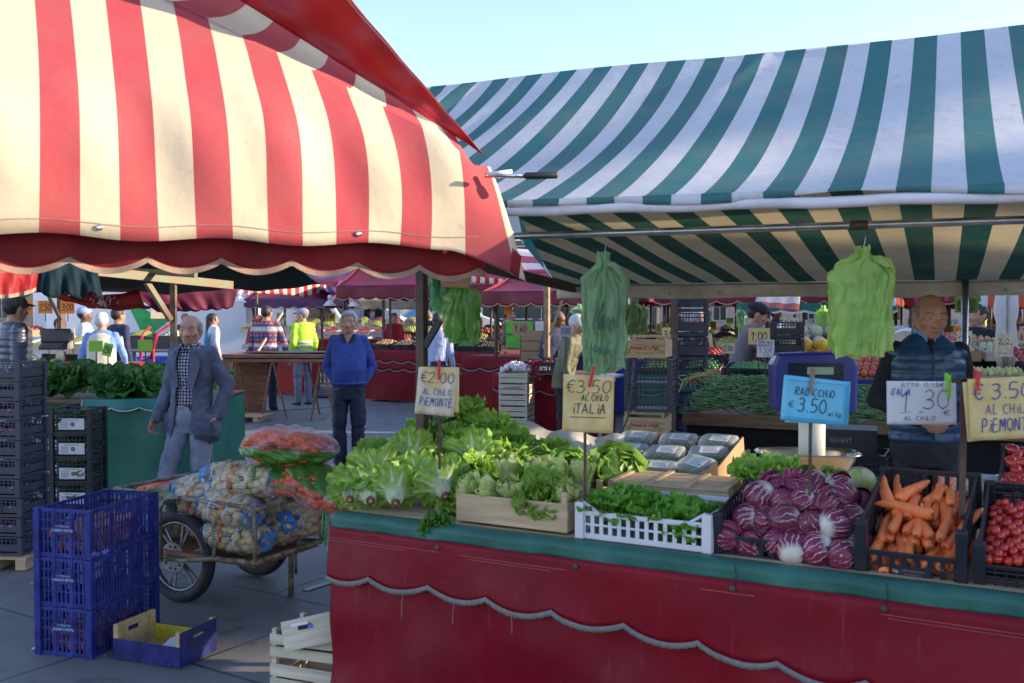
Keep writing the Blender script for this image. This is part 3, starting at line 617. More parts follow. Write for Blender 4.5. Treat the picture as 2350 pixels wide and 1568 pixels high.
# butter lettuce row
for k, (px, py, z, s) in enumerate(((1175, 1075, .17, 1.0), (1235, 1075, .20, 1.1), (1300, 1085, .20, 1.1), (1345, 1092, .18, .9), (1400, 1088, .20, 1.25))):
    puthead('butter', k % 3, look(Y(px, py+22, 4.6-.05*k), (-.1+.1*k, -.6, .75), roll=k*1.3, s=s*.95), ['butter lettuce nearest the escarole pile', 'large crinkled butter lettuce second in the row', 'butter lettuce in the middle of the row', 'butter lettuce behind the yellow card stick', 'sunlit butter lettuce at the box end of the row'][k], 'butter lettuces in a row behind the crates')
c = wcrate(TM(.785, .29, .0, 0.0), 'weathered wooden crate of pale chicory on the green table edge', .50, .36, .155, wood, post=.045, n=1)
for k, (a, b) in enumerate(((-.19, -.06), (-.11, -.07), (-.02, -.07), (.09, -.05), (.18, -.04), (-.15, .08), (-.03, .09), (.08, .08), (.18, .09))):
    puthead('pale' if k != 3 else 'escarole', k % 3, TM(.785+a, .29+b, .07 if b < 0 else .1, 0, 0) @ look((0, 0, 0), (.15*(k-2) if k < 5 else .1, -.75 if k < 5 else -.2, .75), roll=k, s=.80), ['yellowish chicory in the corner of the wooden crate', 'sunlit chicory second from the crate corner', 'round pale chicory in the middle of the wooden crate', 'open frilly lettuce standing in the wooden crate', 'chicory against the right end board'][k] if k < 5 else 'chicory head in the back row of the wooden crate', 'chicory heads in the wooden crate')
# white crate of loose salad
mb = plastic(.50, .36, .135, 'low', .105)
mb.bar((-.235, -.17, .135), (-.17, -.17, .095), .01); mb.bar((.235, -.17, .135), (.17, -.17, .095), .01)
solo('plastic_crate', mb, whitep, 'white slotted plastic crate overflowing with loose green salad', 'crate', TM(1.345, .27), bevel=.0015)
mb = MB()
for k in range(420):
    x = r.uniform(-.23, .23); y = r.uniform(-.17, .17); z = .060 + .045*(1-(x/.27)**2)*(1-(y/.24)**2)+r.uniform(-.03, .01) + .05*max(0, -x)/.2
    leaf(mb, T(x, y, z) @ RZ(r.uniform(0, 6.28)), r.uniform(.04, .08), r.uniform(.018, .030), r.uniform(-.2, .9), r.uniform(-1.2, .3), .009, k, .3, nu=5, nv=6, kr=4)
solo('salad_leaves', mb, leafmat('loose salad leaf', (.10, .30, .02), (.36, .55, .12), rw=.07, base=.15, trans=.4, mid=(.20, .45, .05)), 'loose frilly salad leaves heaped in the white crate', 'salad', TM(1.345, .27), smooth=True, kind='stuff')
# upturned crate behind
mb = MB()
for k in range(5): mb.box((0, -.14+.07*k, .0), (.50, .062, .006))
for a in (-.235, -.08, .08, .235): mb.box((a, 0, .007), (.022, .34, .008))
t = thing('wooden_crate', 'upturned wooden crate with crossed slats behind the white crate', 'crate', TM(1.29, .64, .15, .05)); part('slatted_base', mb, wood, t, bevel=.001)
for s in (-1, 1): q = MB(); q.box((0, s*.165, -.055), (.5, .007, .10)); part('side_board', q, wood, t); q = MB(); q.box((s*.246, 0, -.055), (.008, .33, .10)); part('end_board', q, wood, t)
# cardboard tray of packed rocket
t = thing('cardboard_box', 'brown cardboard box of clear salad punnets with a torn raised corner', 'box', TM(1.10, 1.06, .10, .02, radians(12)))
BW, BD = .58, .42
for nm, c_, d_ in (('base', (0, 0, .003), (BW, BD, .005)), ('front_wall', (0, -BD/2, .035), (BW, .005, .07)), ('back_wall', (0, BD/2, .06), (BW, .005, .12)), ('side_wall', (-BW/2, 0, .05), (.005, BD, .10)), ('side_wall', (BW/2, .0, .065), (.005, BD, .13))):
    q = MB(); q.box(c_, d_); part(nm, q, cardb, t)
q = MB(); q.grid(lambda i, j: Vector((BW/2-.10+.10*i, -BD/2-.004, .07 + (.085+.01*sin(i*9))*j*(i**.7))), 8, 3); part('torn_corner', q, cardb, t, solid=.004)
rocket = leafmat('rocket leaf', (.03, .13, .012), (.15, .3, .05), trans=.35)
def punnet():
    t = thing('salad_punnet', 'clear plastic punnet of green leaves with a white label', 'punnet'); q = MB()
    def pf(i, j):
        a = 2*pi*i; n = 4.5; cx_ = abs(cos(a))**(2/n)*(1 if cos(a) > 0 else -1); sy_ = abs(sin(a))**(2/n)*(1 if sin(a) > 0 else -1)
        k = [(0, .0), (.84, 0), (.97, .042), (1, .045), (.95, .058), (.7, .066), (0, .066)]; f = j*6; g = min(5, int(f)); f -= g; rr_ = k[g][0]*(1-f)+k[g+1][0]*f; z = k[g][1]*(1-f)+k[g+1][1]*f
        return Vector((.088*cx_*rr_, .062*sy_*rr_, z))
    q.grid(pf, 36, 6); part('tub', q, film, t, True)
    q = MB(); rr = random.Random(5)
    for k in range(170): leaf(q, T(rr.uniform(-.055, .055), rr.uniform(-.034, .034), .012+.035*rr.random()) @ RZ(rr.uniform(0, 6)), rr.uniform(.018, .028), .008, rr.uniform(-.2, .3), rr.uniform(-.5, .5), .004, k, .3, nu=3, nv=4)
    o = part('leaves', q, rocket, t, True); o['kind'] = 'stuff'
    q = MB(); q.box((.01, -.005, .068), (.085, .058, .0012)); rr = random.Random(2)
    for k in range(6): q.box((.01-.002+rr.uniform(-.003, .003), .016-.008*k, .0688), (.06+rr.uniform(-.015, .005), .0022, .0006), 1)
    q.box((.042, -.02, .0688), (.012, .012, .0006), 1)
    part('label', q, [paperw, M('grey print', (.22, .22, .25), .6)], t); return t
p0 = punnet(); first = True; PG = 'punnets of leaves in the cardboard box'
base = t.matrix_world if False else TM(1.10, 1.06, .10, .02, radians(12))
for k, (x, y, rz, tilt) in enumerate(((-.19, -.12, 0, .12), (-.01, -.13, .05, .1), (.17, -.11, -.45, .22), (-.2, .02, .03, .12), (-.02, .02, -.04, .14), (.17, .05, .1, .12), (-.2, .14, .0, .1), (-.0, .145, .06, .1), (.19, .16, -.05, .1))):
    X = base @ T(x, y, .02 + (.035 if k == 2 else .012)+.02*(k//3)) @ RZ(rz) @ RX(tilt) @ SC(1.02, 1.02, 1)
    lab = ['clear salad punnet in the near corner by the lettuce', 'clear salad punnet in the middle of the near row', 'clear salad punnet lying askew by the torn cardboard corner', 'clear salad punnet at the end of the second row', 'clear salad punnet in the centre of the box', 'clear salad punnet beside the raised cardboard wall', 'clear salad punnet in the far corner by the white cloth', 'clear salad punnet in the middle of the far row', 'clear salad punnet in the far corner by the green beans'][k]
    o = p0 if k == 0 else dup(p0, X); o.matrix_world = X; o['label'] = lab; o['group'] = PG
# white cotton sheet behind the lettuces
mb = MB()
def sh(i, j):
    a = TP(.1+.75*i, .95+.5*j, 0); return a + Vector((0, 0, .19+.06*sin(pi*j)*(1.2-i)*1.2 + .018*sin(i*19+j*6)+.012*sin(i*7-j*14) - .25*max(0, (.12-j))*2))
mb.grid(sh, 60, 24); solo('cotton_sheet', mb, whitecl, 'crumpled white cotton sheet in the sun behind the lettuces', 'sheet', smooth=True, solid=.003)
mb = MB(); mb.box((0, 0, .06), (.6, .4, .12)); solo('cloth_bundle_box', mb, cardb, 'closed cardboard box under the white cotton sheet', 'box', TM(.42, 1.22, .0, 0))
# ============================================================ RADICCHIO, CARROTS, TOMATOES
def radmat():
    m, n, l, b = newmat('radicchio leaf'); t = n.new('ShaderNodeTexCoord'); s = n.new('ShaderNodeSeparateXYZ'); l.new(t.outputs['UV'], s.inputs[0])
    nz = noisen(n, l, 30, 3); oi = n.new('ShaderNodeObjectInfo')
    u = mathn(n, l, 'ADD', mathn(n, l, 'MULTIPLY', s.outputs[0], 18.0), mathn(n, l, 'MULTIPLY', nz, 2.0)); k = mathn(n, l, 'ABSOLUTE', mathn(n, l, 'SINE', mathn(n, l, 'MULTIPLY', u, pi)))
    wv = mathn(n, l, 'MULTIPLY_ADD', s.outputs[1], -.50, .50); wv = mathn(n, l, 'MAXIMUM', wv, .09)
    f = mathn(n, l, 'MINIMUM', 1.0, mathn(n, l, 'MAXIMUM', 0.0, mathn(n, l, 'MULTIPLY', mathn(n, l, 'SUBTRACT', wv, k), 7.0)))
    b2 = mathn(n, l, 'MINIMUM', 1.0, mathn(n, l, 'MAXIMUM', 0.0, mathn(n, l, 'MULTIPLY', mathn(n, l, 'SUBTRACT', .32, s.outputs[1]), 8.0))); f = mathn(n, l, 'MAXIMUM', f, b2)
    red = mixc(n, l, noisen(n, l, 14, 3), (.11, .008, .036), (.26, .020, .07)); wh = mixc(n, l, noisen(n, l, 20, 2), (.48, .36, .34), (.70, .66, .55))
    c = mixc(n, l, f, red, wh); hs = n.new('ShaderNodeHueSaturation'); l.new(mathn(n, l, 'MULTIPLY_ADD', oi.outputs['Random'], .5, .78), hs.inputs['Value']); l.new(c, hs.inputs['Color'])
    return finish(m, n, l, b, hs.outputs[0], .38, .5, 40, None, .12, bdist=.004)
radm = radmat()
def radbuild(seed):
    r = random.Random(seed); mb = MB()
    prof = [(.004, -.052), (.018, -.050), (.040, -.034), (.052, -.008), (.052, .014), (.042, .036), (.022, .049), (.003, .052)]
    mb.lathe(prof, 20, 0)
    for k in range(6):
        a0 = r.uniform(0, 6.28); wd = r.uniform(1.0, 1.6); hh = r.uniform(.75, 1.0); off = .0025+.002*k*.6; tw = r.uniform(-.5, .5)
        def fn(i, j):
            f = j*hh*7; g = min(6, int(f)); f -= g; rr = prof[g][0]*(1-f)+prof[g+1][0]*f; z = prof[g][1]*(1-f)+prof[g+1][1]*f
            e_ = abs(i*2-1); a = a0 + wd*(i-.5)*2*(1-.35*j) + tw*j; fl = off*(1+.3*e_) + .006*max(0, j-.8)*5*(.5+.5*sin(i*15+k)) + .0015*sin(i*22+k)
            return Vector(((rr+fl)*cos(a), (rr+fl)*sin(a), z+.003*j*(1+sin(i*9))))
        mb.grid(fn, 12, 9, 0, uv=lambda i, j: (a0*.2+wd*(i-.5)*.32*(1-.3*j)+.5, j*hh))
    return mb
def crateP(label, X, W, D, H, mat, style, front=None, name='plastic_crate', group=None, bevel=.0012): return solo(name, plastic(W, D, H, style, front), mat, label, 'crate', X, group, bevel=bevel)
XR = TM(1.86, .33, .012, 0, radians(9))
crateP('black plastic crate heaped with red and white radicchio', XR, .49, .40, .16, blackp, 'low', .085)
r = random.Random(11); n_ = 0
for lay, (nx, ny, z0) in enumerate(((6, 5, .055), (5, 4, .115), (4, 3, .165))):
    for j in range(ny):
        for i in range(nx):
            x = (i-(nx-1)/2)*.079 + r.uniform(-.012, .012) + (.02 if j % 2 else -.02); y = (j-(ny-1)/2)*.083 + r.uniform(-.01, .01) + lay*.035; z = z0 + r.uniform(-.01, .012)
            X = XR @ T(x, y, z) @ Euler((r.uniform(.6, 2.2) if r.random() < .6 else r.uniform(-1, 3), r.uniform(-.8, .8), r.uniform(0, 6.28))).to_matrix().to_4x4() @ SC(*[r.uniform(.88, 1.08)]*3)
            me = src(('rad', n_ % 4), 'radicchio', lambda: radbuild(n_ % 4+1), [radm]); o = link('radicchio', me, None, X); n_ += 1
            tag(o, 'round red radicchio head with white veins in the heaped black crate', 'radicchio', 'radicchio heads heaped in the black crate')
carm = M('carrot skin', (.82, .19, .050), .5, .16, 18, .4, 90, stretch=(1, 1, 4), bstretch=(1, 1, 6), orand=.13, bdist=.003); cart = M('carrot crown', (.16, .13, .05), .8)
def carbuild(seed):
    r = random.Random(seed); mb = MB(); L = .185; bx = r.uniform(-.012, .012); N = 12
    pts = [(bx*sin(pi*i/N), .4*bx*sin(2*pi*i/N), L*i/N) for i in range(N+1)]
    rs = [.0235*(1-.50*(i/N)**1.2)*(1+.025*sin(i*2.3+seed)) for i in range(N+1)]; rs[0] = .016; rs[1] = .0228; rs[-1] = .005; rs[-2] *= .8
    mb.tube(pts, rs, 12, 0); mb.lathe([(.001, -.003), (.007, -.003), (.008, .001)], 8, 1); return mb
def cput(X, lab=None): 
    global n_; me = src(('car', n_ % 4), 'carrot', lambda: carbuild(n_ % 4+1), [carm, cart]); n_ += 1
    return tag(link('carrot', me, None, X), lab or 'thick orange carrot in the tilted black crate on the stall', 'carrot', 'carrots heaped in the black crate')
XC = TM(2.262, .36, .03, -.02, radians(15)); XC = XC
mb = plastic(.305, .46, .20, 'low', .105); solo('plastic_crate', mb, blackp, 'tilted black plastic crate full of thick carrots', 'crate', XC, bevel=.0012)
r = random.Random(21)
for lay in range(3):
    for j in range(4):
        for i in range(7):
            if lay == 2 and (i in (0, 6) or j == 0): continue
            x = (i-3)*.040 + r.uniform(-.008, .008); y = -.215 + j*.105 + r.uniform(-.02, .02); z = .03 + lay*.036 + .02*j*.5 + r.uniform(-.006, .008); yaw = r.gauss(.05, .20)
            cput(XC @ T(x, y, z) @ RZ(yaw) @ RX(-pi/2 + r.uniform(-.12, .15)) @ RZ(r.uniform(0, 6)) @ SC(*([r.uniform(.72, .98)]*2+[r.uniform(.9, 1.15)])))
for (x, y, z, yaw, el) in ((.04, -.02, .195, 1.35, .0), (-.10, .02, .19, .3, .2), (-.05, -.19, .10, .1, -.7), (.03, -.2, .10, -.2, -.7), (.10, -.2, .09, .2, -.5), (-.11, -.2, .09, 0, -.7), (-.08, .06, .20, -.4, .0)):
    cput(XC @ T(x, y, z-.045) @ RZ(yaw) @ RX(-pi/2+el) @ SC(.98, .98, 1.05))
q = MB(); q.box((0, 0, 0), (.11, .001, .028)); q.X = T(-.03, -.001, 0); printed(q, 'ORTOFRUTTA', .035, .003, .008, 1); printed(q, 'COOPERATIVA', .035, -.009, .006, 1); q.ball((-.015, -.001, 0), (.008, .001, .006), 8, 6, 1)
part('crate_label', q, [M('grey label ink', (.03, .03, .035), .5), M('dim white print', (.28, .28, .32), .5)], bpy.data.objects['plastic_crate.002'] if 'plastic_crate.002' in bpy.data.objects else None, X=T(0, -.236, .04))
tomm = M('cherry tomato skin', (.48, .022, .012), .12, .2, 20, 0, orand=.22, coat=.3); tomp = M('plum tomato skin', (.42, .016, .012), .14, .2, 20, 0, orand=.2, coat=.3)
XT = TM(2.625, .37, .03, 0, radians(16)); mb = plastic(.34, .46, .17, 'grid', .10); solo('plastic_crate', mb, blackp, 'black plastic crate filled with cherry tomatoes', 'crate', XT, bevel=.0012)
def tb(): mb = MB(); mb.ball((0, 0, 0), (.0155, .0155, .0145), 14, 9); return mb
for j in range(14):
    for i in range(11):
        for lay in (0, 1):
            if lay and r.random() < .55: continue
            X = XT @ T((i-5)*.0292+(.0146 if j % 2 else 0)+r.uniform(-.003, .003), -.2+j*.030+r.uniform(-.003, .003), .105+.02*lay+r.uniform(-.004, .004)+.0*j) @ RX(r.uniform(-.5, .5)) @ SC(*[r.uniform(.85, 1.12)]*3)
            tag(link('cherry_tomato', src('tom', 'cherry_tomato', tb, [tomm]), None, X), 'small glossy red cherry tomato in the black crate', 'tomato', 'cherry tomatoes in the black crate')
XT2 = TM(2.66, .90, .12, 0, radians(12)); mb = plastic(.36, .46, .16, 'grid'); solo('plastic_crate', mb, blackp, 'black plastic crate of plum tomatoes behind the cherry tomatoes', 'crate', XT2, bevel=.0012)
for j in range(7):
    for i in range(8):
        X = XT2 @ T((i-3.5)*.043+(.02 if j % 2 else 0), -.2+j*.062+r.uniform(-.006, .006), .145+r.uniform(-.01, .015)) @ RZ(r.uniform(0, 3)) @ RX(r.uniform(-.2, .2)) @ SC(1, 1.3, 1)
        tag(link('plum_tomato', src('plum', 'plum_tomato', lambda: (lambda g: (g.ball((0, 0, 0), (.022, .026, .021), 14, 9), g)[1])(MB()), [tomp]), None, X), 'glossy plum tomato in the crate behind the cherry tomatoes', 'tomato', 'plum tomatoes in the back crate')
# greens and cabbage behind the radicchio, celery in film
for k, (px, py, z, kd) in enumerate(((1790, 1112, .2, 'escarole'), (1850, 1118, .2, 'butter'), (1720, 1118, .2, 'escarole'), (1905, 1125, .18, 'butter'))):
    puthead(kd, k % 3, look(Y(px, py, 4.0), (.1*k-.2, -.4, 1), roll=k, s=.62), ['frilly green lettuce behind the radicchio left of the price stick', 'pale green lettuce behind the radicchio by the scale column', 'green lettuce at the corner of the radicchio crate', 'pale lettuce beside the small cabbage'][k])
mb = MB(); mb.ball((0, 0, 0), (.062, .055, .048), 20, 12)
for k in range(3): mb.grid(lambda i, j: Vector(((.064+.002*k)*cos(-2+k+i*2)*sin(.3+j*2), (.057+.002*k)*sin(-2+k+i*2)*sin(.3+j*2), (.050+.002*k)*cos(.3+j*2))), 10, 8)
solo('cabbage', mb, Lpal, 'small pale green cabbage between radicchio and carrots', 'cabbage', T(Y(1972, 1103, 3.85)) @ RZ(.4), smooth=True)
XW = TM(2.43, .80, .16, .1, .15); t = thing('celery_pack', 'cut celery wrapped in crinkled clear film behind the carrots', 'vegetable pack', XW)
q = MB(); r = random.Random(9)
for k in range(26): q.tube([(-.11+r.uniform(0, .02), r.uniform(-.05, .05), r.uniform(.0, .05)), (.12, r.uniform(-.05, .05), r.uniform(.0, .05))], .008, 6)
part('celery_sticks', q, M('pale celery', (.33, .42, .20), .5, .3, 20), t, True)
q = MB()
def wrapf(i, j):
    a = 2*pi*j; x = -.17+.34*i; rr = .062*(min(1, sin(pi*i)*2.4)**.6 if 0 < i < 1 else .02)+.012; rr *= 1+.10*sin(a*5+i*21)*abs(i-.5)*2+.03*sin(a*9+i*13); return Vector((x, rr*1.15*cos(a), .028+rr*.72*sin(a)))
q.grid(wrapf, 30, 24); part('film', q, film, t, True)
q = MB(); q.box((.09, 0, .0), (.06, .11, .055)); part('tray', q, whitep, t, bevel=.004)
mb = MB()
for k in range(9): mb.ball((r.uniform(-.13, .13), r.uniform(-.05, .05), r.uniform(0, .03)), (.035, .03, .022), 10, 7)
solo('radish_bag', mb, M('pink radish bag', (.45, .10, .12), .3, .4, 30, .5, 40, col2=(.6, .35, .3)), 'flat bag of pink radishes under the wrapped celery', 'bag', TM(2.42, .72, .14, .1), smooth=True)
mb = MB(); mb.grid(lambda i, j: Vector((.22*i-.11+.01*sin(j*8), .1*j, .05*sin(pi*i)*sin(pi*j)+.02+.012*sin(i*17+j*9))), 18, 10); solo('plastic_bag', mb, M('turquoise green bag', (.08, .42, .28), .4, .2, 10, .5, 20, trans=.4), 'crumpled turquoise plastic bag beside the radicchio', 'bag', TM(1.93, .92, .12), smooth=True)
# ============================================================ SCALE
XS = TM(2.02, 1.02, 0, -.12); t = thing('market_scale', 'blue market scale head on a pale column with a steel weighing pan', 'scale', T(G(1862, 1128, ZT)) @ RZ(ANG+.42))
q = MB(); q.lathe([(.054, .0), (.054, .42)], 24, 0, sx=1.15, sy=.8); part('column', q, M('cream enamel', (.55, .56, .46), .35, .08, 4), t, True)
q = MB(); N = 24   # rounded trapezoid housing
prof = [(-.19, .40), (-.195, .60), (-.17, .655), (.17, .665), (.195, .60), (.19, .39), (.17, .375), (-.17, .385)]
q.add([(x, y, z) for y in (-.07, .07) for x, z in prof], [tuple(range(8)), tuple(range(8, 16))[::-1]] + [(i, i+8, (i+1) % 8+8, (i+1) % 8) for i in range(8)])
part('housing', q, M('blue enamel', (.007, .016, .17), .28, .1, 5, coat=.25), t, bevel=.014)
q = MB(); q.box((0, -.074, .555), (.25, .006, .11)); q.box((.02, -.078, .575), (.12, .003, .035), 1); part('display', q, [M('dark display', (.01, .015, .03), .1), M('pale lcd', (.22, .34, .22), .2)], t, bevel=.002)
q = MB(); q.box((.04, 0, .02), (.36, .30, .04)); part('base', q, bluep, t, bevel=.01)
q = MB()
def pan(i, j):
    a = 2*pi*i; k = 3.2; cx_ = abs(cos(a))**(2/k)*(1 if cos(a) > 0 else -1); sy_ = abs(sin(a))**(2/k)*(1 if sin(a) > 0 else -1); P_ = [(0, .0), (.72, 0), (.80, .01), (.96, .085), (1.0, .09), (1.03, .086)]; f = j*5; g = min(4, int(f)); f -= g
    rr = P_[g][0]*(1-f)+P_[g+1][0]*f; z = P_[g][1]*(1-f)+P_[g+1][1]*f; return Vector((.235*cx_*rr, .15*sy_*rr, z))
q.grid(pan, 48, 20); part('weighing_pan', q, M('worn steel', (.46, .44, .40), .25, .15, 8, .1, 30, metal=1), t, True, solid=.002, X=T(-.02, .0, .10))
# ============================================================ PRICE CARDS
def card(px, py, d, w, h, name_, label, mat, texts, stick=None, peg=None, rz=0, roll=0, tiltx=0, back=None, warp=.006, cat='price card'):
    """a card at pixel (px,py) of its centre and distance d, facing the viewer's side"""
    p = Y(px, py, d); t = thing('price_card', label, cat, T(p) @ RZ(rz)); Xc = RY(roll) @ RX(tiltx); q = MB(); rr = random.Random(int(px))
    cx0 = [rr.uniform(-.004, .004) for _ in range(4)]
    wf = lambda x, z: warp*(sin(x/w*2.6+px)*.6 + (x/w)*(z/h)*1.3 + .5*sin(z/h*4))
    def cf(i, j): x = (i-.5)*w + cx0[0]*(j-.5)*2; z = (j-.5)*h + cx0[1]*(i-.5); return Vector((x, wf(x, z), z))
    q.grid(cf, 12, 12); part('card', q, mat, t, True, solid=.0025, X=Xc, off=-1)
    for k, (mt, items) in enumerate(texts):
        q = MB()
        for it in items:
            if it[0] == 'line': q.box((it[1], -.003, it[2]), (it[3], .0012, it[4]))
            elif it[0] == 'print': printed(q, it[1], it[2]*w, it[3]*h, it[4]*h, 0, z=.0035, bold=it[5] if len(it) > 5 else 0)
            else: write(q, it[0], it[1]*w, it[2]*h, it[3]*h, 0, wd=it[5] if len(it) > 5 else .09, seed=k+int(py), fit=it[4]*w, z=.0032)
        q.v = [(a, b + wf(a, c_) , c_) for a, b, c_ in q.v]
        part('writing', q, mt, t, X=Xc)
    if stick:
        sx, zt, zb, mt = stick; q = MB(); q.box((sx, .008, (zt+zb)/2), (.011, .007, zt-zb)); part('stick', q, mt, t, bevel=.001)
    if peg:
        mx, mz, mt, L, an = peg; q = MB(); q.box((0, -.009, 0), (.011, .006, L)); q.box((0, .011, .004), (.011, .006, L)); q.box((0, .001, L*.18), (.010, .014, .004)); part('clothes_peg', q, mt, t, bevel=.001, X=T(mx, 0, mz) @ RY(an))
    if back: q = MB(); q.box((back[0], .006, back[1]), (w*.97, .003, h*.97)); part('rear_card', q, back[2], t, X=RY(roll-.05))
    return t
browns = M('brown stick paint', (.075, .035, .022), .6, .4, 20); redpeg = M('red plastic peg', (.55, .01, .02), .3, .05); woodpeg = M('old wooden peg', (.26, .17, .10), .8, .3, 20); grnpeg = M('lime plastic peg', (.22, .55, .02), .35, .05)
card(1001, 900, 3.95, .157, .185, 'a', 'cream price card with a red peg reading 2.00 al chilo Piemonte in the lettuces', cardcream, [(inkb, [('\u20ac2.00', -.42, .20, .22, .88, .075), ('AL CHiLO', -.34, -.06, .13, .74), ('PiEMONTE', -.42, -.30, .17, .86)])], stick=(.012, -.05, -.31, browns), peg=(.012, .088, redpeg, .075, 0), roll=.07, back=(.014, .01, cardy))
card(1350, 927, 3.72, .19, .215, 'b', 'yellow price card with a red peg reading 3,50 al chilo Italia', cardy, [(ink, [('\u20ac3,50', -.45, .19, .22, .92, .06), ('AL CHiLO', -.14, .06, .10, .54, .12), ('iTALiA', -.32, -.16, .16, .68, .10), ('line', -.0, -.050, .135, .0025)])], stick=(-.012, -.08, -.37, browns), peg=(.012, .10, redpeg, .075, .22), roll=.02, rz=-.1)
card(1870, 920, 3.42, .225, .155, 'c', 'blue laminated card with a wooden peg reading Radicchio 3.50', cardblue, [(ink, [('RADiCCHiO', -.32, .10, .16, .62, .10), ('\u20ac', -.40, -.20, .15, .10, .09), ('3.50', -.26, -.26, .30, .46, .075), ('al kg', .22, -.30, .10, .20, .12)]), (M('faint card rule', (.03, .12, .2), .5), [('line', 0, .064, .19, .001), ('line', 0, -.064, .19, .001)])], stick=(-.012, .0, -.33, brownsteel), peg=(-.012, .072, woodpeg, .08, .14), roll=.10, back=(.012, -.004, cardblue), warp=.004)
card(2115, 925, 3.25, .226, .142, 'd', 'white price card with a lime peg reading 1,30 al chilo Italia', cardwhite, [(ink, [('ETTO  0,15\u20ac', -.30, .38, .08, .62, .14), ('1', -.34, -.18, .44, .20, .04), ('_', -.30, -.22, .36, .14, .02), (',', -.08, -.2, .2, .2, .08), ('30', -.0, -.14, .44, .42, .04), ('\u20ac', .30, -.28, .12, .12), ('AL CHiLO', -.26, -.40, .10, .46, .12)]), (inkb, [('iTALiA', -.46, .18, .15, .30, .11)])], peg=(.085, .055, grnpeg, .075, 0), warp=.002)
card(2300, 938, 3.05, .205, .19, 'e', 'yellow price card with blue writing reading 3.50 al chilo Piemonte', cardy, [(inkb, [('\u20ac 3.50', -.44, .17, .24, .92, .085), ('AL CHiLO', -.26, -.08, .15, .72), ('PiEMONTE', -.34, -.36, .20, .84)])], peg=(-.08, .085, redpeg, .06, .1), back=(-.012, 0, cardy), roll=-.05)
mb = MB(); p = Y(2212, 870, 3.2); pz = Y(2216, 1190, 3.2); mb.box((p.x, p.y, (p.z+pz.z)/2), (.02, .006, p.z-pz.z)); mb.box((p.x-.012, p.y, p.z-.005), (.055, .006, .016))
solo('sign_holder', mb, brownsteel, 'flat dark steel holder standing between carrots and tomatoes', 'sign holder', bevel=.001)
card(1046, 632, 4.4, .125, .11, 'f', 'torn cardboard notice hanging from the red awning reading La Merce', cardb, [(ink, [('LA MERCE', -.36, -.02, .15, .72, .10)])], roll=.05, warp=.01, cat='notice')
# ============================================================ HANGING BAGS
def hangbags(px, pyt, pyb, d, wpx, label, mat, seed, layers=9, hook=True, puff=0, top=None):
    r = random.Random(seed); a = Y(px, pyt, d); b = Y(px, pyb, d); H = a.z-b.z; W = wpx*d/FPX/2; t = thing('bag_bundle', label, 'plastic bags', T(a) @ RZ(r.uniform(-.2, .2)))
    N1 = lambda x, y=0, z=0: noise.noise(Vector((x, y, z)))
    for k in range(layers):
        q = MB(); sd = seed*7.3+k*3.1; oy = (k-layers/2)*.010; hb = H*r.uniform(.80, 1.0); ox = r.uniform(-.18, .18)*W; wl = W*r.uniform(.72, 1.0); wr2 = W*r.uniform(.72, 1.0); sh = r.uniform(.16, .26); ml = .5+.5*r.random()
        def edge(j, s_):
            base = .12 + .12*j/sh if j < sh*.5 else (.24+.76*min(1, (j-sh*.5)/(sh*.65))**.6)
            base *= 1 - .10*ml*sin(pi*min(1, max(0, (j-sh*1.1)/.6))) - .22*max(0, j-.55)*ml
            return base*(1+.12*N1(j*2.2, s_*9+sd)+.025*N1(j*11, s_*5+sd))
        def fn(i, j):
            x = (i-.5)*2; s_ = 1 if x > 0 else -1; wd = (wr2 if x > 0 else wl)*edge(j, s_); nk = min(1, j/sh)
            fo = .7*N1(x*1.5+sd, j*1.2, 0) + 1.1*(abs(N1(x*2.6+j*1.3+sd, j*.8, 3))-.25) + .55*(abs(N1(x*6.0-j*1.8, j*1.5+sd, 5))-.25) + .12*N1(x*14+sd, j*12, 7)
            z = -hb*j - (.05*H*N1(x*1.6, sd, 1)*j) - .04*H*abs(x)*(1-j)*nk + .010*N1(x*7, sd, 5)*(j > .9)
            return Vector((ox*nk + wd*x + .014*N1(j*7, x*3, sd)*nk, oy + fo*.036*(.25+.75*nk) + puff*sin(pi*i)*sin(pi*j)*(1 if k % 2 else -1), z))
        q.grid(fn, 34, 34); part('bag', q, mat, t, True)
    for k in range(0 if puff else 2):     # loose carrier handles folding out at the shoulders
        q = MB(); s_ = (-1, 1, 1, -1, 1)[k]; L_ = r.uniform(.14, .24)*H; o_ = r.uniform(.5, .95)*W; dr = r.uniform(.0, .12)*H
        q.grid(lambda i, j: Vector((s_*(o_*min(1, i*1.6)**.7 + .018*sin(pi*i)+.03*(j-.5)*W*4*i), -.03-.015*k-.03*sin(pi*i)+.012*N1(i*4, j*3+k), -.02 - dr*i - L_*i**1.5 - .035*j + .012*N1(i*5+k, j*2))), 14, 5); part('handle', q, mat, t, True)
    q = MB()
    for k in range(8): an = k*.8+seed; q.grid(lambda i, j: Vector(((.010+.022*i)*cos(an)+.012*j*N1(k, j*3), (.010+.018*i)*sin(an), .012-.06*j+.02*i*N1(k*3.3, i*2))), 5, 5)
    part('knot', q, mat, t, True)
    if hook: q = MB(); q.tube([(0, 0, -.01), (.006, 0, .02), (.012, 0, .05), (.0, 0, .075)], .0018, 5); part('hook', q, steel, t)
    return t
bagA = M('pale green bag film', (.38, .58, .32), .25, .15, 8, .8, 16, trans=.6, bdist=.010); bagB = M('lime green bag film', (.55, .78, .22), .25, .12, 8, .8, 16, trans=.6, bdist=.010); bagC = M('jade green bag film', (.22, .60, .28), .3, .2, 8, .5, 16, trans=.55, bdist=.006)
r1 = ray(1385, 585); d1 = vp/(Vector((r1.x, r1.y, 0)).dot(V1))*r1.y; r2 = ray(1978, 570); d2 = vp/(Vector((r2.x, r2.y, 0)).dot(V1))*r2.y
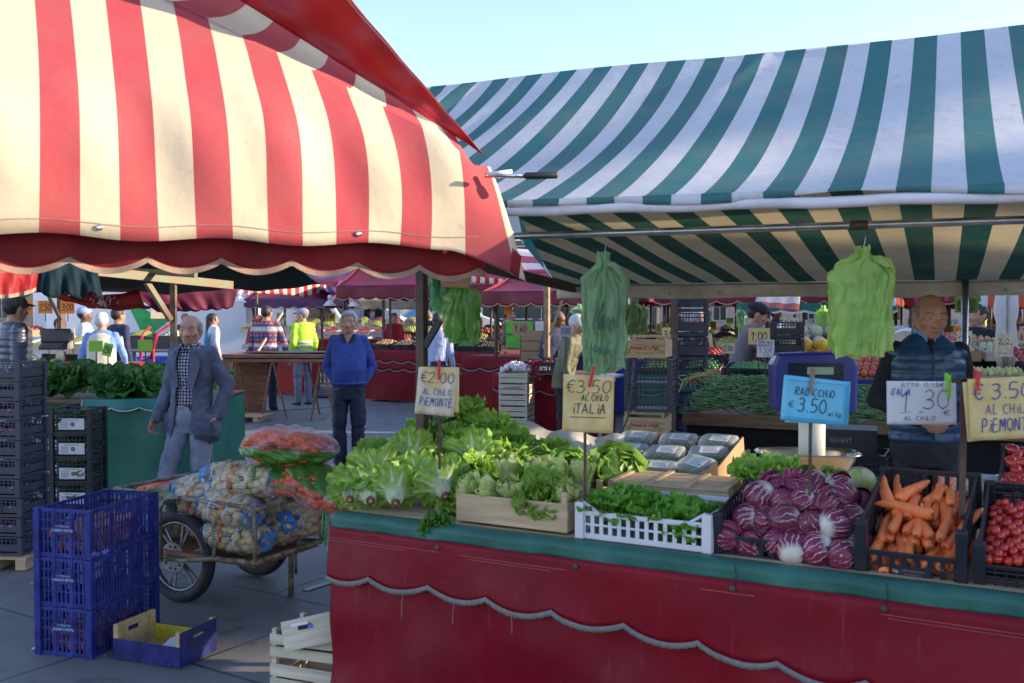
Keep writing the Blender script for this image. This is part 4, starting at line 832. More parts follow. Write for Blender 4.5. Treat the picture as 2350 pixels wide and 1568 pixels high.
b1 = hangbags(1385, 585, 858, d1, 92, 'bunch of pale green carrier bags with dark print hanging from the pipe', bagA, 5, 8)
q = MB(); q.X = T(.0, -.062, -.34) @ RY(.2)
write(q, 'BIO', -.035, .0, .06, 0, .07, fit=.07); write(q, 'PLASTiCA', -.04, -.10, .025, 0, .1, fit=.08); q.tube([(-.03, 0, .12), (-.045, 0, .06), (-.03, 0, .0)], .003, 4); part('print', q, M('dark green print', (.01, .09, .07), .6), b1)
b2 = hangbags(1980, 572, 822, d2, 148, 'thick bunch of lime green carrier bags hanging above the blue scale', bagB, 8, 13)
b3 = hangbags(1012, 600, 720, 4.55, 60, 'jade green bag hanging by the brown post', bagC, 2, 4, hook=False, puff=.02)
b4 = hangbags(1062, 640, 790, 4.5, 88, 'puffed green bag hanging behind the cardboard notice', M('olive green bag film', (.26, .50, .12), .3, .2, 8, .5, 16, trans=.5, bdist=.006), 12, 4, hook=False, puff=.045)
# broken crates by the table leg
wcrate(T(G(735, 1600, 0)+Vector((-.02, .12, .0))) @ RZ(radians(-22)), 'slatted wooden crate on the ground at the end of the red stall', .36, .27, .15, woodw, n=2, post=.02)
wcrate(T(G(735, 1600, 0)+Vector((-.02, .12, .155))) @ RZ(radians(-19)), 'slatted wooden crate of red net bags beside the red stall', .36, .27, .13, woodw, n=2, post=.02)
mb = MB(); mb.grid(lambda i, j: Vector((-.15+.3*i, -.11+.22*j, .06+.10*sin(pi*i)*sin(pi*j)+.012*sin(i*23)*sin(j*17))), 26, 18); solo('net_bag', mb, M('red nylon net', (.16, .02, .045), .6, .6, 60, .8, 90, col2=(.34, .12, .14)), 'crumpled red net in the wooden crate', 'net bag', T(G(735, 1600, 0)+Vector((-.0, .12, .16))) @ RZ(radians(-19)), smooth=True, solid=.002)
t = thing('wooden_crate', 'pale empty crate tipped on its side with a torn blue sticker', 'crate', T(Y(708, 1450, 4.27)) @ RZ(-.05) @ RY(-.23) @ RX(-.25) @ SC(1.1, .8, 1.1))
q = MB(); q.box((0, 0, 0), (.21, .008, .115)); part('end_board', q, woodw, t, bevel=.001); q = MB(); q.box((-.01, -.0055, .022), (.055, .002, .018)); part('handle_hole', q, M('dark hole', (.02, .02, .03), .9), t)
q = MB(); q.box((-.03, -.008, .036), (.07, .002, .012), 0); q.box((.012, -.0085, .020), (.018, .002, .014), 1); part('sticker', q, [paperw, M('blue sticker', (.05, .14, .5), .5)], t)
q = MB(); q.box((0, .13, -.055), (.21, .25, .006)); part('side_board', q, woodw, t); q = MB(); q.box((0, .13, .055), (.21, .25, .006)); part('side_board', q, woodw, t)
# ============================================================ BLUE CRATES AND TRAY
GB = 'three blue fruit crates stacked on the paving'
XB = T(-2.136, 5.115, 0) @ RZ(radians(-15)); HB = .245
peach = M('orange fruit skin', (.55, .20, .06), .6, .3, 9, .1, 30, orand=.15)
for k, lab in enumerate(('lowest blue crate of the stack of three, orange fruit behind its slots', 'middle blue crate of the stack of three', 'top blue crate of the stack with orange fruit showing through the slots')):
    t = thing('fruit_crate', lab, 'crate', XB @ T(0, 0, k*HB), GB)
    mb = plastic(.30, .53, HB-.004, 'fruit')
    part('body', mb, bluep, t, bevel=.0015)
    q = MB(); q.box((0, -.2675, .14), (.105, .004, .05)); 
    part('plate', q, bluep, t)
    q = MB(); q.X = T(.0, -.2705, 0); printed(q, 'COOPERATIVA', 0, .152, .009, 0); printed(q, 'LAGNASCO FRUTTA', 0, .130, .0135, 0, bold=.02, sx=.72); part('lettering', q, M('silver print', (.45, .50, .60), .5, bump=0), t)
    for s in (-1, 1):
        q = MB(); q.box((s*.1505, -.15, .225), (.003, .02, .03)); q.bar((s*.152, -.10, .232), (s*.152, -.05, .20), .004, .01, 0, (1, 0, 0)); part('corner_brace', q, bluep, t)
    if k != 1:
        rr = random.Random(k)
        for j in range(5):
            for i in range(3):
                for lay in range(2 if k == 0 else 2):
                    tag(link('peach', src('peach', 'peach', lambda: (lambda g: (g.ball((0, 0, 0), .037, 16, 10), g)[1])(MB()), [peach]), None, XB @ T((i-1)*.085, -.20+.088*j+rr.uniform(-.01, .01), k*HB+.045+lay*.065) @ RZ(rr.random()*6)), 'round orange fruit in the top blue crate' if k == 2 else 'round orange fruit in the lowest blue crate', 'fruit', 'orange fruit in the blue crates')
t = thing('fruit_tray', 'dark blue wooden fruit tray with raised ends and white paper inside', 'crate', T(-1.715, 4.881, .004) @ RZ(radians(-20.6)))
navy = M('scuffed navy paint', (.006, .009, .085), .5, .3, 14, .3, 60, col2=(.02, .028, .17), spec=.3); raw = M('raw plywood', (.42, .30, .14), .8, .2, 4, .3, 60, stretch=(1, 5, 9))
q = MB(); q.box((0, -.138, .05), (.398, .005, .098)); part('front_board', q, navy, t); q = MB(); q.box((0, .138, .05), (.398, .005, .098)); part('back_board', q, navy, t)
q = MB(); q.box((0, .134, .05), (.39, .003, .095)); part('yellow_lining', q, M('yellow net lining', (.45, .36, .02), .7, .3, 80, .5, 150), t)
for s in (-1, 1):
    q = MB(); h = .165; w = .272; hx = .038; z1, z2 = .105, .128   # end board with an oblong hand hole
    for c_, d_ in (((0, z1/2), (w, z1)), ((0, (z2+h)/2), (w, h-z2)), ((-(w/2+hx)/2, (z1+z2)/2), (w/2-hx, z2-z1)), (((w/2+hx)/2, (z1+z2)/2), (w/2-hx, z2-z1))): q.box((s*.1975, c_[0], c_[1]), (.005, d_[0], d_[1]))
    part('end_board', q, navy if s > 0 else raw, t)
    q = MB(); q.box((s*.2012, 0, .06), (.002, .27, .116)); part('painted_face', q, navy, t)
    for v in (-1, 1): q = MB(); q.box((s*.184, v*.125, .086), (.022, .022, .165)); part('corner_post', q, raw, t, bevel=.001)
q = MB(); q.box((0, 0, .008), (.38, .27, .005)); part('base', q, raw, t)
q = MB(); q.grid(lambda i, j: Vector((-.02+.20*i, -.11+.2*j, .02+.05*abs(i-.45)*(1+.5*j)+.01*sin(j*9))), 8, 6); part('paper', q, paperw, t, solid=.001)
q = MB()
for k in range(7): q.bar((-.17+.05*k, -.141, .0), (-.165+.05*k, -.141, .012), .002, .001)
part('staples', q, steel, t)
# ============================================================ CART
XCt = Matrix.Translation((-1.98, 5.70, 0)) @ RZ(atan2(-.454, .89)); ct = thing('hand_cart', 'rusty two wheeled hand cart with flaking cream rails loaded with sacks', 'cart', XCt)
ZT_, ZB_, XR_, XF_, YW = .625, .325, -.43, .645, .58
def tubepart(nm, pts, r_, mat=rust, n=8): q = MB(); q.tube(pts, r_, n); return part(nm, q, mat, ct, True)
for y, nm in ((0, 'side_rail'), (YW, 'side_rail')):
    tubepart(nm, [(XR_, y, ZT_+.02), (XF_-.03, y, ZT_), (XF_, y, ZT_-.03), (XF_, y, ZB_)], .013)
    tubepart('lower_rail', [(XR_, y, ZB_-.04), (.1, y, ZB_-.05), (.35, y, ZB_-.01), (XF_, y, ZB_)], .014)
    tubepart('upright', [(.35, y, ZT_), (.35, y, ZB_-.02)], .012); tubepart('upright', [(XR_, y, ZT_+.02), (XR_, y, ZB_-.04)], .012)
tubepart('hub_stay', [(.10, -.01, ZT_+.01), (.0, -.02, ZT_), (-.03, -.03, ZT_-.06), (-.03, -.03, .26)], .013)
tubepart('end_rail', [(XF_, 0, ZT_-.01), (XF_, YW, ZT_-.01)], .013); tubepart('end_rail', [(XR_, 0, ZT_+.02), (XR_, YW, ZT_+.02)], .013); tubepart('end_bar', [(XF_, 0, ZB_), (XF_, YW, ZB_)], .015)
q = MB(); q.box(((XR_+XF_)/2, YW/2, ZB_-.02), (XF_-XR_-.03, YW-.03, .025)); part('platform', q, woodd, ct)
pl = XCt.inverted() @ G(668, 1366, 0); tubepart('stand_leg', [(pl.x, pl.y, .0), (pl.x, pl.y, .70)], .017); tubepart('stand_leg', [(pl.x+.03, pl.y+.01, .13), (pl.x+.03, pl.y+.01, .55)], .009)
hb = XCt.inverted() @ Y(790, 1160, 6.1); tubepart('handle_bar', [(pl.x, pl.y, .60), tuple(hb)], .012)
q = MB(); rr = random.Random(3)
for k in range(9): q.tube([(.03+.02*cos(k), -.02+.012*sin(k*2), .60+.03*sin(k*1.7)), (.05+.03*cos(k*2), -.03, .60+.03*cos(k)), (.07+.02*sin(k), -.02, .575+.02*sin(k*3))], .008, 6)
part('tied_rope', q, M('frayed black rope', (.03, .035, .035), .9, .4, 40, .8, 80), ct, True)
tyre = M('worn black tyre', (.022, .022, .024), .75, .2, 30, .6, 90); alu = M('dull alloy', (.22, .22, .23), .45, .3, 10, .2, 40, metal=.7)
def wheel(y, lab):
    q0 = MB(); R0 = .272; r0 = .036
    prof = []
    q0.X = T(0, y, R0+.002) @ RX(pi/2)
    nt_, mt_ = 56, 12
    q0.grid(lambda i, j: Vector(((R0-r0+r0*(1 if True else 0)*cos(2*pi*j)*(1.0+.0*i))*cos(2*pi*i), (R0-r0+r0*cos(2*pi*j))*sin(2*pi*i), r0*.95*sin(2*pi*j))), nt_, mt_)
    w = part('wheel', q0, tyre, ct, True, label=lab)
    q = MB(); q.X = T(0, y, R0+.002) @ RX(pi/2)
    q.grid(lambda i, j: Vector(((.198+.010*cos(2*pi*j))*cos(2*pi*i), (.198+.010*cos(2*pi*j))*sin(2*pi*i), .019*sin(2*pi*j))), 56, 8); part('rim', q, alu, w, True)
    q = MB(); q.X = T(0, y, R0+.002) @ RX(pi/2)
    for k in range(6):
        a = k*pi/3+.2
        for da in (-.13, .13): q.bar((.035*cos(a), .035*sin(a), 0), (.195*cos(a+da), .195*sin(a+da), 0), .012, .008, 0, (0, 0, 1))
    part('spokes', q, alu, w)
    q = MB(); q.X = T(0, y, R0+.002) @ RX(pi/2); q.lathe([(.002, -.05), (.03, -.05), (.034, -.01), (.03, .04), (.002, .04)], 16); part('hub', q, alu, w, True)
    if y < .3:
        q = MB(); q.X = T(0, y-.045, R0+.002) @ RX(pi/2); n = 36
        vs = [((.088+(.006 if k % 2 else -.004))*cos(2*pi*k/(2*n)), (.088+(.006 if k % 2 else -.004))*sin(2*pi*k/(2*n)), zz) for zz in (-.003, .003) for k in range(2*n)]
        q.add(vs, [tuple(range(2*n))[::-1], tuple(range(2*n, 4*n))] + [(k, (k+1) % (2*n), 2*n+(k+1) % (2*n), 2*n+k) for k in range(2*n)])
        for k in range(10): a = 2*pi*k/10; q.lathe([(.001, -.0035+.007), (.009, .0036)], 8, 1, T(.066*cos(a), .066*sin(a), .0005))
        part('sprocket', q, [alu, M('dark bolt hole', (.01, .01, .01), .9)], w)
wheel(.08, 'near spoked wheel'); wheel(.74, 'far wheel under the platform')
q = MB(); q.tube([(0, -.03, .272), (0, .8, .272)], .012, 10); part('axle', q, rust, ct, True)
# potato sacks
pot = M('potato skin', (.62, .42, .15), .75, .2, 12, .4, 60, col2=(.78, .58, .26))
def netmat(name, bands, n1, n2, th=.15):
    m, n, l, b = newmat(name); t = n.new('ShaderNodeTexCoord'); s = n.new('ShaderNodeSeparateXYZ'); l.new(t.outputs['UV'], s.inputs[0])
    a = mathn(n, l, 'LESS_THAN', mathn(n, l, 'FRACT', mathn(n, l, 'MULTIPLY', s.outputs[0], float(n1))), th); c = mathn(n, l, 'LESS_THAN', mathn(n, l, 'FRACT', mathn(n, l, 'MULTIPLY', s.outputs[1], float(n2))), th*.8)
    f = mathn(n, l, 'MAXIMUM', a, c); f = mathn(n, l, 'MAXIMUM', f, mathn(n, l, 'MULTIPLY', mathn(n, l, 'LESS_THAN', mathn(n, l, 'ABSOLUTE', mathn(n, l, 'SUBTRACT', mathn(n, l, 'FRACT', mathn(n, l, 'MULTIPLY', s.outputs[0], 4.0)), .5)), .06), .6)); f = mathn(n, l, 'MAXIMUM', f, mathn(n, l, 'MULTIPLY', mathn(n, l, 'GREATER_THAN', mathn(n, l, 'ABSOLUTE', mathn(n, l, 'SUBTRACT', s.outputs[0], .5)), .44), .85)); col = ramp(n, l, s.outputs[0], bands); n['Color Ramp'].color_ramp.interpolation = 'CONSTANT' if 'Color Ramp' in n else 'LINEAR'
    l.new(col, b.inputs['Base Color']); b.inputs['Roughness'].default_value = .5; tr = n.new('ShaderNodeBsdfTransparent'); mx = n.new('ShaderNodeMixShader'); l.new(f, mx.inputs[0]); l.new(tr.outputs[0], mx.inputs[1]); l.new(b.outputs[0], mx.inputs[2]); l.new(mx.outputs[0], n['Material Output'].inputs[0]); return m
NETS = [netmat('white and red potato net', [(0, (.05, .2, .5)), (.12, (.6, .62, .62)), (.36, (.5, .12, .08)), (.46, (.6, .6, .6)), (.66, (.15, .4, .2)), (.74, (.62, .62, .6)), (.90, (.08, .25, .55))], 52, 38),
        netmat('white and blue potato net', [(0, (.08, .28, .6)), (.2, (.62, .64, .66)), (.5, (.5, .2, .1)), (.6, (.6, .6, .62)), (.82, (.06, .25, .6))], 52, 38)]
def sackparts(seed, L, W, H):
    r = random.Random(seed); q = MB(); pts = []
    for k in range(900):
        if len(pts) > 90: break
        a = r.uniform(-1, 1); an = r.uniform(0, 2*pi); rr = sqrt(max(0, 1-a*a))**.7
        p = Vector((a*L/2*.86, rr*W/2*.82*cos(an), rr*H/2*.78*sin(an)))
        if all((p-o).length > .036 for o in pts): pts.append(p)
    for p in pts: q.ball(p, (r.uniform(.028, .036), r.uniform(.023, .028), r.uniform(.020, .025)), 10, 7, 0, RZ(r.uniform(0, 6)) @ RX(r.uniform(-.6, .6)))
    n_ = MB()
    def nf(i, j):
        x = i*2-1; rr = sqrt(max(0, 1-x*x))**.7*1.05 + .02; an = 2*pi*j
        lump = 1+.05*sin(an*6+x*13+seed)+.04*sin(an*9-x*7); return Vector((x*L/2*(1.0+.05*sin(an*3)), rr*W/2*cos(an)*lump, rr*H/2*sin(an)*lump))
    n_.grid(nf, 40, 36); return q, n_
SK = 'net sacks of potatoes on the cart'; SM = []
for k in range(3): a, b = sackparts(k+3, .44, .25, .185); SM.append((a.mesh('potatoes', pot, True), b.mesh('net', NETS[k % 2], True)))
def putsack(x, y, z, rz, rx, k, lab, s=1):
    t = thing('potato_sack', lab, 'sack', XCt @ T(x, y, z) @ RZ(rz) @ RY(rx) @ SC(s, s, s), SK); a = link('potatoes', SM[k][0], t); a['kind'] = 'stuff'; link('net', SM[k][1], t)
for it in ((.42, .12, .43, .15, .08, 0, 'net sack of potatoes at the near front corner of the cart'), (.50, .40, .43, 1.35, .0, 1, 'net sack of potatoes across the front end of the cart by the leg'), (.10, .30, .43, .2, 0, 2, 'net sack of potatoes seen through the wheel spokes'), (-.22, .30, .43, 1.4, 0, 1, 'net sack of potatoes at the tail of the cart'),
           (.38, .10, .58, .05, .12, 1, 'net sack of potatoes resting on the near side rail'), (.44, .38, .58, .6, 0, 2, 'net sack of potatoes spilling over the front rail'), (.12, .17, .60, .35, -.1, 0, 'net sack of potatoes with blue ends above the wheel'),
           (.36, .26, .70, .2, -.08, 2, 'topmost potato sack under the carrot bags'), (.16, .40, .70, .9, .1, 0, 'potato sack behind the topmost one'), (-.12, .42, .60, .4, 0, 1, 'potato sack at the rear far side of the cart'), (.62, .50, .47, 1.5, .1, 0, 'potato sack bulging past the leg of the cart')):
    putsack(*it[:6], it[6], 1.0)
# film bags of carrots
cbm = M('carrot skin in bag', (.72, .12, .025), .5, .2, 30, .3, 60)
def bagfilm():
    m, n, l, b = newmat('printed carrot bag film'); t = n.new('ShaderNodeTexCoord'); s = n.new('ShaderNodeSeparateXYZ'); l.new(t.outputs['UV'], s.inputs[0])
    nz = noisen(n, l, 9, 2); v = mathn(n, l, 'ADD', s.outputs[1], mathn(n, l, 'MULTIPLY', mathn(n, l, 'SUBTRACT', nz, .5), .08)); g = mathn(n, l, 'MULTIPLY', mathn(n, l, 'GREATER_THAN', v, .60), mathn(n, l, 'LESS_THAN', v, .80))
    dots = mathn(n, l, 'MULTIPLY', mathn(n, l, 'LESS_THAN', mathn(n, l, 'FRACT', mathn(n, l, 'MULTIPLY', s.outputs[0], 70.0)), .25), mathn(n, l, 'ADD', mathn(n, l, 'LESS_THAN', v, .55), mathn(n, l, 'GREATER_THAN', v, .84)))
    col = mixc(n, l, g, mixc(n, l, dots, (.75, .62, .64), (.65, .04, .04)), (.07, .20, .03)); l.new(col, b.inputs['Base Color']); b.inputs['Roughness'].default_value = .18
    lw = n.new('ShaderNodeLayerWeight'); lw.inputs[0].default_value = .5; al = mathn(n, l, 'MAXIMUM', mathn(n, l, 'MULTIPLY', g, .93), mathn(n, l, 'MAXIMUM', mathn(n, l, 'MULTIPLY', dots, .28), mathn(n, l, 'MULTIPLY_ADD', lw.outputs['Facing'], .45, .05)))
    hw = ramp(n, l, noisen(n, l, 5, 3), [(.58, 0.0), (.8, .30)]); al = mathn(n, l, 'MINIMUM', 1.0, mathn(n, l, 'ADD', al, hw))
    tr = n.new('ShaderNodeBsdfTransparent'); mx = n.new('ShaderNodeMixShader'); l.new(al, mx.inputs[0]); l.new(tr.outputs[0], mx.inputs[1]); l.new(b.outputs[0], mx.inputs[2]); l.new(mx.outputs[0], n['Material Output'].inputs[0])
    bn = n.new('ShaderNodeBump'); bn.inputs['Strength'].default_value = .9; bn.inputs['Distance'].default_value = .012; l.new(noisen(n, l, 16, 4, stretch=(1, 3, 1)), bn.inputs['Height']); l.new(bn.outputs[0], b.inputs['Normal']); return m
bf = bagfilm()
def carbag(X, lab, L=.56, W=.34, H=.17, seed=1, phase=0, text=False):
    t = thing('carrot_bag', lab, 'bag', X, 'film bags of carrots on the cart'); r = random.Random(seed); q = MB()
    for k in range(300):
        x = r.uniform(-.86, .86); y = r.uniform(-.9, .9); h = max(0, 1-abs(x)**2.5)**.6*max(0, 1-y*y)**.5; z = h*r.choice((1, 1, -.7, r.uniform(-1, 1)))*.74*H/2; yaw = r.gauss(.3, .6); d = Vector((cos(yaw), sin(yaw), 0))*.055; p = Vector((x*L/2*.80, y*W/2*.72, z))
        q.tube([p-d, p, p+d*.9+Vector((0, 0, -.006))], [.017, .015, .006], 7)
    o = part('carrots', q, cbm, t, True); o['kind'] = 'stuff'
    q = MB()
    def f(i, j):
        x = i*2-1; an = 2*pi*j; rr = max(.0, 1-abs(x)**2.6)**.55+.03; w = 1+.09*sin(an*5+x*7+seed)*(.5+abs(x))+.05*sin(an*11-x*13)+.12*noise.noise(Vector((x*2.5, an*1.2, seed*3))); return Vector((x*L/2*(1+.04*sin(an*2)), rr*W/2*cos(an)*w, rr*H/2*sin(an)*w*(1-.3*(sin(an) < 0))))
    q.grid(f, 60, 48, uv=lambda i, j: (i, (j+phase) % 1.0)); part('film', q, bf, t, True)
    if text: q = MB(); q.X = T(.16, -.115, .045) @ RX(-.75) @ RY(-.2); printed(q, 'kg 10', 0, 0, .05, 0, bold=.03); part('lettering', q, paperw, t)
    return t
carbag(T(Y(664, 1030, 5.85)) @ RZ(-.2) @ RY(.04), 'bulging clear bag of carrots on the very top of the cart load', .60, .36, .25, 1, .12)
carbag(T(Y(640, 1098, 5.80)) @ RZ(-.45) @ RY(.12) @ RX(.25), 'carrot bag squashed beneath the top bag', .50, .34, .15, 2, .36)
carbag(T(Y(742, 1118, 5.72)) @ RZ(-.35) @ RY(.42) @ RX(.35), 'green printed carrot bag sliding off the cart towards the lettuces', .52, .36, .17, 3, .42, text=True)
carbag(T(Y(410, 1128, 6.25)) @ RZ(-.3), 'flat carrot bag lying at the tail of the cart behind the blue crates', .52, .36, .14, 4, .2)
# chain and green clamp
t = thing('chain', 'green plastic strap and hanging chain between cart and stall', 'chain', T(Y(752, 1180, 5.0))); q = MB()
for k in range(16): q.tube([(.006*cos(a)*(1 if k % 2 else .3), .006*cos(a)*(.3 if k % 2 else 1), -.02-.0115*k+.009*sin(a)) for a in [i*pi/4 for i in range(9)]], .0022, 5)
part('links', q, steel, t, True); q = MB(); q.tube([(-.02, 0, .01), (-.026, 0, -.08), (-.012, 0, -.16), (-.006, 0, -.06), (-.004, 0, .01)], .007, 6); part('strap', q, M('green strap', (.01, .22, .06), .4), t, True)
# metal strip in the paving
mb = MB(); a = G(700, 1357, 0); b = G(775, 1325, 0); mb.bar(a+Vector((0, 0, .004)), b+Vector((.1, .05, .004)), .05, .008); struct('drain_slot', mb, M('worn drain steel', (.16, .15, .15), .4, .3, 10, metal=.8))
# ============================================================ STACKS AT THE LEFT
aub = M('aubergine skin', (.035, .008, .035), .18, .3, 6, 0, coat=.3, orand=.3, col2=(.14, .05, .14)); aubm = lambda: (lambda g: (g.ball((0, 0, 0), (.045, .075, .04), 14, 9), g)[1])(MB())
XS_ = T(-3.40, 6.66, 0) @ RZ(radians(-6)); q = MB()
for k in range(3): q.box((0, -.14+.14*k, .085), (.46, .09, .018)); q.box((-.18+.18*k, 0, .04), (.07, .34, .07))
solo('pallet', q, wood, 'small wooden pallet under the tall black crate stack', 'pallet', XS_ @ T(.02, 0, 0), bevel=.002)
pm = plastic(.38, .30, .121, 'panel').mesh('plastic_crate', [greyp]); rr = random.Random(5)
for k in range(10):
    o = tag(link('plastic_crate', pm, None, XS_ @ T(rr.uniform(-.004, .004), rr.uniform(-.004, .004), .096+k*.1275) @ RZ(rr.uniform(-.015, .015))), ['black crate at the bottom of the tall aubergine stack', 'second black crate up the tall aubergine stack', 'third black crate up the aubergine stack bearing a white tag', 'fourth black crate up the tall aubergine stack', 'fifth black crate up the tall aubergine stack', 'fifth black crate from the top of the aubergine stack', 'fourth black crate from the top of the aubergine stack', 'third black crate from the top of the aubergine stack', 'second black crate from the top of the aubergine stack', 'topmost black crate of the tall aubergine stack'][k], 'crate', 'black crates stacked with aubergines')
    for i in range(4):
        for j in range(2 if k < 9 else 3): tag(link('aubergine', src('aub', 'aubergine', aubm, [aub]), None, XS_ @ T(-.13+.085*i, -.09+.09*j, .096+k*.1275+.06) @ RZ(rr.uniform(-.6, .6)) @ SC(*[rr.uniform(.75, 1)]*3)), 'glossy purple aubergine lying in the tall black crate stack', 'aubergine', 'aubergines in the tall crate stack')
    if k == 2: q = MB(); q.box((.03, -.165, .05), (.05, .002, .045)); q.X = T(.03, -.1665, .05); printed(q, 'BELLAPIL', 0, .004, .006, 1); printed(q, 'cat I', 0, -.012, .006, 1); part('tag', q, [paperw, ink], o)
pm2 = plastic(.30, .26, .186, 'grid').mesh('plastic_crate', [blackp]); r = random.Random(8)
for (px, yy, nm, cnt) in ((160, 7.6, 'right', 5), (100, 7.85, 'left', 5)):
    bx = (px-CX)/FPX*yy
    for k in range(cnt):
        X = T(bx, yy+.13, .004+k*.19) @ RZ(-.04); o = tag(link('plastic_crate', pm2, None, X), ['lowest', 'second', 'third', 'fourth', 'top'][k] + (' black crate of leafy greens with a white label beside the green table cloth' if nm == 'right' else ' black crate of leafy greens half hidden behind the aubergine stack'), 'crate', 'black crates of greens by the green stall')
        q = MB(); q.box((.01, -.135, .075), (.20, .002, .085)); q.X = T(.01, -.1365, .075); printed(q, 'ORTOFRUTTA DOP', 0, .025, .010, 1); 
        for g in range(4): q.box((-.055, -.0008, .012-.013*g), (.06, .0006, .003), 1)
        q.ball((.01, -.0005, -.002), (.018, .001, .018), 12, 8, 2); q.ball((.006, -.0012, -.002), (.010, .001, .010), 10, 6, 3); part('label_card', q, [paperw, ink, M('label red', (.5, .05, .03), .6), M('label green', (.05, .3, .08), .6)], o)
        q = MB()
        for g in range(26): leaf(q, T(r.uniform(-.11, .11), r.uniform(-.09, .09), r.uniform(.05, .16)) @ RZ(r.uniform(0, 6.3)), .09, .035, r.uniform(0, .8), -.6, .01, g, .3, nu=4, nv=5)
        tag(part('leafy_greens', q, Lbro, None, True, X=X), 'leafy greens filling a black crate of the greens stack', 'greens', 'greens in the black crates', 'stuff')
# ============================================================ GREEN STALL
XG = T(-4.35, 9.05, 0) @ RZ(radians(0)); gt = thing('market_table', 'stall table draped in sea green tarpaulin with a scalloped flap', 'table', XG); GW = 1.62
q = MB(); q.grid(lambda i, j: Vector((GW*i, .0+.012*sin(i*14+j*2)+.02*sin(i*5)*j - .012*j, .88-.86*j)), 60, 14); q.grid(lambda i, j: Vector((GW, 1.1*i, .88-.86*j)), 6, 6); part('tarpaulin', q, tealpvc, gt, True)
q = MB(); q.grid(lambda i, j: Vector((.46+(GW+.10-.46)*i, -.03+.01*sin(i*17), .905-(.085+scal(i*1.3, .26, .03)*-1)*j + .02*i)), 90, 5); part('scalloped_flap', q, M('teal flap', (.02, .20, .19), .45, .2, 3, .35, 14, bdist=.01), gt, True, solid=.003)
q = MB(); q.grid(lambda i, j: Vector((.46+(GW+.10-.46)*i, -.036+.01*sin(i*17), .905-(.085+scal(i*1.3, .26, .03)*-1)-.006+.012*j + .02*i)), 90, 1); part('trim', q, whitecl, gt)
q = MB(); q.box((GW/2, .55, .885), (GW, 1.1, .03)); part('tabletop', q, woodd, gt)
q = MB(); q.tube([(.45, -.03, .9), (.44, -.04, .8), (.40, -.05, .68), (.42, -.05, .55), (.40, -.05, .45), (.38, -.06, .3), (.36, -.05, .1)], .006, 6); q.tube([(.44, -.05, .5), (.47, -.06, .46), (.43, -.06, .43)], .006, 6); part('rope', q, whitecl, gt, True)
r = random.Random(17)
for k in range(34):   # chard and broad leaves
    x = r.uniform(.02, 1.05); y = r.uniform(.0, .45); puthead('broad', k % 3, XG @ look((x, y, .92+.10*(1-abs(y-.3))+r.uniform(-.02, .05)), (r.uniform(-.8, .8), r.uniform(-1.1, -.2), r.uniform(.3, 1)), roll=r.uniform(0, 6), s=r.uniform(.45, .68)), 'dark leafy greens heaped along the front of the green stall', 'leafy greens heaped on the green stall', cat='greens')
brm = M('broccoli green', (.018, .055, .03), .85, .5, 40, 1, 90, col2=(.05, .12, .06), bdist=.01)
def brocc(): 
    mb = MB(); rr = random.Random(2)
    for k in range(26): a = rr.uniform(0, 6.28); h = rr.uniform(.2, 1.4); mb.ball((.05*cos(a)*sin(h), .05*sin(a)*sin(h), .04*cos(h)), .018, 8, 6)
    mb.tube([(0, 0, -.06), (0, 0, .02)], .016, 8); return mb
for k in range(22): tag(link('broccoli', src('br', 'broccoli', brocc, [brm]), None, XG @ T(.55+r.uniform(0, .7), .35+r.uniform(0, .5), 1.0+r.uniform(0, .10)) @ RX(r.uniform(-.4, .6)) @ SC(*[r.uniform(.8, 1.2)]*3)), 'dark green broccoli head on the green stall', 'broccoli', 'broccoli heads on the green stall')
gpm = M('green pepper skin', (.035, .14, .012), .22, .3, 8, 0, orand=.2, coat=.3)
def pep(): mb = MB(); mb.tube([(-.08, 0, 0), (-.06, 0, .006), (0, 0, .01), (.06, 0, .004), (.10, 0, -.01)], [.004, .026, .03, .02, .004], 12); return mb
for k in range(20): tag(link('green_pepper', src('pep', 'green_pepper', pep, [gpm]), None, XG @ T(.25+r.uniform(0, .32), .62+r.uniform(0, .3), 1.06+r.uniform(0, .10)) @ RZ(r.uniform(-.5, .5)) @ RX(r.uniform(0, 6))), 'long shiny green pepper in the heap behind the chard', 'pepper', 'green peppers on the green stall')
def beans(n, fx, fz, seed, L=(.09, .13), yawc=0, ys=.8, rr=.0045):
    r = random.Random(seed); mb = MB()
    for k in range(n):
        x, y = fx(r); z = fz(x, y)+r.uniform(-.015, .015); yaw = r.gauss(yawc, ys); Lk = r.uniform(*L)/2; d = Vector((cos(yaw)*Lk, sin(yaw)*Lk, r.uniform(-.25, .25)*Lk)); p = Vector((x, y, z)); b = Vector((-sin(yaw), cos(yaw), r.uniform(-1, 1)))*Lk*r.uniform(-.35, .35)
        mb.tube([p-d, p-d*.4+b*.8, p+d*.4+b*.8, p+d], [rr*.4, rr, rr, rr*.3], 5, cap=False)
    return mb
beanm = M('green bean skin', (.055, .145, .03), .45, .4, 14, 0, col2=(.14, .27, .07), vdet=2)
q = beans(500, lambda r: (r.uniform(1.05, 1.6), r.uniform(.02, .7)), lambda x, y: .95+.16*min(1, y/.35), 3, (.14, .2), .3, .7, .005); solo('green_beans', q, beanm, 'long green beans heaped at the right end of the green stall', 'beans', XG, smooth=True, kind='stuff')
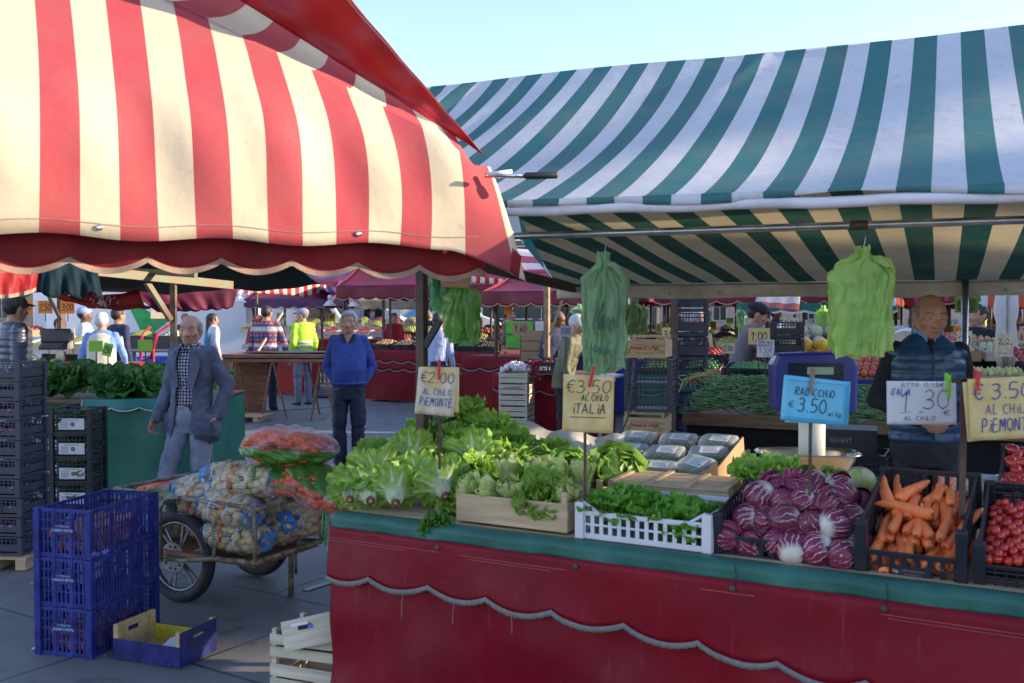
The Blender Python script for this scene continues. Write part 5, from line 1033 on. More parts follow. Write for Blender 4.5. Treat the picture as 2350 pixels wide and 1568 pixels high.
# small scale on its post, lime cards
t = thing('market_scale', 'black and cream electronic scale on a post by the puffer jacket man', 'scale', T(Y(130, 800, 9.6)) @ RZ(.25)); q = MB(); q.box((0, 0, .12), (.26, .10, .13), mat=RX(-.2)); part('display_unit', q, [blackp], t, bevel=.008); q = MB(); q.box((0, -.10, .03), (.25, .18, .03), mat=RX(.25)); part('keypad', q, greyp, t, bevel=.005); q = MB(); q.add([(x, y, z) for x in (.13, .15) for y, z in ((-.2, 0), (-.19, .05), (.0, .08), (.05, .2), (.09, .2), (.08, .0))], [tuple(range(6))[::-1], tuple(range(6, 12))] + [(i, (i+1) % 6, (i+1) % 6+6, i+6) for i in range(6)]); part('side_panel', q, M('cream plastic', (.5, .48, .40), .4), t); q = MB(); q.box((.03, 0, -.16), (.07, .05, .36)); part('post', q, steel, t)
def tinycard(px, py, d, w, h, mat, label, txt=None, txm=None, stick=.0, roll=0, rz=0, grp=None, prt=None, th=.5, cat='price card', post=None):
    p = Y(px, py, d); t = thing('price_card', label, cat, T(p) @ RZ(rz), grp); q = MB(); q.box((0, 0, 0), (w, .004, h)); part('card', q, mat, t, X=RY(roll))
    if txt:
        q = MB()
        if prt: printed(q, txt, 0, -h*th*.36, h*th, 0, z=.003, bold=.02, sx=prt)
        else: write(q, txt, -w*.40, -h*th*.5, h*th, 0, wd=.11, fit=w*.80, z=.003)
        part('writing', q, txm or ink, t, X=RY(roll))
    if stick: q = MB(); q.box((0, .006, -stick/2), (.010, .006, stick)); part('stick', q, post or brownsteel, t)
    return t
tinycard(220, 795, 9.35, .13, .10, cardgreen, 'blank lime card on a dark stick in the chard', stick=.42); tinycard(247, 803, 9.2, .085, .12, cardgreen, 'tilted lime card reading 250 in the chard', '250', ink, .45, .25)
tinycard(333, 793, 9.5, .14, .11, cardgreen, 'lime card on a dark stick above the broccoli', stick=.40); tinycard(118, 858, 9.5, .10, .07, cardgreen, 'lime card below the electronic scale reading 2,80', '2,80', ink)
# ============================================================ TRESTLE TABLE
XTt = T((503-CX)/FPX*15.5, 15.6, 0) @ RZ(radians(-3)); tt = thing('trestle_table', 'empty brown wooden folding table on splayed trestle legs', 'table', XTt); TW = 1.95
for k, (z, w0) in enumerate(((1.0, 0), (.93, .05))):
    q = MB(); q.box((TW/2, .5, z), (TW-w0, 1.0-w0, .055)); part('tabletop' if k == 0 else 'folded_leaf', q, woodd, tt, bevel=.004)
q = MB(); q.grid(lambda i, j: Vector((.3+1.4*i, .1+.7*j, 1.035+.02*sin(i*9)*sin(j*5)+.015)), 12, 6); part('tarpaulin', q, M('black tarpaulin', (.03, .03, .04), .5, .3, 5, .4, 20), tt, True, solid=.004)
for px0, px1 in ((596, 626), (640, 670), (720, 705), (748, 742)):
    pass
for (xt, xb, y0, y1) in ((.78, .66, .08, -.1), (.80, 1.02, .08, .05), (1.15, 1.32, .8, .95), (1.55, 1.42, .1, -.02), (1.58, 1.78, .1, .05), (.2, .06, .15, .05), (.22, .42, .15, .1), (.3, .1, .85, .95)):
    q = MB(); q.bar((xt, y0, .92), (xb, y1, 0), .032, .022); part('leg', q, woodd, tt)
q = MB(); q.bar((.66, -.1, .14), (1.78, .05, .20), .012, .012); q.bar((.06, .05, .15), (.66, -.08, .16), .012, .012); part('tie_rail', q, brownsteel, tt)
q = MB(); q.bar((.03, .55, .88), (.30, .35, .05), .02, 1.0, 0, (1, 0, 0)); 
t2 = solo('leaning_board', (lambda g: (g.box((0, 0, 0), (.58, .02, .86), 0, mat=RY(.10) @ RX(.1)), g)[1])(MB()), woodd, 'dark wooden panel leaning under the empty trestle table', 'panel', XTt @ T(.28, .5, .45))
q = MB()
for k in range(4): q.box((0, -.2+.13*k, .09), (1.0, .10, .02)); 
for k in range(3): q.box((-.4+.4*k, 0, .04), (.08, .5, .07))
solo('pallet', q, wood, 'low grey pallet on the paving below the trestle table', 'pallet', T(G(545, 965, 0)) @ RZ(-.15), bevel=.002)
crateP('black plastic crate on the paving beneath the trestle table', T(G(735, 915, 0)+Vector((0, .3, .02))), .5, .35, .26, greyp, 'grid')
# ============================================================ PEOPLE
def skinm(name, col): return M(name, col, .5, .10, 30, .25, 120, orand=0, col2=tuple(min(1, c*1.12) for c in col))
skA = skinm('weathered fair skin', (.46, .235, .155)); skB = skinm('tanned skin', (.43, .215, .135)); skC = skinm('brown skin', (.17, .08, .045)); lipm = M('lip skin', (.36, .145, .11), .5)
eyew = M('eye white', (.55, .52, .50), .2, bump=0); pupil = M('dark iris', (.02, .013, .01), .1, bump=0)
greyh = M('silver grey hair', (.36, .37, .39), .6, .25, 30, .9, 60, stretch=(6, 1, 6), bstretch=(6, 1, 6)); whiteh = M('white hair', (.55, .53, .50), .7, .2, 30, .9, 80); darkh = M('dark brown hair', (.025, .016, .012), .55, .4, 30, .9, 80); sth = M('short grey stubble hair', (.20, .18, .17), .8, .3, 60, .9, 120); redh = M('curly auburn hair', (.20, .06, .02), .7, .4, 30, 1, 60)
def capsule(mb, a, b, ra, rb, n=12):
    a = Vector(a); b = Vector(b); d = (b-a); L = d.length
    if L < 1e-5: mb.ball(a, ra, n, 8); return
    d /= L; pts = []; rs = []
    for k in range(4): t = pi/2*k/4; pts.append(a-d*ra*cos(t)); rs.append(max(1e-4, ra*sin(t)))
    for k in range(4): t = pi/2*k/4; pts.append(b+d*rb*sin(t)); rs.append(max(1e-4, rb*cos(t)))
    pts.append(b+d*rb*.999); rs.append(1e-4); mb.tube(pts, rs, n)
def rings(mb, rs, n=20):
    vs = []; N = len(rs)
    for c, rx, ry, tw in rs:
        for k in range(n): a = 2*pi*k/n; x = rx*cos(a); y = ry*sin(a); vs.append(Vector(c)+Vector((x*cos(tw)-y*sin(tw), x*sin(tw)+y*cos(tw), 0)))
    fs = [(i*n+k, i*n+(k+1) % n, (i+1)*n+(k+1) % n, (i+1)*n+k) for i in range(N-1) for k in range(n)]
    fs += [tuple(range(n))[::-1], tuple((N-1)*n+k for k in range(n))]; mb.add(vs, fs)
def hand(mb, w, d, n, side, curl=.5, s=1.0, detail=True):
    w = Vector(w); d = Vector(d).normalized(); n = Vector(n); n = (n-d*n.dot(d)).normalized(); sd = d.cross(n)*side
    pa = w+d*.045*s; 
    for k in range(4): capsule(mb, w+sd*(k-1.5)*.013*s, w+d*.088*s+sd*(k-1.5)*.0205*s, .0125*s, .0115*s, 8)
    if not detail: capsule(mb, pa, w+d*.13*s+n*.03*s*curl*2, .03*s, .022*s, 8); return
    for k in range(4):
        L = (.040, .045, .042, .034)[k]*s; p = w+d*.090*s+sd*(k-1.5)*.0212*s; a = curl*(.5+.15*k*.3); th = 0
        for j, f in enumerate((1, .68, .52)):
            th += a if j else a*.8; dr = d*cos(th)+n*sin(th)+sd*(k-1.5)*.03; q = p+dr*L*f; capsule(mb, p, q, .0092*s*(1-.08*j), .0085*s*(1-.1*j), 8); p = q
    p = w+d*.025*s-sd*.026*s
    dr = (d*.75-sd*.55+n*.35).normalized(); q = p+dr*.045*s; capsule(mb, p, q, .0135*s, .011*s, 8); q2 = q+(d*.8+n*(.3+.4*curl)+sd*.2*curl).normalized()*.033*s; capsule(mb, q, q2, .0105*s, .009*s, 8)
def headgeo(mb, HM, fat=1.0):
    mb.X = HM
    mb.ball((0, .012, .125), (.075, .094, .092), 20, 14); mb.ball((0, -.022, .085), (.061*fat, .070, .092), 18, 12); mb.ball((0, -.060, .018), (.028*fat, .024, .022), 12, 8)
    for s in (-1, 1):
        capsule(mb, (s*.056*fat, .0, .055), (s*.022, -.055, .016), .020*fat, .018); mb.ball((s*.040*fat, -.060, .080), (.026*fat, .024, .026), 12, 8)
        mb.ball((s*.078, .008, .092), (.011, .021, .033), 10, 8, 0, RY(s*.15)); capsule(mb, (s*.047, -.073, .1155), (s*.014, -.083, .1155), .0085, .0078, 8); capsule(mb, (s*.045, -.073, .0985), (s*.017, -.081, .0975), .0072, .0068, 8)
        mb.ball((s*.013, -.096, .069), (.011, .011, .009), 8, 6); capsule(mb, (s*.046, -.069, .133), (s*.010, -.083, .130), .013, .012, 8)
        capsule(mb, (s*.024, -.080, .062), (s*.034, -.068, .036), .008, .006, 8)
    capsule(mb, (0, -.082, .114), (0, -.109, .073), .0095, .0145, 10); capsule(mb, (-.019, -.078, .045), (.019, -.078, .045), .010, .010, 8); capsule(mb, (-.022, -.082, .0415), (.022, -.082, .0415), .0075, .0075, 8); capsule(mb, (-.016, -.080, .033), (.016, -.080, .033), .0075, .0075, 8)
    mb.ball((0, -.045, .145), (.055, .045, .040), 14, 10); mb.X = I4
DEF = dict(H=1.72, lean=0, twist=0, belly=0, wide=1.0, head=(0, 0, 0), LE=(.06, .03, -.29), LW=(.07, -.04, -.54), RE=(-.06, .03, -.29), RW=(-.07, -.04, -.54), LK=(.10, -.02, .49), RK=(-.10, -.02, .49), LA=(.11, .01, .09), RA=(-.11, .01, .09), ld=None, rd=None, curl=.5, fat=1.0)
def person(label, x, y, rz, skin=skB, top=None, legs=None, shoes=None, hair=None, hairstyle='short', vox=.015, detail=False, topstyle='sweater', under=None, shirt_v=False, hat=None, hatm=None, tfold=.010, legw=1.0, extras=None, **kw):
    P = dict(DEF); P.update(kw); S = P['H']/1.72; X = T(x, y, 0) @ RZ(rz) @ SC(S, S, S); t = thing('person', label, 'person', X)
    lm = T(0, 0, .95) @ RX(P['lean']) @ RZ(P['twist']) @ T(0, 0, -.95); Uf = lambda p: lm @ Vector(p); w = P['wide']; b = P['belly']
    shl = {s: Uf((s*.163*w, .005, 1.395)) for s in (-1, 1)}
    el = {1: shl[1]+Vector(P['LE']), -1: shl[-1]+Vector(P['RE'])}; wr_ = {1: shl[1]+Vector(P['LW']), -1: shl[-1]+Vector(P['RW'])}
    kn = {1: Vector(P['LK']), -1: Vector(P['RK'])}; an = {1: Vector(P['LA']), -1: Vector(P['RA'])}; hp = {1: Vector((.088*w, 0, .88)), -1: Vector((-.088*w, 0, .88))}
    fd = {}
    for s in (-1, 1): q = P['ld'] if s == 1 else P['rd']; fd[s] = Vector(q) if q else Vector((0, -1, 0))
    def torso(mb, th=0, z0=.80, flare=0, top_=1.485):
        R_ = []
        for z, rx, ry, cy in ((.72, .185+flare, .130+flare, 0), (.80, .175+flare*.8, .122+flare*.8, 0), (.90, .168+flare*.4, .120+flare*.3, 0), (.98, .163, .118+b*.6, -b*.6), (1.08, .158+b*.4, .112+b, -b*.9), (1.18, .165+b*.3, .115+b*.8, -b*.7), (1.28, .176, .120+b*.3, -b*.3), (1.36, .176, .110, 0), (1.42, .150, .092, .005), (1.455, .105, .075, .01), (top_, .062, .060, .012)):
            if z < z0: continue
            c = Uf((0, cy, z)) if z > .93 else Vector((0, cy, z)); R_.append((c, rx*w+th, ry+th, P['twist'] if z > .93 else 0))
        rings(mb, R_)
        for s in (-1, 1): mb.ball(Uf((s*.143*w, .005, 1.385)), (.056+th*.8, .056+th*.8, .052+th*.6), 12, 8)
    HM = Uf((0, -.004, 1.472)); HMx = T(HM) @ RX(P['lean']*.5) @ RZ(P['head'][0]) @ RX(P['head'][1]) @ RY(P['head'][2]) @ T(0, 0, .012) @ SC(1.10, 1.08, 1.08)
    mb = MB(); torso(mb, 0, .86); capsule(mb, Uf((0, .012, 1.43)), HMx @ Vector((0, .012, .06)), .056, .054); headgeo(mb, HMx, P['fat'])
    for s in (-1, 1):
        capsule(mb, shl[s], el[s], .047, .038); capsule(mb, el[s], wr_[s], .037, .025)
        d = (wr_[s]-el[s]).normalized(); nn = Vector((-s, -.3, 0)); hand(mb, wr_[s], d, nn, s, P['curl'], 1.0, detail)
        capsule(mb, hp[s], kn[s], .080, .056); capsule(mb, kn[s], an[s], .052, .036); capsule(mb, an[s]+Vector((0, 0, -.03)), an[s]+fd[s]*.12+Vector((0, 0, -.055)), .035, .03)
    me = remesh(mb.mesh('b', [skin]), vox, 3 if detail else 4); me.materials.clear(); me.materials.append(skin); me.materials.append(lipm); IH = HMx.inverted()
    if detail:
        for p in me.polygons:
            c = IH @ p.center
            if c.y < -.078 and abs(c.x) < .022 and .030 < c.z < .047: p.material_index = 1
    link('body', me, t)
    if detail or kw.get('eyes', True):
        for s in (-1, 1):
            q = MB(); q.ball(HMx @ Vector((s*.030, -.0735, .1070)), .0115, 12, 8); q.ball(HMx @ Vector((s*.030, -.0812, .1068)), .0056, 8, 6, 1); part('eye', q, [eyew, pupil], t, True)
    if hair and (detail or True):
        q = MB()
        for s in (-1, 1): q.tube([HMx @ Vector(v) for v in ((s*.048, -.080, .133), (s*.034, -.091, .140), (s*.016, -.094, .134))], [.003, .0050, .004], 6)
        part('eyebrows', q, hair if hair is not whiteh else greyh, t, True)
    if hair:
        mb = MB(); mb.X = HMx
        if hairstyle == 'short': mb.ball((0, .018, .130), (.081, .098, .095), 20, 14); mb.ball((0, -.02, .185), (.06, .06, .035), 14, 10); cut = lambda c: c.z < .045+.5*max(0, .02-c.y) or (c.y < -.04 and c.z < .168) or (c.y < -.015 and abs(c.x) > .05 and c.z < .11)
        elif hairstyle == 'full': mb.ball((0, .022, .135), (.088, .104, .098), 20, 14); mb.ball((0, -.03, .195), (.064, .062, .036), 14, 10); cut = lambda c: c.z < .03+.6*max(0, .03-c.y) or (c.y < -.045 and c.z < .172) or (c.y < -.01 and abs(c.x) > .05 and c.z < .10)
        elif hairstyle == 'bald': mb.ball((0, .016, .118), (.0805, .0965, .090), 20, 14); cut = lambda c: c.z < .045 or c.z > .158 or c.y < -.03 or (c.y < .02 and c.z < .10)
        elif hairstyle == 'long': mb.ball((0, .02, .13), (.09, .105, .098), 20, 14); capsule(mb, (0, .06, .10), (0, .09, -.16), .085, .05); cut = lambda c: (c.y < -.05 and c.z < .165)
        elif hairstyle == 'curly':
            rr = random.Random(3); mb.ball((0, .02, .13), (.09, .105, .10), 16, 12)
            for k in range(60): a_ = rr.uniform(0, 6.3); h_ = rr.uniform(.1, 2.1); mb.ball((.10*cos(a_)*sin(h_), .025+.11*sin(a_)*sin(h_), .12+.10*cos(h_)), .018, 8, 6)
            cut = lambda c: (c.y < -.05 and c.z < .165)
        mb.X = I4; hm = remesh(mb.mesh('h', [hair]), .0055 if detail else .010, 2, disp=lambda c: .0025*noise.noise(Vector((IH @ c))*70)); hm.materials.clear(); hm.materials.append(hair)
        bm = bmesh.new(); bm.from_mesh(hm); bmesh.ops.delete(bm, geom=[f for f in bm.faces if cut(IH @ f.calc_center_median())], context='FACES'); bm.to_mesh(hm); bm.free()
        o = link('hair', hm, t); so_ = o.modifiers.new('s', 'SOLIDIFY'); so_.thickness = .004; so_.offset = -1
    if hat:
        q = MB(); q.X = HMx; q.ball((0, .012, .150), (.090, .108, .072), 20, 12); 
        if hat == 'cap': q.ball((0, -.11, .150), (.062, .060, .008), 16, 6, 0, RX(.12))
        part('cap', q, hatm, t, True)
    fold = lambda a, sx=7, sz=4: (lambda p: a*(noise.noise(Vector((p.x*sx, p.y*sx, p.z*sz)))+.8*(.5-abs(noise.noise(Vector((p.x*11+p.z*5, p.y*11, p.z*14+3)))))*1.2+.3*noise.noise(Vector((p.x*28, p.y*28, p.z*20)))))
    # trousers
    mb = MB(); lw_ = legw
    rings(mb, [(Vector((0, 0, z)), rx*w+.008, ry+.010, 0) for z, rx, ry in ((.76, .15, .10), (.84, .172, .122), (.92, .168, .122), (.985, .163, .120+b*.2))])
    for s in (-1, 1): capsule(mb, hp[s]+Vector((0, 0, -.02)), kn[s], .090*lw_, .072*lw_); capsule(mb, kn[s], an[s]+Vector((0, .005, -.02)), .070*lw_, .062*lw_)
    me = remesh(mb.mesh('t', [legs]), max(vox, .010), 3, disp=fold(tfold*1.1, 8, 7)); me.materials.clear(); me.materials.append(legs); link('trousers', me, t)
    mb = MB()
    for s in (-1, 1): capsule(mb, an[s]+Vector((0, .02, -.035)), an[s]+fd[s]*.145+Vector((0, 0, -.058)), .046, .036); capsule(mb, an[s]+Vector((0, .03, -.065)), an[s]+fd[s]*.165+Vector((0, 0, -.072)), .032, .030)
    for s in (-1, 1): pass
    me = remesh(mb.mesh('s', [shoes]), max(vox, .010), 2); me.materials.clear(); me.materials.append(shoes); link('shoes', me, t)
    # top
    def arms(mb, th, end=.97):
        for s in (-1, 1): q = el[s].lerp(wr_[s], end); capsule(mb, shl[s], el[s], .054+th, .045+th); capsule(mb, el[s], q, .045+th, .034+th)
    if topstyle in ('sweater', 'shirt', 'jacket', 'puffer'):
        mb = MB(); th = {'sweater': .014, 'shirt': .010, 'jacket': .018, 'puffer': .026}[topstyle]; torso(mb, th, .86 if topstyle != 'jacket' else .80, .012 if topstyle != 'shirt' else 0, 1.475); arms(mb, th*.8 if topstyle != 'shirt' else .006)
        if topstyle == 'puffer': dz = lambda p: .010*abs(sin(p.z*pi/.062)) - .004 + .003*noise.noise(p*20)
        else: dz = fold(tfold)
        me = remesh(mb.mesh('s', [top]), vox, 3, disp=dz); me.materials.clear(); me.materials.append(top)
        if shirt_v:
            bm = bmesh.new(); bm.from_mesh(me); iu = lm.inverted()
            bmesh.ops.delete(bm, geom=[f for f in bm.faces if (lambda c: c.y < .02 and c.z > 1.355 and abs(c.x) < (c.z-1.355)*.62)(iu @ f.calc_center_median())], context='FACES'); bm.to_mesh(me); bm.free()
        o = link({'sweater': 'sweater', 'shirt': 'shirt', 'jacket': 'jacket', 'puffer': 'padded_jacket'}[topstyle], me, t)
        if shirt_v: so_ = o.modifiers.new('s', 'SOLIDIFY'); so_.thickness = .006
    if topstyle in ('blazer', 'vest'):
        mb = MB(); torso(mb, .010, .93, 0, 1.49)
        if topstyle == 'vest': arms(mb, .010)
        me = remesh(mb.mesh('s', [under]), vox, 2, disp=fold(.004)); me.materials.clear(); me.materials.append(under); link('shirt', me, t)
        mb = MB()
        if topstyle == 'blazer':
            torso(mb, .024, .70, .030, 1.478); arms(mb, .015, .99)
            for s in (-1, 1): capsule(mb, Vector((s*.17, -.03, .86)), Vector((s*.19, -.02, .76)), .07, .07)
        else: torso(mb, .022, .86, .010, 1.50); rings(mb, [(Uf((0, .012, 1.44)), .095, .085, 0), (Uf((0, .005, 1.53)), .078, .074, 0)])
        if topstyle == 'vest': dz = lambda p: .008*abs(sin(p.z*pi/.068))**.6 - .004 + .003*noise.noise(p*22)
        else: dz = fold(.017, 7, 6)
        me = remesh(mb.mesh('s', [top]), vox, 3, disp=dz); me.materials.clear(); me.materials.append(top); iu = lm.inverted(); bm = bmesh.new(); bm.from_mesh(me)
        ow = P.get('open', .085)
        if topstyle == 'blazer': cut = lambda c: c.y < .02 and abs(c.x-.0) < ow + max(0, .95-c.z)*.16 - max(0, c.z-1.25)*.12
        else: cut = lambda c: c.y < .0 and c.z > 1.40 and abs(c.x) < (c.z-1.40)*.45
        bmesh.ops.delete(bm, geom=[f for f in bm.faces if cut(iu @ f.calc_center_median())], context='FACES')
        bm.to_mesh(me); bm.free(); o = link('jacket' if topstyle == 'blazer' else 'padded_vest', me, t); so_ = o.modifiers.new('s', 'SOLIDIFY'); so_.thickness = .008; so_.offset = -1
    if extras: extras(t, Uf, HMx, lm)
    return t
def plaid():
    m, n, l, b = newmat('navy and white checked shirt'); t = n.new('ShaderNodeTexCoord'); s = n.new('ShaderNodeSeparateXYZ'); l.new(t.outputs['Object'], s.inputs[0])
    g = lambda o, k: mathn(n, l, 'GREATER_THAN', mathn(n, l, 'FRACT', mathn(n, l, 'MULTIPLY', o, k)), .52)
    f = mathn(n, l, 'MULTIPLY', mathn(n, l, 'ADD', g(s.outputs[0], 38.0), g(s.outputs[2], 38.0)), .5); c = ramp(n, l, f, [(0, (.45, .42, .48)), (.5, (.09, .09, .16)), (1, (.010, .010, .03))]); return finish(m, n, l, b, c, .8, .2, 60)
def nordic():
    m, n, l, b = newmat('red white and navy nordic knit'); t = n.new('ShaderNodeTexCoord'); s = n.new('ShaderNodeSeparateXYZ'); l.new(t.outputs['Object'], s.inputs[0]); z = s.outputs[2]
    band = ramp(n, l, mathn(n, l, 'DIVIDE', mathn(n, l, 'SUBTRACT', z, .88), .62), [(0, (.03, .03, .12)), (.07, (.55, .53, .52)), (.14, (.28, .015, .03)), (.21, (.03, .03, .12)), (.27, (.55, .53, .52)), (.36, (.28, .015, .03)), (.46, (.03, .03, .12)), (.60, (.28, .015, .03)), (.68, (.55, .53, .52)), (.80, (.03, .03, .12)), (.85, (.28, .015, .03))])
    n['Color Ramp'].color_ramp.interpolation = 'CONSTANT'
    x = mathn(n, l, 'SUBTRACT', mathn(n, l, 'FRACT', mathn(n, l, 'MULTIPLY', s.outputs[0], 14.0)), .5); zz = mathn(n, l, 'SUBTRACT', mathn(n, l, 'FRACT', mathn(n, l, 'MULTIPLY', z, 15.0)), .5)
    mo = mathn(n, l, 'LESS_THAN', mathn(n, l, 'ADD', mathn(n, l, 'ABSOLUTE', x), mathn(n, l, 'ABSOLUTE', zz)), .30); ck = mathn(n, l, 'GREATER_THAN', mathn(n, l, 'MULTIPLY', mathn(n, l, 'SINE', mathn(n, l, 'MULTIPLY', s.outputs[0], 260.0)), mathn(n, l, 'SINE', mathn(n, l, 'MULTIPLY', z, 260.0))), .35)
    f = mathn(n, l, 'MAXIMUM', mo, mathn(n, l, 'MULTIPLY', ck, .7)); c = mixc(n, l, mathn(n, l, 'MULTIPLY', f, .8), band, mixc(n, l, noisen(n, l, 3, 1), (.5, .48, .48), (.03, .03, .14))); return finish(m, n, l, b, c, .9, .5, 90)
def vstripe(name, a, b_, k):
    m, n, l, b = newmat(name); t = n.new('ShaderNodeTexCoord'); s = n.new('ShaderNodeSeparateXYZ'); l.new(t.outputs['Object'], s.inputs[0])
    return finish(m, n, l, b, mixc(n, l, mathn(n, l, 'GREATER_THAN', mathn(n, l, 'FRACT', mathn(n, l, 'MULTIPLY', s.outputs[0], float(k))), .6), a, b_), .8, .2, 40)
denim = M('washed blue denim', (.16, .19, .30), .8, .3, 5, .7, 14, col2=(.31, .34, .43), bdist=.012); navyt = M('dark navy trousers', (.014, .020, .042), .7, .3, 6, .4, 30); darkt = M('dark trousers', (.018, .018, .024), .8, .3, 6, .4, 30); paleT = M('pale grey trousers', (.18, .20, .24), .8, .2)
blazer = M('blue grey cotton jacket', (.075, .090, .150), .85, .2, 6, .8, 11, col2=(.125, .14, .205), bdist=.014, vdet=6); royal = M('royal blue knit', (.026, .055, .25), .85, .12, 8, .6, 9, col2=(.040, .078, .31), bdist=.012); vestm = M('petrol blue quilted nylon', (.012, .050, .115), .35, .2, 8, .4, 24); blackk = M('black knit sleeve', (.006, .007, .014), .85, .2)
puffm = M('slate quilted nylon', (.055, .065, .095), .4, .25, 8, .4, 20); shoeb = M('dark leather shoe', (.02, .02, .028), .5, .2); cream = M('cream fabric vest', (.58, .54, .44), .85, .1, 6, .4, 20); shirtb = M('light blue shirt', (.16, .28, .60), .8, .1); greyj = M('grey fleece jacket', (.17, .15, .15), .9, .15, 8, .4, 60); lime = M('hi-vis lime jacket', (.38, .68, .03), .7, .08); redj = M('red jacket', (.36, .014, .025), .8, .15); olive = M('olive waxed jacket', (.13, .12, .065), .7, .25, 6, .5, 20); white_t = M('white shirt', (.60, .60, .66), .85, .08); dkblue = M('navy jumper', (.018, .025, .065), .85, .2); beltm = M('brown leather belt', (.035, .018, .012), .4)
def x_walk(t, U, H, lm):
    q = MB(); rings(q, [(Vector((0, 0, .945)), .172, .130, 0), (Vector((0, 0, .985)), .170, .129, 0)]); part('belt', q, beltm, t, True); q = MB(); q.box((-.02, -.134, .965), (.045, .012, .036)); part('buckle', q, chrome, t, bevel=.003)
    for s in (-1, 1):
        q = MB(); q.add([tuple(U(p)) for p in ((s*.095, -.150, 1.12), (s*.035, -.150, 1.14), (s*.080, -.120, 1.43), (s*.135, -.112, 1.37), (s*.145, -.13, 1.30))], [(0, 1, 2, 3, 4)]); part('lapel', q, blazer, t, solid=.008)
        q = MB(); q.grid(lambda i, j: U(Vector((s*(.012+.050*i), -.105+.035*i-.005*j, 1.425+.045*i*1.2+.035*j-.012))), 4, 3); part('collar', q, plaidm, t, True, solid=.005)
    q = MB()
    for k in range(5): q.lathe([(.001, 0), (.006, 0), (.006, .002), (.001, .003)], 8, 0, T(U((.004, -.142+.01*abs(k-2), 1.05+.075*k))) @ RX(pi/2)); 
    part('buttons', q, whitep, t)
    q = MB(); q.grid(lambda i, j: Vector((.13+.10*i, -.165+.02*i+.03*i*i, .86-.12*j+.01*sin(i*6))), 6, 5); part('pocket', q, blazer, t, True, solid=.008)
plaidm = plaid()
person('older bald man in blue grey jacket and checked shirt walking by the green stall', -2.56, 7.95, -.22, skA, blazer, denim, shoeb, sth, 'bald', vox=.0085, detail=True, topstyle='blazer', under=plaidm, H=1.67, head=(.18, .05, 0), curl=1.25, legw=1.08,
       RE=(-.07, .03, -.28), RW=(-.12, -.09, -.52), LE=(.12, .07, -.25), LW=(.075, -.01, -.49), RK=(-.12, -.16, .49), RA=(-.18, -.24, .10), LK=(.10, -.06, .49), LA=(.14, .22, .14), extras=x_walk, wide=.96, open=.070, fat=1.05)
def x_swt(t, U, H, lm):
    for s in (-1, 1): q = MB(); q.add([tuple(U(p)) for p in ((s*.004, -.130, 1.372), (s*.020, -.122, 1.400), (s*.052, -.075, 1.478), (s*.078, -.062, 1.472), (s*.066, -.118, 1.398))], [(0, 1, 2, 3, 4)]); part('collar', q, navyc, t, solid=.006)
    q = MB(); rings(q, [(Vector((0, -.03, .925)), .205, .165, 0), (Vector((0, -.028, .955)), .208, .170, 0)]); part('hem_band', q, royal, t, True)
navyc = M('navy polo collar', (.012, .014, .035), .8)
person('silver haired man in a royal blue jumper standing with hands in pockets', -1.77, 10.8, .05, skA, royal, navyt, shoeb, greyh, 'full', vox=.0085, detail=True, topstyle='sweater', shirt_v=True, H=1.70, wide=.99, belly=.042, LE=(.085, .05, -.28), LW=(-.02, -.02, -.47), RE=(-.085, .05, -.28), RW=(.02, -.02, -.47), LA=(.095, .01, .09), RA=(-.10, .01, .09), LK=(.10, -.03, .49), RK=(-.105, -.03, .49), legw=1.12, extras=x_swt, fat=1.08, tfold=.012, curl=.8, ld=(.25, -.97, 0), rd=(-.2, -.98, 0))
def x_vend(t, U, H, lm):
    for s in (-1, 1): q = MB(); q.grid(lambda i, j: U(Vector((s*(.018+.062*i), -.088+.065*i, 1.455+.050*i+.032*j))), 5, 3); part('collar', q, shirtb, t, True, solid=.005)
    q = MB(); q.tube([U((.004, -.165, .92)), U((.004, -.168, 1.1)), U((.004, -.163, 1.25)), U((.004, -.145, 1.38)), U((.004, -.115, 1.45))], .0045, 6); part('zip', q, blackp, t, True)
person('balding vendor in a petrol blue padded vest behind the price cards', 2.44, 5.85, -.18, skB, vestm, darkt, shoeb, sth, 'bald', vox=.0085, detail=True, topstyle='vest', under=blackk, H=1.80, head=(.12, .16, .06), LE=(.07, .05, -.27), LW=(-.10, -.20, -.36), RE=(-.09, .03, -.27), RW=(.09, -.20, -.36), extras=x_vend, wide=1.05, fat=1.02, curl=.9)
person('man in slate quilted jacket and checked flat cap with his back turned', -4.95, 9.9, 2.3, skB, puffm, navyt, shoeb, darkh, 'short', .011, True, 'puffer', hat='cap', hatm=M('checked tweed cap', (.07, .065, .055), .9, .5, 50, .5, 80), H=1.86, LE=(.08, -.16, -.24), LW=(.10, -.42, -.44), head=(.3, .1, 0), wide=1.1)
person('stallholder in black cap and grey jacket reaching over the produce', 2.48, 10.9, 1.45, skB, greyj, darkt, shoeb, darkh, 'short', .011, True, 'jacket', hat='cap', hatm=M('black cloth cap', (.02, .015, .02), .9), H=1.83, lean=.30, head=(-.05, .15, 0), RE=(-.05, -.15, -.24), RW=(-.06, -.40, -.40), LE=(.04, -.12, -.25), LW=(.0, -.42, -.33), curl=.6)
person('man in a red, white and navy patterned knit jumper seen from behind', -4.2, 17.0, pi-.12, skB, nordic(), navyt, shoeb, darkh, 'short', .014, True, 'sweater', H=1.80, wide=1.14, LE=(.10, -.03, -.28), LW=(.12, -.10, -.50), RE=(-.10, -.03, -.28), RW=(-.12, -.10, -.5), lean=.05)
def x_vis(t, U, H, lm):
    q = MB()
    for z in (1.02, 1.10): rings(q, [(U((0, 0, z)), .185, .146, 0), (U((0, 0, z+.04)), .188, .147, 0)])
    part('reflective_bands', q, M('silver reflective tape', (.55, .55, .55), .3), t, True); q = MB(); q.box(U((-.22, .03, 1.30)), (.02, .07, .06)); part('badge', q, dkblue, t)
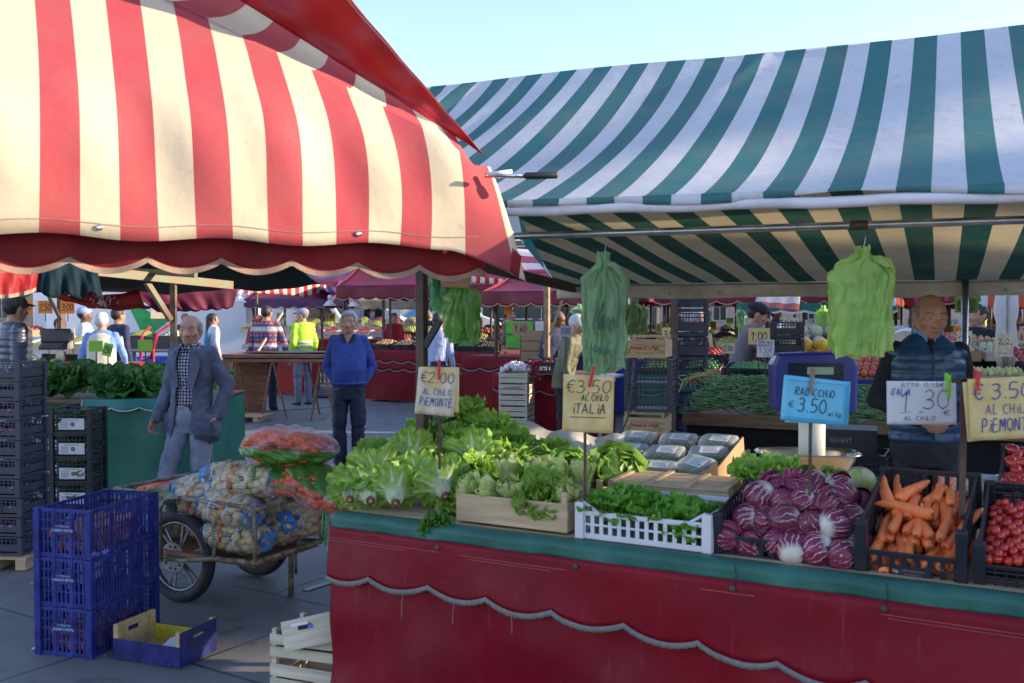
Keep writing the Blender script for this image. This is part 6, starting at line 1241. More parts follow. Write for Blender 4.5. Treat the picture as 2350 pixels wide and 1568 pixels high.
person('man in lime hi-vis jacket and grey cap with glasses turned in profile', -3.80, 18.1, pi+.75, skA, lime, paleT, shoeb, sth, 'short', .014, True, 'jacket', hat='cap', hatm=M('mauve grey cap', (.30, .27, .32), .9), H=1.76, head=(.6, .1, 0), extras=x_vis, RE=(-.07, .02, -.27), RW=(-.10, -.08, -.50))
person('man in a plain red jacket standing at the grape stall', -5.60, 26.6, pi-.25, skB, redj, darkt, shoeb, sth, 'short', .018, False, 'jacket', H=1.72, LE=(.06, -.1, -.25), LW=(.0, -.25, -.3))
def x_bag(t, U, H, lm):
    q = MB(); q.grid(lambda i, j: U(Vector((-.11+.17*i, .15+.05*sin(pi*i)*sin(pi*j), 1.32-.36*j))), 10, 10); part('drawstring_bag', q, vstripe('blue and green striped bag', (.02, .08, .30), (.10, .42, .40), 40), t, True, solid=.01)
    q = MB(); q.tube([U((-.05, .13, 1.3)), U((-.10, .05, 1.44)), U((-.12, -.1, 1.36))], .006, 6); part('strap', q, dkblue, t)
person('woman with long dark hair, white top and striped drawstring bag', -5.95, 19.8, 2.35, skB, white_t, navyt, shoeb, darkh, 'long', .015, False, 'shirt', H=1.66, extras=x_bag, wide=.92, head=(-.3, 0, 0))
def x_cream(t, U, H, lm):
    q = MB(); me = None
    R_ = [(U((0, 0, z)), rx, ry, 0) for z, rx, ry in ((.88, .20, .155), (1.0, .195, .15), (1.2, .195, .15), (1.34, .195, .14), (1.42, .165, .12), (1.46, .11, .09))]; rings(q, R_); me = remesh(q.mesh('v', [cream]), .014, 3, disp=lambda p: .008*noise.noise(Vector((p.x*9, p.y*9, p.z*4)))); me.materials.clear(); me.materials.append(cream); link('vest', me, t)
person('white haired man in a cream vest over a light blue shirt from behind', -5.45, 13.2, pi+.1, skA, shirtb, denim, shoeb, whiteh, 'short', .013, True, 'shirt', H=1.69, extras=x_cream, wide=1.1, LE=(.08, .02, -.28), LW=(.09, -.04, -.5), RE=(-.09, -.05, -.26), RW=(-.07, -.22, -.42), lean=.08)
person('man in a navy jumper standing behind the cream vest man', -6.05, 15.3, pi-.5, skB, dkblue, darkt, shoeb, darkh, 'short', .018, False, 'sweater', H=1.76)
person('man in white shirt and pale blue cap facing right by the grapes', -6.95, 16.2, 1.9, skC, white_t, darkt, shoeb, darkh, 'short', .018, False, 'shirt', hat='beanie', hatm=M('pale blue cap', (.30, .36, .60), .9), H=1.77)
person('woman in a dark headscarf beside the grape crates', -6.9, 15.2, .5, skB, darkt, darkt, shoeb, M('charcoal headscarf', (.035, .033, .04), .9), 'long', .018, False, 'jacket', H=1.60)
person('young stallholder in a grey jacket behind the yellow 1.49 card', -6.0, 30.2, .1, skB, M('dark grey jacket', (.07, .07, .09), .8), darkt, shoeb, darkh, 'short', .018, False, 'jacket', H=1.86, LE=(.06, -.05, -.26), LW=(-.08, -.22, -.25), RE=(-.06, -.05, -.26), RW=(.08, -.22, -.25))
person('curly haired person half hidden by the patterned jumper', -5.3, 20.8, pi, skA, redj, darkt, shoeb, redh, 'curly', .018, False, 'jacket', H=1.62)
person('man in a blue and white striped shirt bending behind the hanging green bag', -1.12, 14.6, pi-.3, skB, vstripe('blue and white pinstriped shirt', (.55, .57, .64), (.06, .12, .38), 55), navyt, shoeb, darkh, 'short', .014, False, 'shirt', H=1.70, lean=.2)
person('bearded old man in an olive jacket stooping towards the right', .62, 12.0, 1.25, skA, olive, darkt, shoeb, whiteh, 'full', .012, True, 'jacket', H=1.68, lean=.28, head=(.1, .2, 0), LE=(.04, -.16, -.22), LW=(.0, -.36, -.12), extras=lambda t, U, H, lm: (lambda q: (q.ball(H @ Vector((0, -.062, .022)), (.042, .036, .034), 14, 10), part('beard', q, whiteh, t, True)))(MB()))
person('bald man with glasses leaning over the green crates', .50, 14.4, 1.0, skC, dkblue, darkt, shoeb, darkh, 'bald', .016, False, 'sweater', H=1.74, lean=.25, head=(.2, .3, 0), RE=(-.2, -.1, -.1), RW=(-.42, -.2, -.16))
person('man in a dark navy jacket behind the bearded old man', .92, 14.9, 2.6, skC, dkblue, darkt, shoeb, darkh, 'short', .018, False, 'jacket', H=1.72)
person('grey haired person raising a phone behind the black crates', 2.35, 12.6, .5, skB, darkt, darkt, shoeb, greyh, 'short', .016, False, 'jacket', H=1.70, RE=(-.04, -.14, -.2), RW=(.06, -.22, .02))
person('dark bearded man in a black jacket by the pole on the far right', 5.15, 11.0, -1.2, skB, blackk, darkt, shoeb, darkh, 'short', .014, False, 'jacket', H=1.78)
person('small figure in a blue top behind the silver haired man', -4.35, 31.0, .6, skB, M('cobalt top', (.05, .08, .4), .8), darkt, shoeb, darkh, 'short', .02, False, 'shirt', H=1.75)
person('seated figure in a dark coat at the far right stall', 6.9, 13.4, -.9, skB, blackk, darkt, shoeb, darkh, 'short', .018, False, 'jacket', H=1.55)

SH = ((905, 24, .4, redj), (985, 28, 2.6, dkblue), (1075, 26, -.5, greyj), (1170, 19.5, 1.2, olive), (1385, 17, 2.2, dkblue), (1560, 18.5, -.7, white_t), (1905, 16.5, .6, redj), (1985, 19, 2.9, greyj), (2120, 17.5, -1, dkblue), (1780, 21, 1.4, shirtb), (425, 22.5, .8, dkblue), (1020, 34, 0, white_t), (760, 33, 1, greyj), (2330, 15.5, -.4, greyj))
SHL = ('red jacket left of the brown post', 'navy jumper behind the hanging jade bag', 'grey jacket far behind the red tables', 'olive jacket beyond the cardboard boxes', 'navy coat behind the pale green bags', 'white shirt beyond the crate tower', 'red jacket above the melons', 'grey jacket behind the lime bags', 'navy jumper left of the vendor head', 'blue shirt behind the stallholder', 'navy jumper behind the walking man', 'white shirt far behind the red tables', 'grey jacket by the beige awning', 'grey jacket at the far right edge')
for k, ((px, yy, rz, tp), lb) in enumerate(zip(SH, SHL)):
    person('distant shopper in a '+lb, (px-CX)/FPX*yy, yy, rz, (skA, skB, skC)[k % 3], tp, (darkt, navyt, denim)[k % 3], shoeb, (darkh, sth, whiteh)[k % 3], 'short', .020, False, 'jacket' if k % 2 else 'shirt', H=1.66+.03*(k % 5))
# ============================================================ BACKGROUND MARKET
def tarp(name, label, cat, cs, mat, nu=30, nv=10, sag=.0, wave=.0, scl=None, uvs=1.0, wfreq=3, trim=None, kind=None, tr_h=.03, group=None, thick=.003):
    """cloth sheet between four world points TL TR BR BL; scl=(count, amplitude) scallops the lower edge"""
    TLc, TRc, BRc, BLc = [Vector(c) for c in cs]; Lw = (BRc-BLc).length; mb = MB(); nrm = (TRc-TLc).cross(BLc-TLc).normalized()
    def f(i, j):
        a = TLc.lerp(TRc, i); b = BLc.lerp(BRc, i); p = a.lerp(b, j); p = p + nrm*(wave*sin(i*wfreq*6.28+j*2)*(.3+.7*j) + wave*.5*sin(i*wfreq*14+1-j*3)*j); p.z -= sag*4*j*(1-j)*.5 + sag*sin(pi*i)*.3
        if scl: p += (b-a).normalized()*(abs(sin(pi*i*scl[0]))**.8*scl[1])*max(0, j-.55)/.45
        return p
    if scl: nu = max(nu, int(scl[0]*8))
    mb.grid(f, nu, nv, 0, uv=lambda i, j: (i*Lw*uvs, j))
    if trim is None: return solo(name, mb, mat, label, cat, smooth=True, solid=thick, kind=kind, group=group)
    t = thing(name, label, cat, None, group); part('cloth', mb, mat, t, True, solid=thick)
    q = MB(); vdir = (BLc-TLc).normalized(); q.grid(lambda i, j: f(i, 1)+nrm*(.008 if nrm.y < 0 else -.008) - vdir*tr_h*(1-j), nu, 1); part('trim', q, trim, t, solid=.004)
    return t
def W(px, py, y): return tuple(Y(px, py, y))
def pole(px, yy, ztop, mat, label, r_=.022, zb=0, square=True):
    x = (px-CX)/FPX*yy; q = MB()
    q.box((x, yy, (ztop+zb)/2), (r_*2, r_*2, ztop-zb), 0, radians(-26)) if square else q.tube([(x, yy, zb), (x, yy, ztop)], r_, 10)
    q.box((x, yy, zb+.01), (.12, .12, .015)); return solo('awning_post', q, mat, label, 'post', bevel=.002)
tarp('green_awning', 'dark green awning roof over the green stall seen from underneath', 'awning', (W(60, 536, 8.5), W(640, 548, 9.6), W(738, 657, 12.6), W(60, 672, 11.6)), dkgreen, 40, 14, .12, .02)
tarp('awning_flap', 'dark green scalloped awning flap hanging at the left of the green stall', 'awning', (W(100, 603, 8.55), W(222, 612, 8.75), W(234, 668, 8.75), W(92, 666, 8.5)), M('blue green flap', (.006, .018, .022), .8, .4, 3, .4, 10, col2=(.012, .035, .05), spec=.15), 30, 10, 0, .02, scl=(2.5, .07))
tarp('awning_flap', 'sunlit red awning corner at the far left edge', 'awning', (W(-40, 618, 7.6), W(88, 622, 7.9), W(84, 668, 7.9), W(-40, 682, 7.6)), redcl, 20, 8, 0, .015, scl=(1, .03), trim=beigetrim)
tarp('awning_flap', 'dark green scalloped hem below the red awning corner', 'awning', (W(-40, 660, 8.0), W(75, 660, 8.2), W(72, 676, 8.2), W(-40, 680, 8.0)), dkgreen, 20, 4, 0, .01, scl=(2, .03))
tf = thing('steel_gantry', 'rusty green steel frame with diagonal brace carrying the dark green awning', 'frame'); r0 = W(398, 700, 9.75)
q = MB(); q.box((r0[0], r0[1], 1.08), (.055, .055, 2.16)); part('post', q, M('rusty tan steel', (.16, .105, .06), .7, .4, 9, .5, 40, col2=(.26, .20, .12)), tf, bevel=.003)
for a, b, wd in ((W(215, 622, 8.9), W(532, 655, 10.4), .085), (W(270, 618, 9.6), W(450, 632, 9.3), .05), (W(337, 648, 9.5), W(392, 735, 9.7), .05)): q = MB(); q.bar(a, b, .05, wd); part('beam' if wd > .05 else 'brace', q, rustgreen, tf, bevel=.003)
t = tarp('red_banner', 'sunlit red cloth with white scribbled writing hanging under the green awning', 'banner', (W(172, 662, 11.4), W(318, 664, 11.5), W(350, 700, 11.5), W(116, 668, 11.3)), redcl, 26, 8, .22, .012); q = MB(); q.X = T(W(236, 692, 11.36)); rr = random.Random(6)
for k in range(34): x = rr.gauss(0, .08); z = rr.gauss(0, .045); a = rr.uniform(0, 6); q.tube([(x, 0, z), (x+.012*cos(a), -.002, z+.015*sin(a)), (x+.02*cos(a+1), 0, z+.02*sin(a+1)), (x+.01, 0, z+.03)], .0028, 4)
part('scribble', q, paperw, t)
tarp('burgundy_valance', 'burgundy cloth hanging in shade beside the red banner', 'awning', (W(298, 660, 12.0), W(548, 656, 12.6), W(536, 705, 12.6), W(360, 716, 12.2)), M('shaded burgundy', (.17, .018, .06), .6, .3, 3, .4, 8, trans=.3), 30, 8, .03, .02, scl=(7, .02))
# ---- stalls built from parts
FR = {}
def fruitmat(k):
    d = {'grape': ((.42, .42, .08), (.30, .33, .05)), 'apple': ((.45, .05, .035), (.55, .14, .05)), 'orange': ((.75, .24, .02), (.8, .32, .04)), 'melon': ((.80, .42, .02), (.85, .52, .05)), 'pear': ((.42, .42, .10), (.5, .5, .14)), 'plum': ((.09, .02, .09), (.16, .05, .15)), 'green': ((.05, .15, .03), (.12, .26, .05)), 'tomato': ((.5, .03, .02), (.6, .08, .03)), 'onion': ((.42, .20, .09), (.55, .32, .16)), 'pale': ((.55, .55, .36), (.45, .50, .25)), 'dark': ((.05, .09, .04), (.10, .16, .06)), 'redg': ((.18, .03, .05), (.30, .06, .07)), 'potato': ((.35, .22, .09), (.45, .3, .14))}[k]
    if k not in FR: FR[k] = M('fruit '+k, d[0], .4 if k not in ('potato', 'onion') else .7, .2, 9, .15, 60, col2=d[1], orand=.15)
    return FR[k]
RAD = {'grape': .011, 'apple': .037, 'orange': .038, 'melon': .085, 'pear': .034, 'plum': .026, 'green': .03, 'tomato': .032, 'onion': .035, 'pale': .04, 'dark': .04, 'redg': .012, 'potato': .034}
NAMES = {'grape': 'green grapes', 'apple': 'red apples', 'orange': 'oranges', 'melon': 'yellow melons', 'pear': 'pears', 'plum': 'purple plums', 'green': 'green vegetables', 'tomato': 'red tomatoes', 'onion': 'onions', 'pale': 'pale fruit', 'dark': 'dark greens', 'redg': 'red grapes', 'potato': 'potatoes'}
def heap(kind, w, d, h, seed):
    r = random.Random(seed); mb = MB(); R_ = RAD[kind]*1.0; n = int(w*d/(R_*R_*3.0)); n = min(n, 260); nx = max(2, int(w/(R_*1.9))); ny = max(2, int(d/(R_*1.8)))
    if nx*ny > 330: k = sqrt(nx*ny/330); nx = int(nx/k); ny = int(ny/k); R_ *= k*.98
    for j in range(ny):
        for i in range(nx):
            x = (i+.5+(.5 if j % 2 else 0))/(nx+.5)*w-w/2; y = (j+.5)/ny*d-d/2; hz = h*(1-abs(2*x/w)**3)*(.55+.45*(j/ny)) + r.uniform(-.15, .35)*R_
            sq = r.uniform(.85, 1.12); mb.ball((x, y, hz), (R_*sq, R_*r.uniform(.85, 1.1), R_*(1.25 if kind == 'pear' else .95)), 10, 7, 0, RX(r.uniform(-.6, .6)))
    return mb
HM_ = {}
cmesh = {}
def cratefruit(X, kind, w, d, h, ctype, lab, group, seed=1, hh=.05):
    key = (kind, w, d, seed % 3)
    ck = (w, d, h, ctype)
    if ck not in cmesh:
        if ctype == 'wood':
            q = MB()
            for s in (-1, 1): q.box((0, s*d/2, h/2), (w, .007, h-.01)); q.box((s*w/2, 0, h/2), (.007, d, h-.01)); [q.box((s*(w/2-.014), v*(d/2-.014), h/2+.008), (.02, .02, h+.015)) for v in (-1, 1)]
            q.box((0, 0, .005), (w-.01, d-.01, .006)); cmesh[ck] = q.mesh('crate', [woodw])
        elif ctype == 'card': q = MB(); [q.box((0, s*d/2, h/2), (w, .005, h)) for s in (-1, 1)]; [q.box((s*w/2, 0, h/2), (.005, d, h)) for s in (-1, 1)]; q.box((0, 0, .004), (w, d, .004)); cmesh[ck] = q.mesh('crate', [cardb])
        else: cmesh[ck] = plastic(w, d, h, 'low').mesh('crate', [blackp if ctype == 'black' else whitep])
    nm = {'wood': 'wooden_crate', 'card': 'cardboard_tray', 'black': 'plastic_crate', 'white': 'plastic_crate'}[ctype]
    o = tag(link(nm, cmesh[ck], None, X), lab, 'crate', group)
    if key not in HM_: HM_[key] = heap(kind, w-.03, d-.03, hh, seed).mesh(NAMES[kind].replace(' ', '_'), [fruitmat(kind)], True)
    f = tag(link(NAMES[kind].replace(' ', '_'), HM_[key], None, X @ T(0, 0, h*.6)), NAMES[kind]+' heaped in '+lab[0].lower()+lab[1:], NAMES[kind].split()[-1], None, 'stuff'); return o
def table(x, y, a, L, D, z, mat, label, scall=2, trim=greytrim, under=True, zb=.04):
    t = thing('market_table', label, 'table', T(x, y, 0) @ RZ(a)); q = MB(); q.box((L/2, D/2, z-.02), (L, D, .04)); part('tabletop', q, woodd, t)
    q = MB(); q.grid(lambda i, j: Vector((L*i, -.01+.012*sin(L*i*5+j*2)*j+.02*sin(L*i*2.1)*j, z-.005-(z-zb)*j)), int(L*16), 12); q.grid(lambda i, j: Vector((L+.01, D*i, z-(z-zb)*j)), 6, 4); q.grid(lambda i, j: Vector((-.01, D*i, z-(z-zb)*j)), 6, 4); part('cloth', q, mat, t, True)
    for k in range(scall):
        hb = .20+.15*k; q = MB(); q.grid(lambda i, j: Vector((L*i, -.03+.012*k+.01*sin(L*i*6)*j, z+.004-(hb+abs(sin(pi*L*i/.34))**.8*.05)*j)), int(L*30), 5)
        if k == 1: q = MB(); q.grid(lambda i, j: Vector((L*i, -.022+.01*sin(L*i*6), z-.18-(.16+abs(sin(pi*L*i/.34+1))**.8*.05)*j)), int(L*30), 4)
        part('valance', q, mat, t, True, solid=.003)
        q = MB(); off = 0 if k == 0 else 1; q.grid(lambda i, j: Vector((L*i, -.036+.008*k+.01*sin(L*i*6), z+.004-(hb+abs(sin(pi*L*i/.34+off))**.8*.05)+.010-.022*j)), int(L*30), 1); part('braid', q, trim, t)
    for px_ in (.06, L-.06): q = MB(); q.box((px_, D-.06, z/2-.02), (.045, .045, z-.05)); part('leg', q, brownsteel, t)
    return t
def awning(x, y, a, L, D, ze, zr, mat, label, val=None, vh=.28, polemat=None, scn=None, poles=True, sag=.08, trim=None):
    """gable roof: ridge along x, eaves at y=0 and y=D"""
    t = thing('market_awning', label, 'awning', T(x, y, 0) @ RZ(a)); q = MB()
    q.grid(lambda i, j: Vector((L*i, D*.5*j, ze+(zr-ze)*j-sag*4*j*(1-j)*(1+.4*sin(L*i*3)) + .008*sin(L*i*9)*sin(pi*j))), int(L*10), 10, uv=lambda i, j: (L*i, j)); part('roof_cloth', q, mat, t, True, solid=.003)
    q = MB(); q.grid(lambda i, j: Vector((L*i, D*(.5+.5*j), zr-(zr-ze)*j-sag*4*j*(1-j))), int(L*8), 8, uv=lambda i, j: (L*i, j)); part('roof_cloth', q, mat, t, True, solid=.003)
    vm = val or mat; q = MB(); q.grid(lambda i, j: Vector((L*i, -.012+.02*sin(L*i*6)*j, ze+.01-(vh+abs(sin(pi*L*i/.30))**.8*.05)*j)), int(L*30), 5, uv=lambda i, j: (L*i, j)); part('valance', q, vm, t, True, solid=.003)
    q = MB(); q.grid(lambda i, j: Vector((L*i, -.016+.02*sin(L*i*6), ze+.01-(vh+abs(sin(pi*L*i/.30))**.8*.05)+.012-.02*j)), int(L*30), 1); part('trim', q, trim or beigetrim, t)
    q = MB(); q.grid(lambda i, j: Vector((L*i, D+.01, ze+.01-(vh+abs(sin(pi*L*i/.30))**.8*.05)*j)), int(L*20), 3, uv=lambda i, j: (L*i, j)); part('valance', q, vm, t, True, solid=.003)
    for s, xx in ((0, 0), (1, L)):
        q = MB(); q.add([(xx, 0, ze-.15), (xx, D, ze-.15), (xx, D, ze), (xx, D/2, zr-.01), (xx, 0, ze)], [(0, 1, 2, 3, 4)]); part('gable_cloth', q, vm, t)
    if poles:
        for px_ in (.15, L-.15):
            for py_ in (.25, D-.25): q = MB(); q.box((px_, py_, ze/2), (.045, .045, ze)); part('pole', q, polemat or brownsteel, t)
            q = MB(); q.bar((px_, .25, ze-.35), (px_, -.0, ze-.02), .025, .025); part('brace', q, brownsteel, t)
        for py_ in (.25, D-.25): q = MB(); q.box((L/2, py_, ze-.03), (L-.2, .04, .045)); part('rail', q, brownsteel, t)
    return t
def row(x, y, a, L, z, kinds, lab, seed=1, rows=1, cw=.42, cd=.34, ch=.11, types=('wood',), tilt=.18, y0=.22, dz=.10, hh=.06):
    r = random.Random(seed); n = int(L/(cw+.015)); base = T(x, y, 0) @ RZ(a)
    for j in range(rows):
        for i in range(n):
            kd = kinds[(i*len(kinds))//n] if rows == 1 else kinds[(i//2+j*2) % len(kinds)]; ty = types[(i+j) % len(types)]
            X = base @ T((i+.5)*L/n, y0+j*(cd+.02), z+.01+j*dz) @ RX(tilt) @ RZ(r.uniform(-.04, .04))
            cratefruit(X, kd, cw, cd, ch, ty, {'wood': 'pale wooden crate', 'card': 'cardboard tray', 'black': 'black crate', 'white': 'white crate'}[ty]+' of '+NAMES[kd]+' '+lab, 'fruit crates '+lab, seed+i, hh)
A26 = radians(-27)
def at(px, y): return (px-CX)/FPX*y
# central red tables
table(at(838, 18.9), 18.9, radians(-29), 2.9, 1.3, .98, redpvc, 'red draped table behind the silver haired man', 2)
row(at(845, 18.9), 18.9, radians(-29), 2.8, .99, ('onion', 'onion', 'potato', 'green', 'onion'), 'on the red table behind the silver haired man', 3, 1, types=('black',))
table(at(1133, 12.9), 12.9, radians(-27), 1.25, 1.1, .90, redpvc, 'smaller red draped table beside the garlic crates', 1)
q = MB(); tx = at(1283, 12.5); 
for a, b, th in (((tx, 12.5, 0), (tx, 12.5, .86), .05), ((tx-.22, 12.7, .55), (tx+.03, 12.5, .55), .045), ((tx-.22, 12.7, .2), (tx+.03, 12.5, .2), .045), ((tx+.5, 12.3, 0), (tx+.5, 12.3, .86), .05)): q.bar(a, b, th, th)
q.box((tx+.3, 12.7, .88), (.95, .6, .03), 0, radians(-20)); solo('trestle', q, M('white painted timber', (.45, .46, .52), .7, .2), 'white painted trestle beside the red draped table', 'trestle', bevel=.002)
def garlic(): mb = MB(); mb.lathe([(.003, -.020), (.018, -.018), (.027, -.004), (.022, .012), (.008, .022), (.005, .04), (.002, .042)], 12); return mb
gm = M('white garlic skin', (.60, .55, .56), .6, .12, 20, .3, 60, orand=.08); gx = at(1186, 12.2)
XGc = T(gx, 12.3, 0) @ RZ(radians(-14)); gt_ = lambda s_: (lambda q: (printed(q, s_, 0, .055, .035, 1, sx=.62), None)[1])
for k in range(7):
    z = .105+k*.128 if True else 0
for k in range(7):
    X = XGc @ T(0, 0, .0+k*.137)
    wcrate(X, ['lowest slatted crate of the tall garlic stack', 'second slatted crate up the garlic stack', 'third slatted crate up the garlic stack', 'middle slatted crate of the garlic stack', 'third slatted crate from the top of the garlic stack', 'slatted crate with red Qualita Garantita lettering in the garlic stack', 'top slatted crate heaped with white garlic bulbs'][k], .36, .40, .137, woodw, 'slatted crates stacked under the garlic', post=.012, n=2, text=(lambda q: printed(q, 'QUALITA GARANTITA', 0, .078, .020, 1, bold=.02, sx=.80)) if k == 5 else None, handle=True)
    if k < 6 and k > 1: q = MB(); [q.ball((x_, y_, .08), .035, 8, 6) for x_ in (-.13, -.06, .01, .08, .14) for y_ in (-.13, 0, .13)]; tag(part('red_fruit', q, fruitmat('redg'), None, True, X=X), 'dark red fruit inside a slatted crate of the garlic stack', 'fruit', None, 'stuff')
r = random.Random(4)
for k in range(95): 
    x = r.uniform(-.17, .17); y_ = r.uniform(-.18, .18); tag(link('garlic_bulb', src('gar', 'garlic_bulb', garlic, [gm]), None, XGc @ T(x, y_, .96+.10*(1-(x/.19)**2)*(1-(y_/.2)**2)+r.uniform(-.01, .012)) @ Euler((r.uniform(-1.5, 1.5), r.uniform(-1, 1), r.uniform(0, 6))).to_matrix().to_4x4() @ SC(1.05, 1.05, 1.05)), 'white garlic bulb heaped on the slatted crates', 'garlic', 'garlic bulbs on the crate stack')
cb = XGc @ T(.40, .15, .93) @ RZ(-.25); cratefruit(cb, 'apple', .42, .34, .19, 'black', 'black crate of red vegetables with a white tag on the red table', None, 2, .03); q = MB(); q.box((-.02, -.176, .07), (.11, .003, .05)); tag(part('paper_tag', q, paperw, None, X=cb), 'white paper tag on the black crate beside the garlic', 'tag')
q = MB(); rr = random.Random(3)
for k in range(60): p = Vector((rr.gauss(0, .05), rr.gauss(0, .06), rr.uniform(-.12, .12))); q.ball(p, (.016, .016, .018), 7, 5, 0 if k % 3 else 1)
solo('radishes', q, [M('radish red', (.42, .02, .04), .35, orand=.1), Lbro], 'bunches of red radishes between garlic and black crate', 'radishes', XGc @ T(.24, -.02, .98), smooth=True, kind='stuff')
# crate tower in the middle
def piov(q):
    printed(q, 'Piovani E. e Figli', 0, .068, .030, 1, bold=.02, sx=.82); printed(q, 'Az. Agricola  Produzione Verdura', 0, .038, .009, 2, sx=.8); printed(q, 'Azienda Agricola', -.05, .105, .008, 2)
    for s in (-1, 1): q.add([(s*.13, -.0012, .03), (s*.105, -.0012, .045), (s*.12, -.0012, .08), (s*.138, -.0012, .06)], [(0, 1, 2, 3)], 4)
XP = T(at(1490, 7.7), 7.75, 0) @ RZ(radians(-16)); pgreen = M('green print', (.15, .35, .08), .7); z = 0
for k, (ty, h) in enumerate((('b', .25), ('b', .25), ('b', .25), ('w', .19), ('b', .20), ('b', .20), ('w', .185))):
    X = XP @ T((0.03 if ty == 'b' else 0), 0, z+.003); 
    if ty == 'b': crateP(['lowest black crate of the crate tower', 'second black crate of the crate tower', 'third black crate below the printed wooden crate', '', 'black slotted crate in the middle of the crate tower', 'upper black slotted crate of the crate tower'][k], X, .33, .42, h-.004, greyp if k > 3 else blackp, 'grid', group='black crates in the crate tower')
    else:
        t = wcrate(X, 'wooden crate printed Piovani at the top of the crate tower' if k == 6 else 'wooden crate printed Piovani under the black crates', .32, .40, h-.012, wood, post=.045, n=1, text=piov)
        for ch in t.children:
            if ch.name.startswith('front_board'): ch.data.materials.append(pgreen)
        q = MB(); q.box((0, -.193, h-.02), (.30, .012, .012)); q.box((0, .193, h-.02), (.30, .012, .012)); part('top_bar', q, wood, t)
    z += h
cb = XP @ T(-.40, .1, 0)
for k in range(3): crateP('black crate in the short stack left of the crate tower', cb @ T(0, 0, .004+k*.2), .36, .42, .19, blackp, 'grid', group='short black crate stack')
q = MB(); q.tube([W(1455, 830, 7.3), W(1448, 900, 7.2), W(1440, 960, 7.1), W(1420, 1010, 7.0)], .006, 6); solo('cable', q, greyp, 'grey cable hanging beside the crate tower', 'cable', smooth=True)
# bean table
BX, BY = at(1568, 8.0), 8.0; BA = radians(-26); t = thing('market_table', 'long brown edged table heaped with green beans', 'table', T(BX, BY, 0) @ RZ(BA)); q = MB(); q.box((1.5, 0, .84), (3.0, .03, .10)); part('front_edge', q, M('worn brown board', (.17, .10, .055), .7, .3, 4, .4, 30, stretch=(1, 4, 8)), t, bevel=.004)
q = MB(); q.box((1.5, .6, .83), (3.0, 1.2, .03)); part('tabletop', q, woodd, t); q = MB(); q.grid(lambda i, j: Vector((3*i, .12+.02*sin(i*30), .81-.8*j)), 30, 4); part('shade_sheet', q, M('black shade under table', (.008, .008, .010), .9), t, True)  # black sheet stands in for the shade beneath the table
q = beans(3600, lambda r: (r.uniform(.05, 2.9), r.uniform(.0, .85)), lambda x, y: .90+.20*min(1, y/.6)+.03*sin(x*4), 7, (.12, .19), -.2, .6, .0052); solo('green_beans', q, beanm, 'deep heap of long green beans along the brown edged table', 'beans', T(BX, BY, 0) @ RZ(BA), smooth=True, kind='stuff')
XB2 = T(BX, BY, 0) @ RZ(BA)
cratefruit(XB2 @ T(.75, 1.02, .98) @ RX(.15), 'plum', .75, .42, .07, 'card', 'pink tray of purple plums behind the beans', None, 2, .05)
# chilli crate leaning
X = T(at(1640, 9.0), 9.3, .0) @ RZ(-.2)
for k in range(3): crateP('black crate under the chilli bunches', X @ T(0, 0, .25+k*.22), .40, .42, .215, greyp, 'panel', group='black crates under the chillies')
q = MB(); rr = random.Random(12)
for k in range(420):
    a = rr.gauss(.1, .16); b = rr.uniform(-.15, .1); top_ = 1.02+.10*(1-abs(a)/.4); L = rr.uniform(.06, .16); dn = max(0, a-.05)*2.5*rr.random(); p = Vector((a, b-.05, top_-dn*.35)); d = Vector((rr.gauss(.2, .5), rr.uniform(-.5, .1), -.3-dn*2+rr.uniform(0, .5))).normalized()
    q.tube([p, p+d*L*.5, p+d*L+Vector((0, 0, -.02))], [.004, .006, .001], 5, 0 if k % 3 else 1, cap=False)
solo('chilli_bunches', q, [Lbro if False else M('pale green stalks', (.20, .34, .10), .5, .4, 20), fruitmat('tomato')], 'red chillies and pale green pods tumbling over black crates', 'chillies', X, smooth=True, kind='stuff')
# dark upright crate tower with peppers and the brown post
X = T(at(1585, 9.9), 9.9, 0) @ RZ(-.15)
for k in range(8): crateP('dark crate in the tall stack behind the crate tower', X @ T(0, 0, .05+k*.235), .30, .40, .225, greyp, 'panel', group='tall stack of dark crates')
q = beans(160, lambda r: (r.uniform(-.14, .14), r.uniform(-.2, .2)), lambda x, y: 1.98, 9, (.1, .16), 0, 2, .008); solo('green_pods', q, beanm, 'green pods in the topmost dark crate', 'vegetables', X, smooth=True, kind='stuff')
pole(1548, 9.6, 2.0, brownsteel, 'rusty brown post with chains by the tall crate stack', .03); pole(1445, 8.6, 1.95, steel, 'thin steel pole behind the hanging green bags', .014, square=False)
hangbags(1458, 690, 775, 8.5, 62, 'olive green bags hanging on the thin steel pole', M('olive bags', (.16, .26, .07), .35, .25, 8, .5, 22, trans=.45), 31, 6, hook=False)
hangbags(2215, 668, 722, 6.9, 60, 'yellow green bags behind the steel pole by the vendor', M('yellow green bags', (.26, .38, .10), .35, .25, 8, .5, 22, trans=.45), 33, 5, hook=False)
